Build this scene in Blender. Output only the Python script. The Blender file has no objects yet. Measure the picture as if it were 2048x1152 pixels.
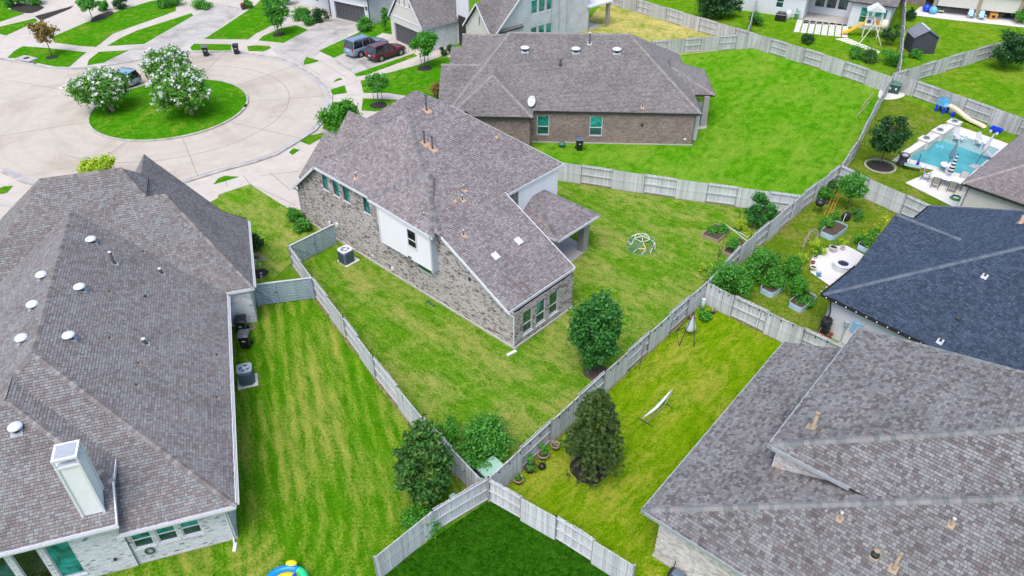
import bpy, math, random
import numpy as np
from mathutils import Vector, Matrix
from mathutils.geometry import tessellate_polygon

# ------------------------------------------------------------------ camera, sky, sun, exposure
scene = bpy.context.scene
COL = scene.collection
CAM_H, PITCH, FPX = 30.0, math.radians(37.0), 1500.0      # drone 30 m up, looking down 37 degrees
cam = bpy.data.cameras.new('Camera'); cam_o = bpy.data.objects.new('Camera', cam); COL.objects.link(cam_o)
cam_o.location = (0, 0, CAM_H); cam_o.rotation_euler = (math.pi/2 - PITCH, 0, 0)
cam.sensor_width = 36.0; cam.lens = 36.0*FPX/2048.0; cam.clip_start = 0.5; cam.clip_end = 2000
scene.camera = cam_o
SUN_EL, SUN_AZ = math.radians(63), math.radians(-155)       # azimuth measured from +Y towards +X
world = bpy.data.worlds.new('World'); scene.world = world; world.use_nodes = True
wn = world.node_tree.nodes; wl = world.node_tree.links
sky = wn.new('ShaderNodeTexSky'); sky.sky_type = 'NISHITA'; sky.sun_disc = False
sky.sun_elevation = SUN_EL; sky.sun_rotation = SUN_AZ; sky.dust_density = 3.0; sky.air_density = 1.0; sky.ozone_density = 1.0
wl.new(sky.outputs[0], wn['Background'].inputs[0]); wn['Background'].inputs[1].default_value = 0.15
sun = bpy.data.lights.new('sun', 'SUN'); sun.energy = 1.1; sun.angle = math.radians(40); sun.color = (1, .98, .95)
sun_o = bpy.data.objects.new('sun', sun); COL.objects.link(sun_o)
sd = Vector((math.sin(SUN_AZ)*math.cos(SUN_EL), math.cos(SUN_AZ)*math.cos(SUN_EL), math.sin(SUN_EL)))
sun_o.rotation_euler = sd.to_track_quat('Z', 'Y').to_euler()
vs = scene.view_settings; vs.view_transform = 'Standard'; vs.look = 'None'; vs.gamma = 1; vs.exposure = 0.93

# ------------------------------------------------------------------ survey: plan position of a point measured in the photo at a known height
RND = random.Random(7)
def at(x, y, z=0.0):
    u = (x-1024)/FPX; v = (y-576)/FPX
    dx, dy, dz = u, math.cos(PITCH)-v*math.sin(PITCH), -math.sin(PITCH)-v*math.cos(PITCH)
    t = (z-CAM_H)/dz
    return Vector((dx*t, dy*t, z))
def hgt(bx, by, tx, ty):                                    # height of a point straight above a ground point
    g = at(bx, by); u = (tx-1024)/FPX; v = (ty-576)/FPX
    dx, dy, dz = u, math.cos(PITCH)-v*math.sin(PITCH), -math.sin(PITCH)-v*math.cos(PITCH)
    return CAM_H + dz*math.hypot(g.x, g.y)/math.hypot(dx, dy)

# ------------------------------------------------------------------ materials
MATS = {}
def nodes(name):
    m = bpy.data.materials.new(name); m.use_nodes = True
    nt = m.node_tree; b = nt.nodes['Principled BSDF']; MATS[name] = m
    return m, nt, nt.nodes, nt.links, b
def ramp(nt, fac, stops, interp='LINEAR'):
    r = nt.nodes.new('ShaderNodeValToRGB'); r.color_ramp.interpolation = interp
    e = r.color_ramp.elements
    while len(e) < len(stops): e.new(0.5)
    for i, (p, c) in enumerate(stops):
        e[i].position = p; e[i].color = (*c, 1) if len(c) == 3 else c
    if fac is not None: nt.links.new(fac, r.inputs[0])
    return r.outputs[0]
def noise(nt, vec, scale, detail=4, rough=.55, dist=0):
    n = nt.nodes.new('ShaderNodeTexNoise'); n.inputs['Scale'].default_value = scale
    n.inputs['Detail'].default_value = detail; n.inputs['Roughness'].default_value = rough; n.inputs['Distortion'].default_value = dist
    if vec is not None: nt.links.new(vec, n.inputs['Vector'])
    return n.outputs[0]
def math_n(nt, op, a, b=None, clamp=False):
    n = nt.nodes.new('ShaderNodeMath'); n.operation = op; n.use_clamp = clamp
    for i, v in enumerate((a, b)):
        if v is None: continue
        if isinstance(v, (int, float)): n.inputs[i].default_value = v
        else: nt.links.new(v, n.inputs[i])
    return n.outputs[0]
def mix(nt, fac, a, b, mode='MIX'):
    n = nt.nodes.new('ShaderNodeMix'); n.data_type = 'RGBA'; n.blend_type = mode
    for i, v in ((0, fac), (6, a), (7, b)):
        if isinstance(v, (int, float)): n.inputs[i].default_value = v
        elif isinstance(v, tuple): n.inputs[i].default_value = (*v, 1)
        else: nt.links.new(v, n.inputs[i])
    return n.outputs[2]
def ocoord(nt, scale=None, rot=None):
    t = nt.nodes.new('ShaderNodeTexCoord').outputs['Object']
    if scale or rot:
        mp = nt.nodes.new('ShaderNodeMapping'); nt.links.new(t, mp.inputs[0])
        if scale: mp.inputs['Scale'].default_value = scale
        if rot: mp.inputs['Rotation'].default_value = rot
        return mp.outputs[0]
    return t
def bump(nt, b, h, strength=.3, dist=.01):
    n = nt.nodes.new('ShaderNodeBump'); n.inputs['Strength'].default_value = strength; n.inputs['Distance'].default_value = dist
    nt.links.new(h, n.inputs['Height']); nt.links.new(n.outputs[0], b.inputs['Normal'])
def plain(name, col, rough=.6, metal=0, var=.12, scale=6.0, spec=None, coat=0):
    m, nt, ns, L, b = nodes(name)
    n = noise(nt, ocoord(nt), scale, 5)
    c0 = tuple(max(0, c*(1-var)) for c in col); c1 = tuple(min(1, c*(1+var)) for c in col)
    L.new(ramp(nt, n, [(.3, c0), (.7, c1)]), b.inputs['Base Color'])
    b.inputs['Roughness'].default_value = rough; b.inputs['Metallic'].default_value = metal
    if spec is not None: b.inputs['Specular IOR Level'].default_value = spec
    if coat: b.inputs['Coat Weight'].default_value = coat; b.inputs['Coat Roughness'].default_value = .06
    return m
def island_mat(name, stops, rough=.9, grain=40, gamt=.25, per='island', cluster=None, interp='LINEAR', stain=0, k=1.0):
    """pieces that each have a colour of their own (shingles, bricks, boards)"""
    m, nt, ns, L, b = nodes(name); stops = [(p, tuple(c*k for c in cc)) for p, cc in stops]
    r = ns.new('ShaderNodeNewGeometry').outputs['Random Per Island'] if per == 'island' else ns.new('ShaderNodeObjectInfo').outputs['Random']
    oc = ocoord(nt)
    if cluster:
        r = math_n(nt, 'ADD', math_n(nt, 'MULTIPLY', r, 1-cluster[1]), math_n(nt, 'MULTIPLY', noise(nt, oc, cluster[0], 2), cluster[1]), True)
    c = ramp(nt, r, stops, interp)
    g = noise(nt, oc, grain, 3)
    c = mix(nt, gamt, c, ramp(nt, g, [(.3, (.05,)*3), (.7, (1,)*3)]), 'OVERLAY')
    if stain:
        s = noise(nt, ocoord(nt, (1, 1, .35)), .5, 5)
        c = mix(nt, math_n(nt, 'MULTIPLY', ramp(nt, s, [(.45, (0,)*3), (.7, (1,)*3)]), stain), c, (.35, .33, .31), 'MULTIPLY')
    L.new(c, b.inputs['Base Color']); b.inputs['Roughness'].default_value = rough
    b.inputs['Specular IOR Level'].default_value = .25
    bump(nt, b, g, .4, .004)
    return m

def grass_mat(name, dark, mid, lite, straw, s_lo, s_hi, scale=.45, stripes=None, seed=0.0, grain=None):
    m, nt, ns, L, b = nodes(name)
    t = ns.new('ShaderNodeTexCoord').outputs['Object']
    mp = ns.new('ShaderNodeMapping'); L.new(t, mp.inputs[0]); mp.inputs['Location'].default_value = (seed*17.3, seed*9.1, 0)
    v = mp.outputs[0]; va = v
    if grain:                                                   # lay of the grass: patches drawn out along the mowing
        m1 = ns.new('ShaderNodeMapping'); L.new(v, m1.inputs[0]); m1.inputs['Rotation'].default_value = (0, 0, grain[0])
        m2 = ns.new('ShaderNodeMapping'); L.new(m1.outputs[0], m2.inputs[0]); m2.inputs['Scale'].default_value = (grain[1], 1.25, 1); va = m2.outputs[0]
    n1 = noise(nt, va, scale, 6, .6, .4); n2 = noise(nt, va, scale*5, 5, .62, .6); n3 = noise(nt, v, 7.5, 5, .72); n4 = noise(nt, v, 34, 3, .7)
    mixv = math_n(nt, 'ADD', math_n(nt, 'MULTIPLY', n2, .34), math_n(nt, 'ADD', math_n(nt, 'MULTIPLY', n3, .40), math_n(nt, 'MULTIPLY', n4, .26)))
    base = ramp(nt, mixv, [(.37, dark), (.5, mid), (.63, lite)])
    sm = math_n(nt, 'ADD', math_n(nt, 'MULTIPLY', n1, .40), math_n(nt, 'ADD', math_n(nt, 'MULTIPLY', n2, .26), math_n(nt, 'MULTIPLY', n3, .34)))
    if stripes:
        cx, cy, ang, freq, amp = stripes                        # rounds of the mower: parallel to a wall, then round its corner
        sub = ns.new('ShaderNodeVectorMath'); sub.operation = 'SUBTRACT'; L.new(t, sub.inputs[0]); sub.inputs[1].default_value = (cx, cy, 0)
        def dot(v):
            q = ns.new('ShaderNodeVectorMath'); q.operation = 'DOT_PRODUCT'; L.new(sub.outputs[0], q.inputs[0]); q.inputs[1].default_value = (*v, 0); return q.outputs['Value']
        u_ = dot((-math.cos(ang), -math.sin(ang))); v_ = math_n(nt, 'MAXIMUM', dot((-math.sin(ang), math.cos(ang))), 0.0)
        ln = math_n(nt, 'SQRT', math_n(nt, 'ADD', math_n(nt, 'MULTIPLY', u_, u_), math_n(nt, 'MULTIPLY', v_, v_)))
        ph = math_n(nt, 'ADD', math_n(nt, 'MULTIPLY', ln, freq), math_n(nt, 'MULTIPLY', n1, 4.0))
        sn = math_n(nt, 'SINE', ph); sm = math_n(nt, 'ADD', sm, math_n(nt, 'MULTIPLY', sn, amp))
        base = mix(nt, ramp(nt, math_n(nt, 'ADD', math_n(nt, 'MULTIPLY', sn, .5), .5), [(.15, (.32,)*3), (.85, (0,)*3)]), base, dark)
    c = mix(nt, ramp(nt, sm, [(s_lo-.02, (0,)*3), (s_hi+.03, (.92,)*3)]), base, straw)
    c = mix(nt, .45, c, ramp(nt, n4, [(.25, (.12,)*3), (.75, (1,)*3)]), 'OVERLAY')
    L.new(c, b.inputs['Base Color']); b.inputs['Roughness'].default_value = .95; b.inputs['Specular IOR Level'].default_value = .0
    bump(nt, b, math_n(nt, 'ADD', n4, math_n(nt, 'MULTIPLY', n3, 1.5)), .9, .05)
    return m
def leaf_mat(name, stops, transl=.42, rough=.5):
    m, nt, ns, L, b = nodes(name)
    r = ns.new('ShaderNodeNewGeometry').outputs['Random Per Island']
    n = noise(nt, ocoord(nt), 1.3, 2)
    f = math_n(nt, 'ADD', math_n(nt, 'MULTIPLY', r, .75), math_n(nt, 'MULTIPLY', n, .3), True)
    c = ramp(nt, f, stops)
    L.new(c, b.inputs['Base Color']); b.inputs['Roughness'].default_value = rough; b.inputs['Specular IOR Level'].default_value = .35
    tr = ns.new('ShaderNodeBsdfTranslucent'); L.new(c, tr.inputs[0])
    mx = ns.new('ShaderNodeMixShader'); mx.inputs[0].default_value = transl
    L.new(b.outputs[0], mx.inputs[1]); L.new(tr.outputs[0], mx.inputs[2]); L.new(mx.outputs[0], ns['Material Output'].inputs[0])
    return m
def brick_mat(name, c1, c2, mortar, bias=0.0):
    m, nt, ns, L, b = nodes(name)
    uv = ns.new('ShaderNodeUVMap').outputs[0]
    bt = ns.new('ShaderNodeTexBrick'); L.new(uv, bt.inputs['Vector'])
    bt.inputs['Color1'].default_value = (*c1, 1); bt.inputs['Color2'].default_value = (*c2, 1); bt.inputs['Mortar'].default_value = (*mortar, 1)
    bt.inputs['Scale'].default_value = 1; bt.inputs['Brick Width'].default_value = .215; bt.inputs['Row Height'].default_value = .078
    bt.inputs['Mortar Size'].default_value = .009; bt.inputs['Bias'].default_value = bias; bt.inputs['Mortar Smooth'].default_value = .1
    n = noise(nt, uv, .8, 6); n2 = noise(nt, uv, 22, 3)
    c = mix(nt, .35, bt.outputs[0], ramp(nt, n, [(.3, (.3,)*3), (.7, (.75,)*3)]), 'OVERLAY')
    c = mix(nt, .3, c, ramp(nt, n2, [(.3, (.2,)*3), (.7, (.9,)*3)]), 'OVERLAY')
    L.new(c, b.inputs['Base Color']); b.inputs['Roughness'].default_value = .9
    bump(nt, b, bt.outputs['Fac'], -.5, .01)
    return m
def concrete_mat(name, a, bcol, stain, amt=.6, sc=.12, rings=None):
    m, nt, ns, L, b = nodes(name)
    v = ocoord(nt)
    n1 = noise(nt, v, sc, 7, .62, .8); n2 = noise(nt, v, .9, 6, .65); n3 = noise(nt, v, 18, 4)
    c = ramp(nt, n2, [(.3, a), (.7, bcol)])
    sm = math_n(nt, 'ADD', math_n(nt, 'MULTIPLY', n1, .7), math_n(nt, 'MULTIPLY', n2, .3))
    c = mix(nt, math_n(nt, 'MULTIPLY', ramp(nt, sm, [(.48, (0,)*3), (.70, (1,)*3)]), amt), c, stain)
    if rings:                                                   # rubber left by tyres going round the island
        sub = ns.new('ShaderNodeVectorMath'); sub.operation = 'SUBTRACT'; L.new(v, sub.inputs[0]); sub.inputs[1].default_value = (rings[0], rings[1], 0)
        ln = ns.new('ShaderNodeVectorMath'); ln.operation = 'LENGTH'; L.new(sub.outputs[0], ln.inputs[0]); r_ = math_n(nt, 'ADD', ln.outputs['Value'], math_n(nt, 'MULTIPLY', noise(nt, v, .25, 3), 1.2)); tot = None
        for rr in rings[2]:
            g_ = math_n(nt, 'SUBTRACT', 1.0, math_n(nt, 'MULTIPLY', math_n(nt, 'ABSOLUTE', math_n(nt, 'SUBTRACT', r_, rr+.6)), 2.2), True); tot = g_ if tot is None else math_n(nt, 'MAXIMUM', tot, g_)
        c = mix(nt, math_n(nt, 'MULTIPLY', math_n(nt, 'MULTIPLY', tot, n2), .24), c, (.24, .21, .185))
    c = mix(nt, .2, c, ramp(nt, n3, [(.3, (.25,)*3), (.7, (.85,)*3)]), 'OVERLAY')
    L.new(c, b.inputs['Base Color']); b.inputs['Roughness'].default_value = .85
    bump(nt, b, n3, .2, .004)
    return m
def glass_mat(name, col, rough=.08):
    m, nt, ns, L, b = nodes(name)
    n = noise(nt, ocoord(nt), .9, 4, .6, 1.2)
    L.new(ramp(nt, n, [(.36, tuple(c*.35 for c in col)), (.5, col), (.64, tuple(min(1, c*1.6+.01) for c in col))]), b.inputs['Base Color'])  # paler and darker patches painted in for reflections on the glass
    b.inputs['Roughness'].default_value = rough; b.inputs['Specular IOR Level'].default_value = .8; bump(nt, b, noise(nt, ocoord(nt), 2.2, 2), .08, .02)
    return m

# shingle palettes
island_mat('shingle_brown', [(0, (.13, .114, .112)), (.3, (.166, .148, .146)), (.6, (.188, .176, .175)), (.85, (.192, .205, .206)), (1, (.24, .232, .232))], cluster=(.5, .12), stain=.28, k=1.12)
island_mat('shingle_mauve', [(0, (.145, .122, .122)), (.3, (.188, .161, .162)), (.6, (.218, .197, .199)), (.85, (.246, .23, .232)), (1, (.285, .272, .272))], cluster=(.5, .12), stain=.28, k=1.12)
island_mat('shingle_umber', [(0, (.13, .113, .107)), (.3, (.162, .145, .14)), (.6, (.185, .172, .167)), (.85, (.202, .20, .195)), (1, (.235, .226, .22))], cluster=(.5, .12), stain=.28, k=1.12)
island_mat('shingle_grey', [(0, (.085, .078, .079)), (.25, (.143, .126, .127)), (.5, (.175, .171, .173)), (.8, (.205, .213, .213)), (1, (.255, .243, .24))], cluster=(.4, .15), stain=.35)
island_mat('shingle_black', [(0, (.028, .042, .068)), (.4, (.042, .062, .098)), (.8, (.055, .08, .124)), (1, (.072, .098, .145))], cluster=(.5, .1), stain=.2)
island_mat('shingle_tan', [(0, (.17, .145, .14)), (.4, (.21, .185, .18)), (.8, (.245, .225, .22)), (1, (.29, .27, .26))], cluster=(.5, .12), stain=.2)
for s, st in (('brown', [(0, (.13, .115, .11)), (.5, (.19, .17, .165)), (1, (.25, .24, .235))]), ('mauve', [(0, (.11, .105, .11)), (.5, (.15, .15, .155)), (1, (.21, .20, .20))]),
              ('umber', [(0, (.20, .18, .165)), (1, (.27, .25, .235))]), ('grey', [(0, (.20, .22, .225)), (.5, (.29, .30, .305)), (.8, (.36, .36, .345)), (1, (.30, .27, .275))]),
              ('black', [(0, (.075, .095, .125)), (1, (.115, .135, .165))]), ('tan', [(0, (.24, .21, .19)), (1, (.32, .29, .27))])):
    kk = {'brown': 1.0, 'mauve': 1.0, 'umber': .95, 'grey': .62, 'black': 1.0, 'tan': .9}[s]; island_mat('cap_'+s, st, per='object', k=kk); island_mat('caps_'+s, st, k=kk)
plain('underlay', (.03, .029, .031), .95); plain('underlay_black', (.010, .011, .014), .95)  # near-black colour paints shadow and dirt lines into the shingle gaps
# brick
island_mat('brick_flashed', [(0, (.085, .062, .056)), (.27, (.13, .10, .09)), (.34, (.33, .29, .27)), (.55, (.43, .395, .375)), (.8, (.50, .475, .455)), (1, (.56, .54, .52))], cluster=(1.8, .45), gamt=.3, grain=18)
island_mat('brick_white', [(0, (.10, .10, .13)), (.035, (.30, .31, .35)), (.08, (.48, .50, .53)), (.6, (.56, .58, .61)), (1, (.62, .63, .65))], gamt=.25, grain=18)
island_mat('brick_cream', [(0, (.36, .32, .30)), (.3, (.47, .43, .41)), (.7, (.56, .53, .51)), (1, (.63, .61, .59))], gamt=.25, grain=18)
plain('mortar', (.30, .285, .27), .95); plain('mortar_white', (.48, .49, .51), .95); plain('mortar_cream', (.46, .43, .40), .95)
brick_mat('brick_brown', (.27, .175, .15), (.085, .056, .05), (.36, .32, .30), .05)
brick_mat('brick_pale', (.54, .555, .59), (.36, .38, .43), (.50, .51, .54), -.3)
brick_mat('brick_pier', (.06, .053, .06), (.21, .19, .19), (.27, .255, .25), -.1)  # brick colour darkened to carry the shade on the porch piers
plain('stucco_white', (.58, .60, .63), .9, var=.06); plain('stucco_cream', (.54, .52, .48), .9, var=.06)
plain('board_white', (.74, .74, .745), .7, var=.04); plain('trim_white', (.62, .635, .66), .55, var=.05); plain('trim_dark', (.03, .028, .028), .5)
plain('trim_grey', (.40, .44, .50), .5, var=.05); plain('soffit', (.10, .095, .09), .9)
plain('door_dark', (.075, .076, .082), .5, var=.1); plain('shutter', (.10, .10, .12), .5)
glass_mat('glass_teal', (.012, .22, .20), .06); glass_mat('glass_dark', (.012, .055, .062), .08); glass_mat('glass_black', (.008, .012, .013), .06)  # teal pane colour takes in blinds and a painted green reflection
glass_mat('glass_green', (.02, .10, .05), .12); glass_mat('glass_car', (.012, .016, .022), .04)
plain('vent_white', (.60, .63, .67), .35, var=.06); plain('pipe_dark', (.05, .045, .045), .5); plain('pipe_tan', (.31, .245, .17), .75); plain('flash_rust', (.42, .28, .19), .8)
plain('metal_grey', (.42, .45, .48), .45, .3); plain('metal_flash', (.30, .32, .34), .6); plain('metal_dark', (.035, .037, .042), .45, .2)
island_mat('picket', [(0, (.42, .43, .44)), (.3, (.48, .495, .51)), (.7, (.53, .55, .57)), (1, (.60, .62, .64))], per='object', grain=9, gamt=.25, stain=.35)
island_mat('pickets', [(0, (.36, .36, .355)), (.5, (.45, .45, .445)), (1, (.53, .53, .53))], grain=9, gamt=.25, stain=.35)
plain('rail', (.48, .495, .51), .85, var=.15); plain('post', (.26, .265, .27), .9, var=.25)
plain('board_blue', (.27, .335, .41), .7, var=.2, scale=3)
# ground
D, M_, Lt, S = (.022, .085, .006), (.065, .185, .012), (.13, .25, .022), (.37, .275, .105)
grass_mat('grass_base', (.04, .13, .008), (.10, .22, .012), (.17, .29, .02), S, .62, .75)
grass_mat('grass_center', (.035, .135, .004), (.10, .24, .010), (.20, .32, .03), (.40, .345, .115), .485, .615, .34, seed=1, grain=(math.radians(43), .7))
grass_mat('grass_left', (.03, .135, .003), (.085, .24, .005), (.175, .32, .013), (.40, .35, .085), .49, .635, .40, (-12.67, 20.67, math.radians(-161.86), 8.0, .020), seed=2, grain=(math.radians(68), .26))
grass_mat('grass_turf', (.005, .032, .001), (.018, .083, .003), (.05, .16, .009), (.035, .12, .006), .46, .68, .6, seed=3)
grass_mat('grass_right', (.05, .15, .002), (.145, .27, .004), (.25, .335, .010), (.42, .345, .07), .50, .64, .38, seed=4, grain=(math.radians(-50), .55))
grass_mat('grass_lush', (.022, .13, .002), (.072, .245, .005), (.165, .34, .018), (.25, .335, .045), .47, .66, .22, seed=5, grain=(math.radians(-60), .7))
grass_mat('grass_garden', (.04, .11, .004), (.10, .18, .010), (.175, .24, .02), (.34, .25, .09), .51, .66, .5, seed=6)
grass_mat('grass_far', (.03, .135, .003), (.09, .225, .007), (.18, .30, .014), (.32, .32, .05), .50, .70, .25, seed=7)
grass_mat('grass_dry', (.07, .17, .012), (.15, .24, .02), (.24, .28, .04), (.58, .44, .17), .43, .55, .35, seed=8)
grass_mat('grass_front', (.018, .125, .003), (.05, .205, .005), (.11, .285, .012), (.32, .31, .05), .53, .68, .3, seed=9)
concrete_mat('road_concrete', (.40, .355, .29), (.475, .43, .37), (.27, .21, .15), .85, .16, rings=(-33.3, 68.9, (8.6, 10.3, 13.0, 14.7)))
concrete_mat('pavement', (.42, .375, .325), (.51, .47, .42), (.29, .265, .235), .6, .2)
concrete_mat('driveway', (.33, .31, .285), (.47, .445, .41), (.12, .117, .11), .9, .3)
concrete_mat('patio', (.56, .54, .515), (.64, .62, .60), (.45, .41, .36), .5, .4)
concrete_mat('slab', (.36, .34, .32), (.45, .43, .40), (.28, .26, .24), .5, .5)
plain('joint', (.20, .19, .175), .95); plain('kerb', (.39, .37, .34), .9, var=.3, scale=1.2); concrete_mat('gutter_grime', (.34, .335, .33), (.42, .41, .40), (.17, .165, .165), .8, .3); plain('worn', (.17, .15, .06), .95, var=.5, scale=4)
plain('mulch', (.022, .017, .014), .95, var=.6, scale=25); plain('soil', (.07, .05, .035), .95, var=.4, scale=20)
plain('bark', (.12, .09, .065), .9, var=.3, scale=12); plain('bark_pale', (.32, .26, .21), .9, var=.25, scale=12); plain('stake', (.10, .085, .07), .8)
# leaves
leaf_mat('leaf_oak', [(0, (0.017, 0.101, 0.023)), (.5, (0.045, 0.212, 0.036)), (1, (0.122, 0.380, 0.066))])
leaf_mat('leaf_magnolia', [(0, (0.017, 0.078, 0.017)), (.45, (0.049, 0.178, 0.031)), (.8, (0.113, 0.278, 0.045)), (1, (0.291, 0.223, 0.045))])
leaf_mat('leaf_bright', [(0, (0.031, 0.171, 0.012)), (.5, (0.070, 0.310, 0.019)), (1, (0.155, 0.465, 0.046))])
leaf_mat('leaf_mid', [(0, (0.031, 0.156, 0.023)), (.5, (0.078, 0.312, 0.031)), (1, (0.178, 0.490, 0.066))])
leaf_mat('leaf_conifer', [(0, (.026, .085, .014)), (.5, (.07, .15, .028)), (1, (.15, .22, .06))])
leaf_mat('leaf_myrtle', [(0, (0.045, 0.167, 0.023)), (.5, (0.113, 0.323, 0.036)), (1, (0.223, 0.446, 0.066))])
leaf_mat('leaf_dark', [(0, (0.013, 0.049, 0.013)), (.5, (0.031, 0.113, 0.028)), (1, (0.066, 0.190, 0.045))])
leaf_mat('leaf_tip', [(0, (.10, .15, .05)), (1, (.20, .25, .10))])
leaf_mat('leaf_red', [(0, (0.186, 0.093, 0.031)), (.5, (0.310, 0.217, 0.062)), (1, (0.341, 0.310, 0.093))])
leaf_mat('leaf_yellow', [(0, (0.186, 0.341, 0.016)), (.5, (0.372, 0.558, 0.023)), (1, (0.620, 0.713, 0.046))])
leaf_mat('leaf_flower', [(0, (.25, .02, .03)), (.5, (.35, .05, .05)), (1, (.45, .12, .10))])
leaf_mat('bloom_white', [(0, (.62, .64, .60)), (1, (.86, .87, .85))], .2)
leaf_mat('bloom_yellow', [(0, (.55, .45, .02)), (1, (.75, .65, .05))], .2)
leaf_mat('straw_leaf', [(0, (.26, .24, .14)), (1, (.50, .48, .36))], .2)

# ------------------------------------------------------------------ mesh builder
ORG = {}
class MB:
    def __init__(s): s.v = []; s.f = []; s.uv = None
    def add(s, vs, fs):
        o = len(s.v); s.v += [tuple(p) for p in vs]; s.f += [tuple(i+o for i in f) for f in fs]; return s
    def quad(s, *p): return s.add(p, [tuple(range(len(p)))])
    def box(s, c, sz, rz=0.0, tilt=None):
        hx, hy, hz = sz[0]/2, sz[1]/2, sz[2]/2
        m = Matrix.Rotation(rz, 3, 'Z')
        if tilt is not None: m = m @ tilt
        c = Vector(c)
        vs = [c + m @ Vector((x*hx, y*hy, z*hz)) for x, y, z in ((-1,-1,-1),(1,-1,-1),(1,1,-1),(-1,1,-1),(-1,-1,1),(1,-1,1),(1,1,1),(-1,1,1))]
        return s.add(vs, [(3,2,1,0),(4,5,6,7),(0,1,5,4),(1,2,6,5),(2,3,7,6),(3,0,4,7)])
    def rbox(s, c, sz, rz=0.0, b=.02):                      # box with chamfered vertical and top edges
        hx, hy, hz = sz[0]/2, sz[1]/2, sz[2]/2; m = Matrix.Rotation(rz, 3, 'Z'); c = Vector(c)
        def ring(hx, hy, z, b): return [(-hx+b,-hy),(hx-b,-hy),(hx,-hy+b),(hx,hy-b),(hx-b,hy),(-hx+b,hy),(-hx,hy-b),(-hx,-hy+b)], z
        rs = [ring(hx, hy, -hz, b), ring(hx, hy, hz-b, b), ring(hx-b, hy-b, hz, b)]
        vs = [c + m @ Vector((x, y, z)) for r, z in rs for x, y in r]; fs = [tuple(range(7, -1, -1)), tuple(range(16, 24))]
        for k in range(2):
            for i in range(8): fs.append((k*8+i, k*8+(i+1) % 8, k*8+8+(i+1) % 8, k*8+8+i))
        return s.add(vs, fs)
    def prism(s, poly, z0, z1):
        n = len(poly); vs = [(p[0], p[1], z0) for p in poly] + [(p[0], p[1], z1) for p in poly]
        fs = [(i, (i+1) % n, n+(i+1) % n, n+i) for i in range(n)] + [tuple(range(n-1, -1, -1)), tuple(range(n, 2*n))]
        return s.add(vs, fs)
    def tube(s, p0, p1, r0, r1=None, n=8, caps=True):
        r1 = r0 if r1 is None else r1; p0 = Vector(p0); p1 = Vector(p1); d = (p1-p0)
        if d.length < 1e-6: return s
        q = d.to_track_quat('Z', 'Y').to_matrix(); vs = []
        for p, r in ((p0, r0), (p1, r1)):
            vs += [p + q @ Vector((r*math.cos(2*math.pi*i/n), r*math.sin(2*math.pi*i/n), 0)) for i in range(n)]
        fs = [(i, (i+1) % n, n+(i+1) % n, n+i) for i in range(n)]
        if caps: fs += [tuple(range(n-1, -1, -1)), tuple(range(n, 2*n))]
        return s.add(vs, fs)
    def path(s, pts, r, n=6):
        for a, b in zip(pts[:-1], pts[1:]): s.tube(a, b, r, r, n)
        return s
    def lathe(s, c, prof, n=16, sx=1, sy=1, rz=0):
        c = Vector(c); m = Matrix.Rotation(rz, 3, 'Z'); k = len(prof)
        vs = [c + m @ Vector((r*sx*math.cos(2*math.pi*i/n), r*sy*math.sin(2*math.pi*i/n), z)) for r, z in prof for i in range(n)]
        fs = [(j*n+i, j*n+(i+1) % n, (j+1)*n+(i+1) % n, (j+1)*n+i) for j in range(k-1) for i in range(n)]
        if prof[0][0] > 1e-4: fs.append(tuple(range(n-1, -1, -1)))
        if prof[-1][0] > 1e-4: fs.append(tuple(range((k-1)*n, k*n)))
        return s.add(vs, fs)
    def sheet(s, poly, z=None):                             # flat polygon of any outline
        pts = [Vector((p[0], p[1], p[2] if z is None and len(p) > 2 else (z or 0))) for p in poly]
        tri = tessellate_polygon([pts]); o = len(s.v); s.v += [tuple(p) for p in pts]
        for t in tri:
            a, b, c = (pts[i] for i in t)
            t = t if (b-a).cross(c-a).z > 0 else t[::-1]
            s.f.append(tuple(i+o for i in t))
        return s
    def build(s, name, mat, parent=None, smooth=False, kind=None, label=None):
        o = parent; org = Vector((0, 0, 0))
        if o is not None: org = ORG.get(o.name, org)
        me = bpy.data.meshes.new(name)
        me.from_pydata([(p[0]-org[0], p[1]-org[1], p[2]-org[2]) for p in s.v], [], s.f)
        if s.uv:
            l = me.uv_layers.new(name='UVMap'); flat = [c for f in s.uv for p in f for c in p]; l.data.foreach_set('uv', flat)
        me.materials.append(MATS[mat] if isinstance(mat, str) else mat)
        if smooth: me.polygons.foreach_set('use_smooth', [True]*len(me.polygons))
        me.update()
        ob = bpy.data.objects.new(name, me); COL.objects.link(ob)
        if parent is not None: ob.parent = parent
        ORG[ob.name] = org
        if kind: ob['kind'] = kind
        if label: ob['label'] = label
        return ob
def tag(o, label, cat, group=None):
    o['label'] = label; o['category'] = cat
    if group: o['group'] = group
    return o
def thing(name, label, cat, loc=(0, 0, 0), group=None):
    o = bpy.data.objects.new(name, None); COL.objects.link(o); o.location = loc; o.empty_display_size = .3
    ORG[o.name] = Vector(loc); return tag(o, label, cat, group)
def struct(name, mb, mat):
    o = mb.build(name, mat); o['kind'] = 'structure'; return o
def inst(name, me, parent, loc, rz=0.0, scale=None, rot=None):   # another piece that shares mesh data
    o = bpy.data.objects.new(name, me); COL.objects.link(o); o.parent = parent
    o.location = Vector(loc) - ORG[parent.name]; o.rotation_euler = rot if rot else (0, 0, rz)
    if scale: o.scale = scale
    return o
def mesh_of(mb, name, mat, smooth=False):
    me = bpy.data.meshes.new(name); me.from_pydata(mb.v, [], mb.f); me.materials.append(MATS[mat])
    if smooth: me.polygons.foreach_set('use_smooth', [True]*len(me.polygons))
    return me

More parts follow.
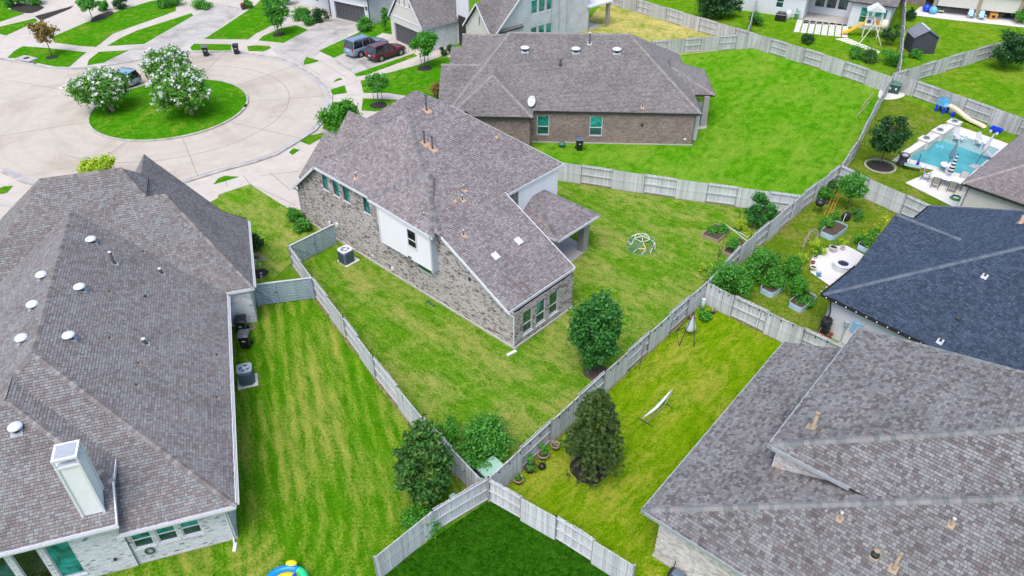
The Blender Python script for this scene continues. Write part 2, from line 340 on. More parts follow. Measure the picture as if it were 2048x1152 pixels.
# ------------------------------------------------------------------ ground, road, pavements, lawns
def px_poly(pts, z=0.0): return [at(x, y) + Vector((0, 0, z)) for x, y in pts]
def smooth_poly(pts, it=2):
    for _ in range(it):
        q = []
        for a, b in zip(pts, pts[1:]+pts[:1]): q += [a*.75+b*.25, a*.25+b*.75]
        pts = q
    return pts
g = MB(); g.quad((-700, -60, 0), (700, -60, 0), (700, 900, 0), (-700, 900, 0)); struct('ground', g, 'grass_base')

ROAD = [(-320,58),(-150,90),(0,118),(62,129),(100,136),(150,138),(200,134),(250,126),(300,117),(375,105),(462,104),(512,110),(549,115),(587,127),(617,145),(642,162),(656,176),(663,192),(661,215),(650,240),(630,263),(590,288),(554,310),(512,325),(437,345),(372,365),(300,377),(200,386),(130,383),(75,372),(50,366),(25,355),(0,342),(-150,280),(-320,215)]
PAVE = [(-340,-40),(120,-60),(880,-60),(905,110),(885,190),(800,300),(600,420),(437,395),(300,470),(-120,600),(-340,420)]
struct('pavement', MB().sheet(px_poly(PAVE, .004)), 'pavement')
road = struct('road', MB().sheet(px_poly(ROAD, .010)), 'road_concrete')
def strip(mb, pts, w, z0, z1):                              # raised band along a polyline
    n = len(pts)
    for i in range(n-1):
        a, b = pts[i], pts[i+1]
        def nrm(k):
            t = (pts[min(k+1, n-1)]-pts[max(k-1, 0)]); return Vector((-t.y, t.x, 0)).normalized()*(w/2)
        na, nb = nrm(i), nrm(i+1)
        A = [a-na, b-nb, b+nb, a+na]
        mb.add([(p.x, p.y, z0) for p in A]+[(p.x, p.y, z1) for p in A], [(4,5,6,7),(0,1,5,4),(2,3,7,6)])
kb = MB(); rp = px_poly(ROAD); strip(kb, rp[1:-1], .22, .004, .13); kerb = struct('kerb', kb, 'kerb')
gt = MB(); cc = Vector((-33.3, 68.9, 0)); strip(gt, [p+(cc-p).normalized()*.42 for p in rp[2:-2]], .42, .010, .014); struct('gutter', gt, 'gutter_grime')
# slab joints in the road: rings and spokes
jn = MB()
def arc(c, r, a0, a1, n): return [c+Vector((r*math.cos(a0+(a1-a0)*i/n), r*math.sin(a0+(a1-a0)*i/n), 0)) for i in range(n+1)]
strip(jn, arc(cc, 11.3, math.radians(-120), math.radians(110), 60), .05, .010, .0145)
for dg in (-100, -62, -25, 12, 50, 88, 150, 205):
    d = Vector((math.cos(math.radians(dg)), math.sin(math.radians(dg)), 0)); strip(jn, [cc+d*7.6, cc+d*15.9], .05, .010, .0145)
for a, b in (((15,160),(-80,200)),((15,160),(145,184)),((0,470),(0,470))):
    if a != b: strip(jn, [at(*a), at(*b)], .05, .010, .0145)
struct('road_joint', jn, 'joint')
# joints in the pavements and driveways
jp = MB()
for a, b in (((600,342),(520,352)),((590,410),(500,368)),((540,345),(580,380)),((660,60),(560,110)),((700,45),(600,118)),((640,60),(690,75)),((600,82),(652,100)),((668,118),(716,152)),((690,100),(740,132)),((719,160),(690,172)),((300,85),(345,97)),((380,55),(425,70)),((0,410),(48,418)),((0,450),(60,405)),((20,520),(60,430)),((470,150),(512,110)),((722,190),(694,190)),((455,374),(447,352)),((488,352),(500,369)),((265,95),(330,88)),((560,100),(640,150)),((640,122),(700,160))):
    strip(jp, [at(*a), at(*b)], .045, .004, .0085)
struct('pavement_joint', jp, 'joint')
# stained driveways
for pts in ([(668,36),(733,48),(640,104),(600,140),(560,118),(545,98),(617,60)], [(432,6),(490,18),(409,79),(300,118),(240,128),(170,127),(220,110),(288,90),(340,60)], [(796,72),(838,88),(712,150),(672,128),(660,118)]):
    struct('driveway', MB().sheet(px_poly(pts, .0075)), 'driveway')
# grass verges and front lawns over the pavement: thin slabs of turf
FRONT = [
 [(-60,70),(0,54),(70,37),(76,42),(12,71),(0,68),(-60,90)], [(-80,60),(-80,-20),(25,-20),(30,7),(15,18),(50,27),(0,44)],
 [(103,75),(175,44),(232,24),(300,3),(350,-4),(352,22),(325,32),(262,54),(225,68),(192,94),(160,92),(108,85)],
 [(215,92),(240,77),(275,61),(382,27),(387,31),(288,88)], [(15,116),(28,103),(45,93),(92,96),(172,105),(138,134),(110,133),(68,125),(55,117)],
 [(178,120),(198,104),(257,101),(208,125),(175,131)], [(380,96),(388,88),(462,89),(463,101),(385,101)],
 [(409,78),(440,58),(496,21),(512,10),(530,-10),(560,-10),(556,38),(545,50),(527,60),(512,67),(496,79)],
 [(517,81),(527,72),(562,57),(592,51),(616,60),(567,86)], [(494,93),(512,91),(537,92),(543,96),(527,103),(497,102)],
 [(638,102),(720,64),(745,50),(785,33),(790,70),(765,66),(690,106),(668,116)], [(607,130),(609,121),(613,114),(639,122),(622,127)],
 [(666,165),(672,159),(681,156),(684,159)], [(663,179),(689,171),(694,186),(663,190)], [(709,148),(712,153),(732,150),(835,112),(828,107)],
 [(721,162),(762,150),(837,130),(885,112),(915,118),(905,140),(890,190),(880,205),(830,195),(777,186),(727,186)],
 [(726,197),(795,200),(790,216),(752,223),(723,221)], [(658,207),(692,202),(694,215),(690,240),(660,262),(645,258)],
 [(598,282),(618,272),(645,266),(650,272),(619,290)], [(578,305),(587,297),(599,300),(585,310)], [(427,369),(437,357),(450,352),(478,354),(445,364)],
 [(437,390),(500,369),(545,398),(590,425),(615,450),(665,465),(640,500),(590,520),(520,585),(440,560),(435,440)], [(-20,384),(8,373),(26,372),(14,386),(-20,392)],
 [(-40,480),(6,488),(24,500),(10,560),(-60,600)]]
for i, pts in enumerate(FRONT):
    m = MB(); pl = px_poly(pts)
    m.prism([(p.x, p.y) for p in pl], -.02, .035); m.f = m.f[:-2]
    m.sheet(pl, .035); struct('lawn', m, 'grass_front' if i != 21 else 'grass_center')
# the round island
isl = MB(); ring = [cc+Vector((7.28*math.cos(a*math.pi/36), 7.28*math.sin(a*math.pi/36), 0)) for a in range(72)]
ik = MB(); strip(ik, ring+[ring[0], ring[1]], .2, .010, .15); struct('kerb', ik, 'kerb')
n = 72; isl.add([cc+Vector((0, 0, .34))]+[cc+Vector((3.8*math.cos(a*math.pi/36), 3.8*math.sin(a*math.pi/36), .29)) for a in range(72)]+[p+Vector((0, 0, .12)) for p in [cc+Vector((7.2*math.cos(a*math.pi/36), 7.2*math.sin(a*math.pi/36), 0)) for a in range(72)]],
        [(0, 1+i, 1+(i+1) % n) for i in range(n)]+[(1+i, 1+n+i, 1+n+(i+1) % n, 1+(i+1) % n) for i in range(n)])
struct('lawn', isl, 'grass_front')
# back gardens
for li, (pts, mt) in enumerate((
 ([(560,500),(600,470),(1110,362),(1595,428),(1415,600),(978,1000),(940,985),(850,880),(752,757),(693,676),(633,590)], 'grass_center'),
 ([(510,560),(633,590),(693,676),(752,757),(850,880),(940,985),(978,1000),(757,1152),(600,1300),(60,1300),(60,1080),(470,1060),(460,600)], 'grass_left'),
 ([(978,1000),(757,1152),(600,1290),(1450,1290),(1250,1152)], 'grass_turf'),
 ([(978,1000),(1415,600),(1655,720),(1760,800),(1560,1300),(1450,1290),(1250,1152)], 'grass_right'),
 ([(1415,600),(1595,428),(1690,345),(1930,480),(1900,640),(1655,720)], 'grass_garden'),
 ([(1110,362),(1030,270),(1390,200),(1310,115),(1505,95),(1776,185),(1690,345),(1595,428)], 'grass_lush'),
 ([(1776,185),(2048,300),(2300,400),(1930,480),(1690,345)], 'grass_garden'),
 ([(1160,60),(1210,0),(1250,-40),(1505,95),(1310,115),(1170,110)], 'grass_dry'),
 ([(1210,-2),(1250,-60),(1520,-60),(1505,92)], 'grass_far'), ([(1776,185),(1505,95),(1515,-60),(1810,-60),(1803,150)], 'grass_far'),
 ([(1776,185),(1808,0),(1812,-60),(2300,-60),(2300,60),(2000,112)], 'grass_far'), ([(1776,185),(2000,112),(2300,20),(2300,380),(2048,300)], 'grass_far'))):
    struct('lawn', MB().sheet(px_poly(pts, .006+.0012*li)), mt)
def patch(pts, mt, z=.012, it=2, name='path'):
    return struct(name, MB().sheet(smooth_poly(px_poly(pts, 0), it) if it else px_poly(pts, 0), z), mt)
def disc(name, px, r, mt, z=.02, h=.06, n=20, jit=.08):
    c = at(*px) if not isinstance(px, Vector) else px; m = MB(); rs = [r*(1+RND.uniform(-jit, jit)) for _ in range(n)]
    m.add([c+Vector((0, 0, z+h))]+[c+Vector((rs[i]*.6*math.cos(2*math.pi*i/n), rs[i]*.6*math.sin(2*math.pi*i/n), z+h*.8)) for i in range(n)]+[c+Vector((rs[i]*math.cos(2*math.pi*i/n), rs[i]*math.sin(2*math.pi*i/n), 0)) for i in range(n)],
          [(0, 1+i, 1+(i+1) % n) for i in range(n)]+[(1+i, 1+n+i, 1+n+(i+1) % n, 1+(i+1) % n) for i in range(n)])
    o = m.build(name, mt); o['kind'] = 'structure'; return o
# pool terrace, fire pit patio, other hard surfaces
patch([(1783,322),(1880,250),(1900,247),(2040,296),(2060,330),(1990,440),(1910,416),(1810,366),(1868,341)], 'patio', .03, 0, 'pool_terrace')
patch([(1621,545),(1621,523),(1628,508),(1645,498),(1690,490),(1735,514),(1700,560),(1668,578)], 'patio', .03, 0, 'fire_pit_terrace')
patch([(1755,198),(1757,185),(1766,170),(1800,170),(1812,187),(1806,196),(1780,201)], 'patio', .05, 2, 'transformer_pad')
patch([(1605,47),(1700,53),(1698,20),(1615,15)], 'slab', .05, 0, 'rear_terrace')
patch([(1828,26),(1832,32),(1900,40),(2060,57),(2060,20),(1840,14)], 'patio', .05, 0, 'rear_terrace')
patch([(1095,498),(1142,527),(1178,498),(1128,470)], 'slab', .06, 0, 'porch_slab')
patch([(1178,62),(1178,45),(1205,52)], 'slab', .06, 0, 'porch_slab')
patch([(1386,262),(1412,258),(1418,205),(1385,205)], 'slab', .06, 0, 'porch_slab')

# ------------------------------------------------------------------ roofs, walls and windows
def clip(poly, hull):                                       # convex clip in 2D
    out = poly
    for (ax, ay), (bx, by) in zip(hull, hull[1:]+hull[:1]):
        if not out: return []
        ex, ey = bx-ax, by-ay; res = []
        ds = [ex*(y-ay)-ey*(x-ax) for x, y in out]
        for i in range(len(out)):
            j = (i+1) % len(out); p, q, dp, dq = out[i], out[j], ds[i], ds[j]
            if dp >= 0: res.append(p)
            if (dp >= 0) != (dq >= 0):
                t = dp/(dp-dq); res.append((p[0]+(q[0]-p[0])*t, p[1]+(q[1]-p[1])*t))
        out = res
    return out
def plane_axes(poly):
    n = Vector((0, 0, 0))
    for a, b in zip(poly, poly[1:]+poly[:1]): n += a.cross(b)
    n.normalize()
    if n.z < 0: n = -n
    r = Vector((0, 0, 1)).cross(n)
    r = r.normalized() if r.length > 1e-5 else Vector((1, 0, 0))
    return n, r, n.cross(r)
def shingle_plane(mb, poly, rng, e=.135, gap=.013, thick=.014):
    n, r, s = plane_axes(poly); o = poly[0]
    hull = [((p-o).dot(r), (p-o).dot(s)) for p in poly]
    ar = sum(a[0]*b[1]-b[0]*a[1] for a, b in zip(hull, hull[1:]+hull[:1]))
    if ar < 0: hull = hull[::-1]
    edges = list(zip(hull, hull[1:]+hull[:1]))
    b0 = min(p[1] for p in hull)-.03; b1 = max(p[1] for p in hull); k = 0
    V, F = mb.v, mb.f
    while b0 < b1:
        bt = b0+e-gap
        lo = [p for p in clip(hull, [(-1e4, b0), (1e4, b0), (1e4, bt), (-1e4, bt)])]
        if lo:
            a, a1 = min(p[0] for p in lo)-rng.uniform(0, .3), max(p[0] for p in lo)
            while a < a1:
                w = rng.choice((.11, .14, .14, .17, .2, .24)); q = [(a, b0), (a+w-.011, b0), (a+w-.011, bt), (a, bt)]; a += w
                if not all((bx-ax)*(y-ay)-(by-ay)*(x-ax) >= 0 for (ax, ay), (bx, by) in edges for x, y in q): q = clip(q, hull)
                if len(q) < 3: continue
                th = thick+rng.uniform(0, .008); m = len(V); c = len(q)
                pts = [o+r*x+s*y+n*(th*(1-(y-b0)/e)+.004) for x, y in q]
                V.extend((p.x, p.y, p.z) for p in pts); F.append(tuple(range(m, m+c)))
                for i in range(c):
                    j = (i+1) % c
                    if abs(q[i][1]-b0) < 1e-4 and abs(q[j][1]-b0) < 1e-4:
                        d0, d1 = o+r*q[i][0]+s*q[i][1], o+r*q[j][0]+s*q[j][1]; h = len(V)
                        V.extend(((d0.x, d0.y, d0.z), (d1.x, d1.y, d1.z))); F.append((m+j, m+i, h, h+1)); break
        b0 += e; k += 1
class House:
    def __init__(s, name, label, org, ang, flip=False, shingle='brown'):
        s.o = Vector((org[0], org[1], 0)); a = math.radians(ang); s.x = Vector((math.cos(a), math.sin(a), 0)); s.y = Vector((-s.x.y, s.x.x, 0))*(-1 if flip else 1)
        s.ang = a; s.T = thing(name, label, 'house', s.o); s.sh = shingle; s.rng = random.Random(len(label)); s.planes = []
    def L(s, a, b, z=0.0): return s.o+s.x*a+s.y*b+Vector((0, 0, z))
    def roof(s, planes, under='underlay', shingles=True):
        P = [[s.L(*p) for p in pl] for pl in planes]; s.planes = P
        m = MB()
        for pl in P:
            n, r, q = plane_axes(pl)
            if (pl[1]-pl[0]).cross(pl[2]-pl[0]).dot(n) < 0: pl = pl[::-1]
            k = len(pl); m.add(pl+[p-Vector((0, 0, .13)) for p in pl], [tuple(range(k)), tuple(range(2*k-1, k-1, -1))]+[(i, k+i, k+(i+1) % k, (i+1) % k) for i in range(k)])
        if shingles:
            s.R = m.build('roof', under, s.T)
            g = MB()
            for pl in P: shingle_plane(g, pl, s.rng)
            o = g.build('shingles', 'shingle_'+s.sh, s.R, kind='stuff')
        else: s.R = m.build('roof', 'shingle_'+s.sh, s.T)
        return s.R
    def caps(s, a, b, pa, pb, single=False, w=.16, e=.2):   # ridge or hip line, with the two slopes it joins
        a, b = s.L(*a), s.L(*b)
        if a.z > b.z: a, b = b, a
        d = (b-a).normalized(); side = []
        for pl in (pa, pb):
            pl = s.planes[pl]; n = plane_axes(pl)[0]; c = sum(pl, Vector((0, 0, 0)))/len(pl); t = d.cross(n).normalized()
            side.append(t if (c-a).dot(t) > 0 else -t)
        up = Vector((0, 0, 1))
        def piece(m, p, jig=0):
            w2 = w*(1+jig); L0, L1 = side[0]*w2, side[1]*w2
            f = [p+L0+up*.03, p+up*.05, p+L1+up*.03]; k = [q+d*(e+.02)-up*.012 for q in f]; lo = [q-up*.035 for q in f]
            m.add(f+k+lo, [(0, 1, 4, 3), (1, 2, 5, 4), (6, 7, 1, 0), (7, 8, 2, 1), (0, 3, 6), (2, 8, 5)])
        n = int((b-a).length/e)
        if single:
            m = MB(); piece(m, Vector((0, 0, 0))); me = mesh_of(m, 'ridge_cap', 'cap_'+s.sh)
            for i in range(n): inst('ridge_cap', me, s.R, a+d*(e*i))
        else:
            if not hasattr(s, 'capmb'): s.capmb = MB()
            for i in range(n): piece(s.capmb, a+d*(e*i), s.rng.uniform(-.1, .1))
    def done_caps(s):
        if hasattr(s, 'capmb'): s.capmb.build('ridge_caps', 'caps_'+s.sh, s.R, kind='stuff')
    def fascia(s, runs, mat='trim_white', name='fascia', h=.17, t=.03, off=.02, dz=0.0):
        for a, b in runs:
            a, b = s.L(*a), s.L(*b); d = (b-a); n = Vector((d.y, -d.x, 0)).normalized(); m = MB()
            v = [p+n*o+Vector((0, 0, dz+z)) for z in (.02, -h) for p in (a, b) for o in (-t, t)]
            m.add(v, [(0, 1, 3, 2), (4, 6, 7, 5), (0, 4, 5, 1), (2, 3, 7, 6), (1, 5, 7, 3), (0, 2, 6, 4)]); m.build(name, mat, s.T)
    def gutter(s, a, b, mat='trim_white', w=.10, out=None, down=None, inn=.42):
        a, b = s.L(*a), s.L(*b); d = (b-a).normalized(); n = Vector((d.y, -d.x, 0)).normalized()
        if out is not None and n.dot(s.x*out[0]+s.y*out[1]) < 0: n = -n
        m = MB(); z = Vector((0, 0, 1)); prof = [(.0, .0), (.0, -.12), (w*.75, -.12), (w, .0), (w-.015, .0), (w*.72, -.1), (.02, -.1), (.02, 0)]
        A = [a+n*u+z*v for u, v in prof]; B = [b+n*u+z*v for u, v in prof]; k = len(prof)
        m.add(A+B, [(i, (i+1) % k, k+(i+1) % k, k+i) for i in range(k)]+[tuple(range(k)), tuple(range(2*k-1, k-1, -1))])
        gu = m.build('gutter', mat, s.T)
        if down is not None:
            p = a if down == 0 else b; m = MB(); p = p+(d if down == 0 else -d)*.62
            m.path([p+n*.06-z*.1, p-n*inn-z*.35, Vector((p.x-n.x*inn, p.y-n.y*inn, .18)), Vector((p.x-n.x*.1, p.y-n.y*.1, .06))], .04, 6); m.build('downspout', mat, gu)
        return gu
    def wall(s, a, b, top, mat, out, holes=(), z0=0.0, bricks=None, uv=False, name='wall', rec=.09, skirt=None, label=None):
        """upright wall from a to b (plan points); top = height or [(t, z), ...]; holes = (t0, t1, z0, z1) openings with reveals"""
        A, B = s.L(*a), s.L(*b); Ln = (B-A).length; d = (B-A)/Ln; n = Vector((d.y, -d.x, 0))
        if n.dot(s.x*out[0]+s.y*out[1]) < 0: n = -n
        if not isinstance(top, (list, tuple)): top = [(0, top), (Ln, top)]
        zt = lambda t: float(np.interp(t, [p[0] for p in top], [p[1] for p in top]))
        xs = sorted({0.0, Ln, *[p[0] for p in top], *[h[0] for h in holes], *[h[1] for h in holes]}); m = MB(); m.uv = [] if uv else None
        W = lambda t, z, o=0.0: A+d*t+n*o+Vector((0, 0, z))
        def face(pts, o=None):
            m.quad(*[W(t, z) if o is None else W(t, z, o[i]) for i, (t, z) in enumerate(pts)])
            if uv: m.uv.append([(t, z) for t, z in pts])
        for x0, x1 in zip(xs[:-1], xs[1:]):
            if x1-x0 < 1e-4: continue
            hs = sorted((h[2], h[3]) for h in holes if h[0] <= x0+1e-4 and h[1] >= x1-1e-4); z = z0
            for h0, h1 in hs:
                face([(x0, z), (x1, z), (x1, h0), (x0, h0)]); z = h1
            face([(x0, z), (x1, z), (x1, zt(x1)), (x0, zt(x0))])
        for h in holes:
            t0, t1, h0, h1 = h[:4]
            for p, q in (((t0, h0), (t0, h1)), ((t1, h1), (t1, h0)), ((t0, h1), (t1, h1)), ((t1, h0), (t0, h0))):
                face([p, p, q, q], (0, -rec, -rec, 0))
        face([(0, z0), (0, z0), (0, zt(0)), (0, zt(0))], (0, -.12, -.12, 0)); face([(Ln, z0), (Ln, z0), (Ln, zt(Ln)), (Ln, zt(Ln))], (0, -.12, -.12, 0))
        w = m.build(name, mat, s.T, label=label)
        if bricks:
            g = MB(); rng = s.rng; z = z0+.05; row = 0; ph, bw = .075, .205; flat = len(top) == 2 and abs(top[0][1]-top[1][1]) < 1e-4
            zmax = max(p[1] for p in top); hull = [(0, z0)]+[(Ln, z0)]+[(t, zz) for t, zz in reversed(top)]
            while z < zmax-.02:
                t = -bw/2 if row % 2 else 0.0
                while t < Ln:
                    q0, q1 = max(t, 0)+.004, min(t+bw-.008, Ln); r0, r1 = z, min(z+ph-.010, zmax); t += bw
                    for h in holes:
                        if r1 > h[2] and r0 < h[3] and q1 > h[0] and q0 < h[1]:
                            if q0 < h[0]: q1 = h[0]
                            elif q1 > h[1]: q0 = h[1]
                            else: q1 = q0-1
                    if q1-q0 < .03: continue
                    if r1 > min(zt(q0), zt(q1)):
                        if r0 > min(zt(q0), zt(q1))-.03: continue
                        r1 = min(zt(q0), zt(q1))
                    o = .008+rng.uniform(0, .007)
                    v = [W(q0, r0), W(q1, r0), W(q1, r1), W(q0, r1), W(q0, r0, o), W(q1, r0, o), W(q1, r1, o), W(q0, r1, o)]
                    g.add(v, [(4, 5, 6, 7), (0, 1, 5, 4), (1, 2, 6, 5), (2, 3, 7, 6), (3, 0, 4, 7)])
                z += ph; row += 1
            g.build('bricks', bricks, w, kind='stuff')
        s.lastW = W
        return w, W
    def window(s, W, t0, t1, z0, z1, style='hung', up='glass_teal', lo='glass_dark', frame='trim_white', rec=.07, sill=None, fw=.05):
        m = MB()
        def bar(a0, a1, b0, b1, o0=-rec-.02, o1=-rec+.03):
            v = [W(t, z, o) for o in (o0, o1) for t, z in ((a0, b0), (a1, b0), (a1, b1), (a0, b1))]
            m.add(v, [(3, 2, 1, 0), (4, 5, 6, 7), (0, 1, 5, 4), (1, 2, 6, 5), (2, 3, 7, 6), (3, 0, 4, 7)])
        bar(t0, t1, z0, z0+fw); bar(t0, t1, z1-fw, z1); bar(t0, t0+fw, z0+fw, z1-fw); bar(t1-fw, t1, z0+fw, z1-fw)
        zm = z0+(z1-z0)*.42
        if style == 'hung': bar(t0+fw, t1-fw, zm-.025, zm+.025)
        w = m.build('window', frame, s.T)
        def pane(b0, b1, mat):
            v = [W(t, z, o) for o in (-rec-.015, -rec) for t, z in ((t0+fw, b0), (t1-fw, b0), (t1-fw, b1), (t0+fw, b1))]
            MB().add(v, [(3, 2, 1, 0), (4, 5, 6, 7), (0, 1, 5, 4), (1, 2, 6, 5), (2, 3, 7, 6), (3, 0, 4, 7)]).build('pane', mat, w)
        if style == 'hung': pane(z0+fw, zm-.025, lo); pane(zm+.025, z1-fw, up)
        else: pane(z0+fw, z1-fw, up)
        if sill:
            v = [W(t, z, o) for o in (-rec, .05) for t, z in ((t0-.06, z0-.09), (t1+.06, z0-.09), (t1+.06, z0-.002), (t0-.06, z0-.002))]
            MB().add(v, [(3, 2, 1, 0), (4, 5, 6, 7), (0, 1, 5, 4), (1, 2, 6, 5), (2, 3, 7, 6), (3, 0, 4, 7)]).build('sill', sill, w)
        return w
    def box(s, name, mat, a, b, z0, z1, parent=None):       # plan rectangle between two local corners
        c = [s.L(a[0], a[1]), s.L(b[0], a[1]), s.L(b[0], b[1]), s.L(a[0], b[1])]
        if (c[1]-c[0]).cross(c[2]-c[0]).z < 0: c = c[::-1]
        return MB().prism([(p.x, p.y) for p in c], z0, z1).build(name, mat, parent or s.T)
    def on(s, k, px, dz=0.0):                                       # point of roof slope k measured at a photo position
        pl = s.planes[k]; n = plane_axes(pl)[0]; o = Vector((0, 0, CAM_H)); q = at(px[0], px[1], 0)-o
        return o+q*((pl[0]+Vector((0, 0, dz))-o).dot(n)/q.dot(n))-Vector((0, 0, dz))
    def vent_dome(s, k, px, r=.26):
        p = s.on(k, px, .3); n = plane_axes(s.planes[k])[0]; m = MB()
        n_, rr, ss = plane_axes(s.planes[k])
        base = p; pl = [base+rr*x*r*.8+ss*(y*r*.8-r*.25)+n*.03 for x, y in ((-1,-1),(1,-1),(1,1),(-1,1))]
        MB().add(pl+[q+n*.012 for q in pl], [(3,2,1,0),(4,5,6,7),(0,1,5,4),(1,2,6,5),(2,3,7,6),(3,0,4,7)]).build('vent_flashing', 'metal_flash', s.R)
        m.lathe(p, [(r*.55, -.15), (r*.55, .2)], 14)
        v = m.build('vent_neck', 'metal_dark', s.R, True)
        MB().lathe(p+Vector((0, 0, .16)), [(r*.9, 0), (r, .015), (r, .05), (r*.9, .1), (r*.65, .15), (r*.3, .18), (.01, .185)], 18).build('vent_cap', 'vent_white', s.R, True)
    def pipe(s, k, px, h=.45, r=.045, mat='pipe_dark', flash='flash_rust', cap=None, boot=.13):
        p = s.on(k, px); n, rr, ss = plane_axes(s.planes[k]); m = MB()
        pl = [p+rr*x*boot*1.2+ss*(y*boot*1.4-boot*.4)+n*.025 for x, y in ((-1,-1),(1,-1),(1,1),(-1,1))]
        fl = MB().add(pl+[q+n*.01 for q in pl], [(3,2,1,0),(4,5,6,7),(0,1,5,4),(1,2,6,5),(2,3,7,6),(3,0,4,7)]).build('pipe_flashing', flash, s.R)
        m.lathe(p, [(r*1.9, -.05), (r*1.5, .06), (r, .1), (r, h)], 10)
        m.build('vent_pipe', mat, s.R, True)
        if cap: MB().lathe(p+Vector((0, 0, h)), [(r*1.15, -.01), (r*1.35, .0), (r*1.35, .05), (.01, .07)], 12).build('pipe_cap', cap, s.R, True)
    def box_vent(s, k, px, sz=(.42, .5, .14), mat='vent_white'):
        p = s.on(k, px); n, rr, ss = plane_axes(s.planes[k]); m = MB(); w, l, h = sz
        v = [p+rr*(x*w/2)+ss*(y*l/2)+n*z for z, sx, sy in ((0, 1, 1), (h*.75, 1, 1), (h, .8, .8)) for x, y in ((-sx,-sy),(sx,-sy),(sx,sy),(-sx,sy))]
        fs = [(8, 9, 10, 11)]+[(k2*4+i, k2*4+(i+1) % 4, k2*4+4+(i+1) % 4, k2*4+4+i) for k2 in range(2) for i in range(4)]
        m.add(v, fs).build('roof_vent', mat, s.R)

# ------------------------------------------------------------------ house in the left foreground (x to the street side, y towards the back garden)
A = House('house', 'large one-storey house with brown shingle roof and tall white chimney', at(474, 1076), -161.86, shingle='brown')
e, p = 2.7, .605
A.roof([
 [(-.5, .4, e), (7.1, -7.2, 7.3), (7.1, -20.2, 7.3), (-.5, -15.6, e)],                                  # 0 right slope of the rear wing
 [(-.5, .4, e), (4.2, .4, e), (4.2, -4.3, 5.54)],                                                        # 1 rear hip
 [(4.07, .5, 3.45), (4.07, -1.03, 4.38), (7.96, -4.95, 6.75), (13.4, .5, 3.45)],       # 2 rear slope of the tall bay
 [(4.07, -1.03, 4.38), (7.96, -4.93, 6.73), (7.96, -6.5, 6.73), (4.07, -2.5, 4.38)],                    # 3 its right slope
 [(7.1, -7.2, 7.3), (7.1, -20.2, 7.3), (14.6, -15.6, 2.76), (14.6, .3, 2.76)],   # 4 left slope of the wing
 [(-2.05, -15.65, 2.75), (1.94, -20.3, 7.4), (3.0, -20.3, 7.4), (3.0, -15.65, 2.75)],                   # 5 front block, rear slope
 [(3.0, -15.65, 2.75), (3.0, -20.35, 7.45), (4.1, -21.7, 8.8), (8.5, -21.7, 8.8), (14.5, -15.65, 2.75)],# 6
 [(-2.05, -15.65, 2.75), (1.94, -20.3, 7.4), (-2.05, -23.8, 2.75)],                                     # 7 right hip of the front block
 [(1.94, -20.3, 7.4), (3.2, -20.3, 7.4), (3.2, -24.4, 2.75), (-2.05, -23.8, 2.75)],                     # 8
 [(3.35, -25.7, 7.65), (3.35, -20.5, 7.65), (-.35, -20.5, 2.75), (-.35, -25.7, 2.75)],                  # 9 front gable, right slope
 [(3.35, -25.7, 7.65), (3.35, -20.5, 7.65), (7.05, -20.5, 2.75), (7.05, -25.7, 2.75)],                  # 10
 [(4.1, -21.7, 8.8), (3.0, -20.35, 7.45), (3.0, -23.0, 7.45)],                                          # 11
 [(8.5, -21.7, 8.8), (14.5, -15.65, 2.75), (14.5, -27.7, 2.75)],                                        # 12
 [(4.1, -21.7, 8.8), (8.5, -21.7, 8.8), (14.5, -27.7, 2.75), (4.1, -27.7, 2.75)],
 [(7.96, -6.34, 6.78), (14.6, .3, 2.76), (14.6, 1.69, 2.76), (7.96, -4.95, 6.78)],
 [(4.2, -.2, 3.06), (8.4, -.2, 3.06), (8.4, -5.9, 6.51), (7.1, -7.2, 7.3), (4.2, -4.3, 5.54)]])                     # 13
for a, b, i, j, sg in (((-.5, .4, e), (7.1, -7.2, 7.3), 0, 1, True), ((7.1, -7.2, 7.3), (7.1, -20.2, 7.3), 0, 4, True), ((4.07, -1.03, 4.38), (7.96, -4.93, 6.73), 2, 3, True),
                   ((7.1, -7.2, 7.3), (7.96, -6.34, 6.78), 1, 4, True), ((7.96, -4.95, 6.76), (10.5, -2.4, 5.22), 2, 14, True), ((-2.05, -15.65, 2.75), (1.94, -20.3, 7.4), 5, 7, False), ((1.94, -20.3, 7.4), (3.0, -20.3, 7.4), 5, 8, False),
                   ((3.0, -20.35, 7.45), (4.1, -21.7, 8.8), 6, 11, False), ((4.1, -21.7, 8.8), (8.5, -21.7, 8.8), 6, 13, False), ((8.5, -21.7, 8.8), (14.5, -15.65, 2.75), 6, 12, False),
                   ((3.35, -25.7, 7.65), (3.35, -21.5, 7.65), 9, 10, False), ((-2.05, -23.8, 2.75), (1.94, -20.3, 7.4), 7, 8, False)):
    A.caps(a, b, i, j, sg)
A.done_caps()
# rear wall with its windows
hs = [(1.25, 2.05, 1.0, 2.3), (2.25, 3.05, 1.0, 2.3), (3.25, 4.05, 1.0, 2.3)]
_, W = A.wall((0, 0), (4.3, 0), 2.62, 'mortar_white', (0, 1), hs, bricks='brick_white')
for h in hs: A.window(W, *h, sill='stucco_white', frame='trim_white', lo='glass_dark')
hs2 = [(2.0, 2.95, .45, 2.75), (3.2, 4.15, .45, 2.75), (4.4, 5.35, .45, 2.75)]
_, W = A.wall((4.2, .12), (11, .12), 3.35, 'mortar_white', (0, 1), hs2, bricks='brick_white')
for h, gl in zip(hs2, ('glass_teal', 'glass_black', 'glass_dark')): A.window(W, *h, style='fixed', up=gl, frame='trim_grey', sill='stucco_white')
A.wall((0, 0), (0, -15.7), 2.62, 'brick_pale', (-1, 0), uv=True)
A.wall((0, -15.85), (-1.75, -15.85), 2.65, 'mortar_white', (0, 1), bricks='brick_white')
A.wall((-1.75, -15.85), (-1.75, -23.5), 2.65, 'brick_pale', (-1, 0), uv=True)
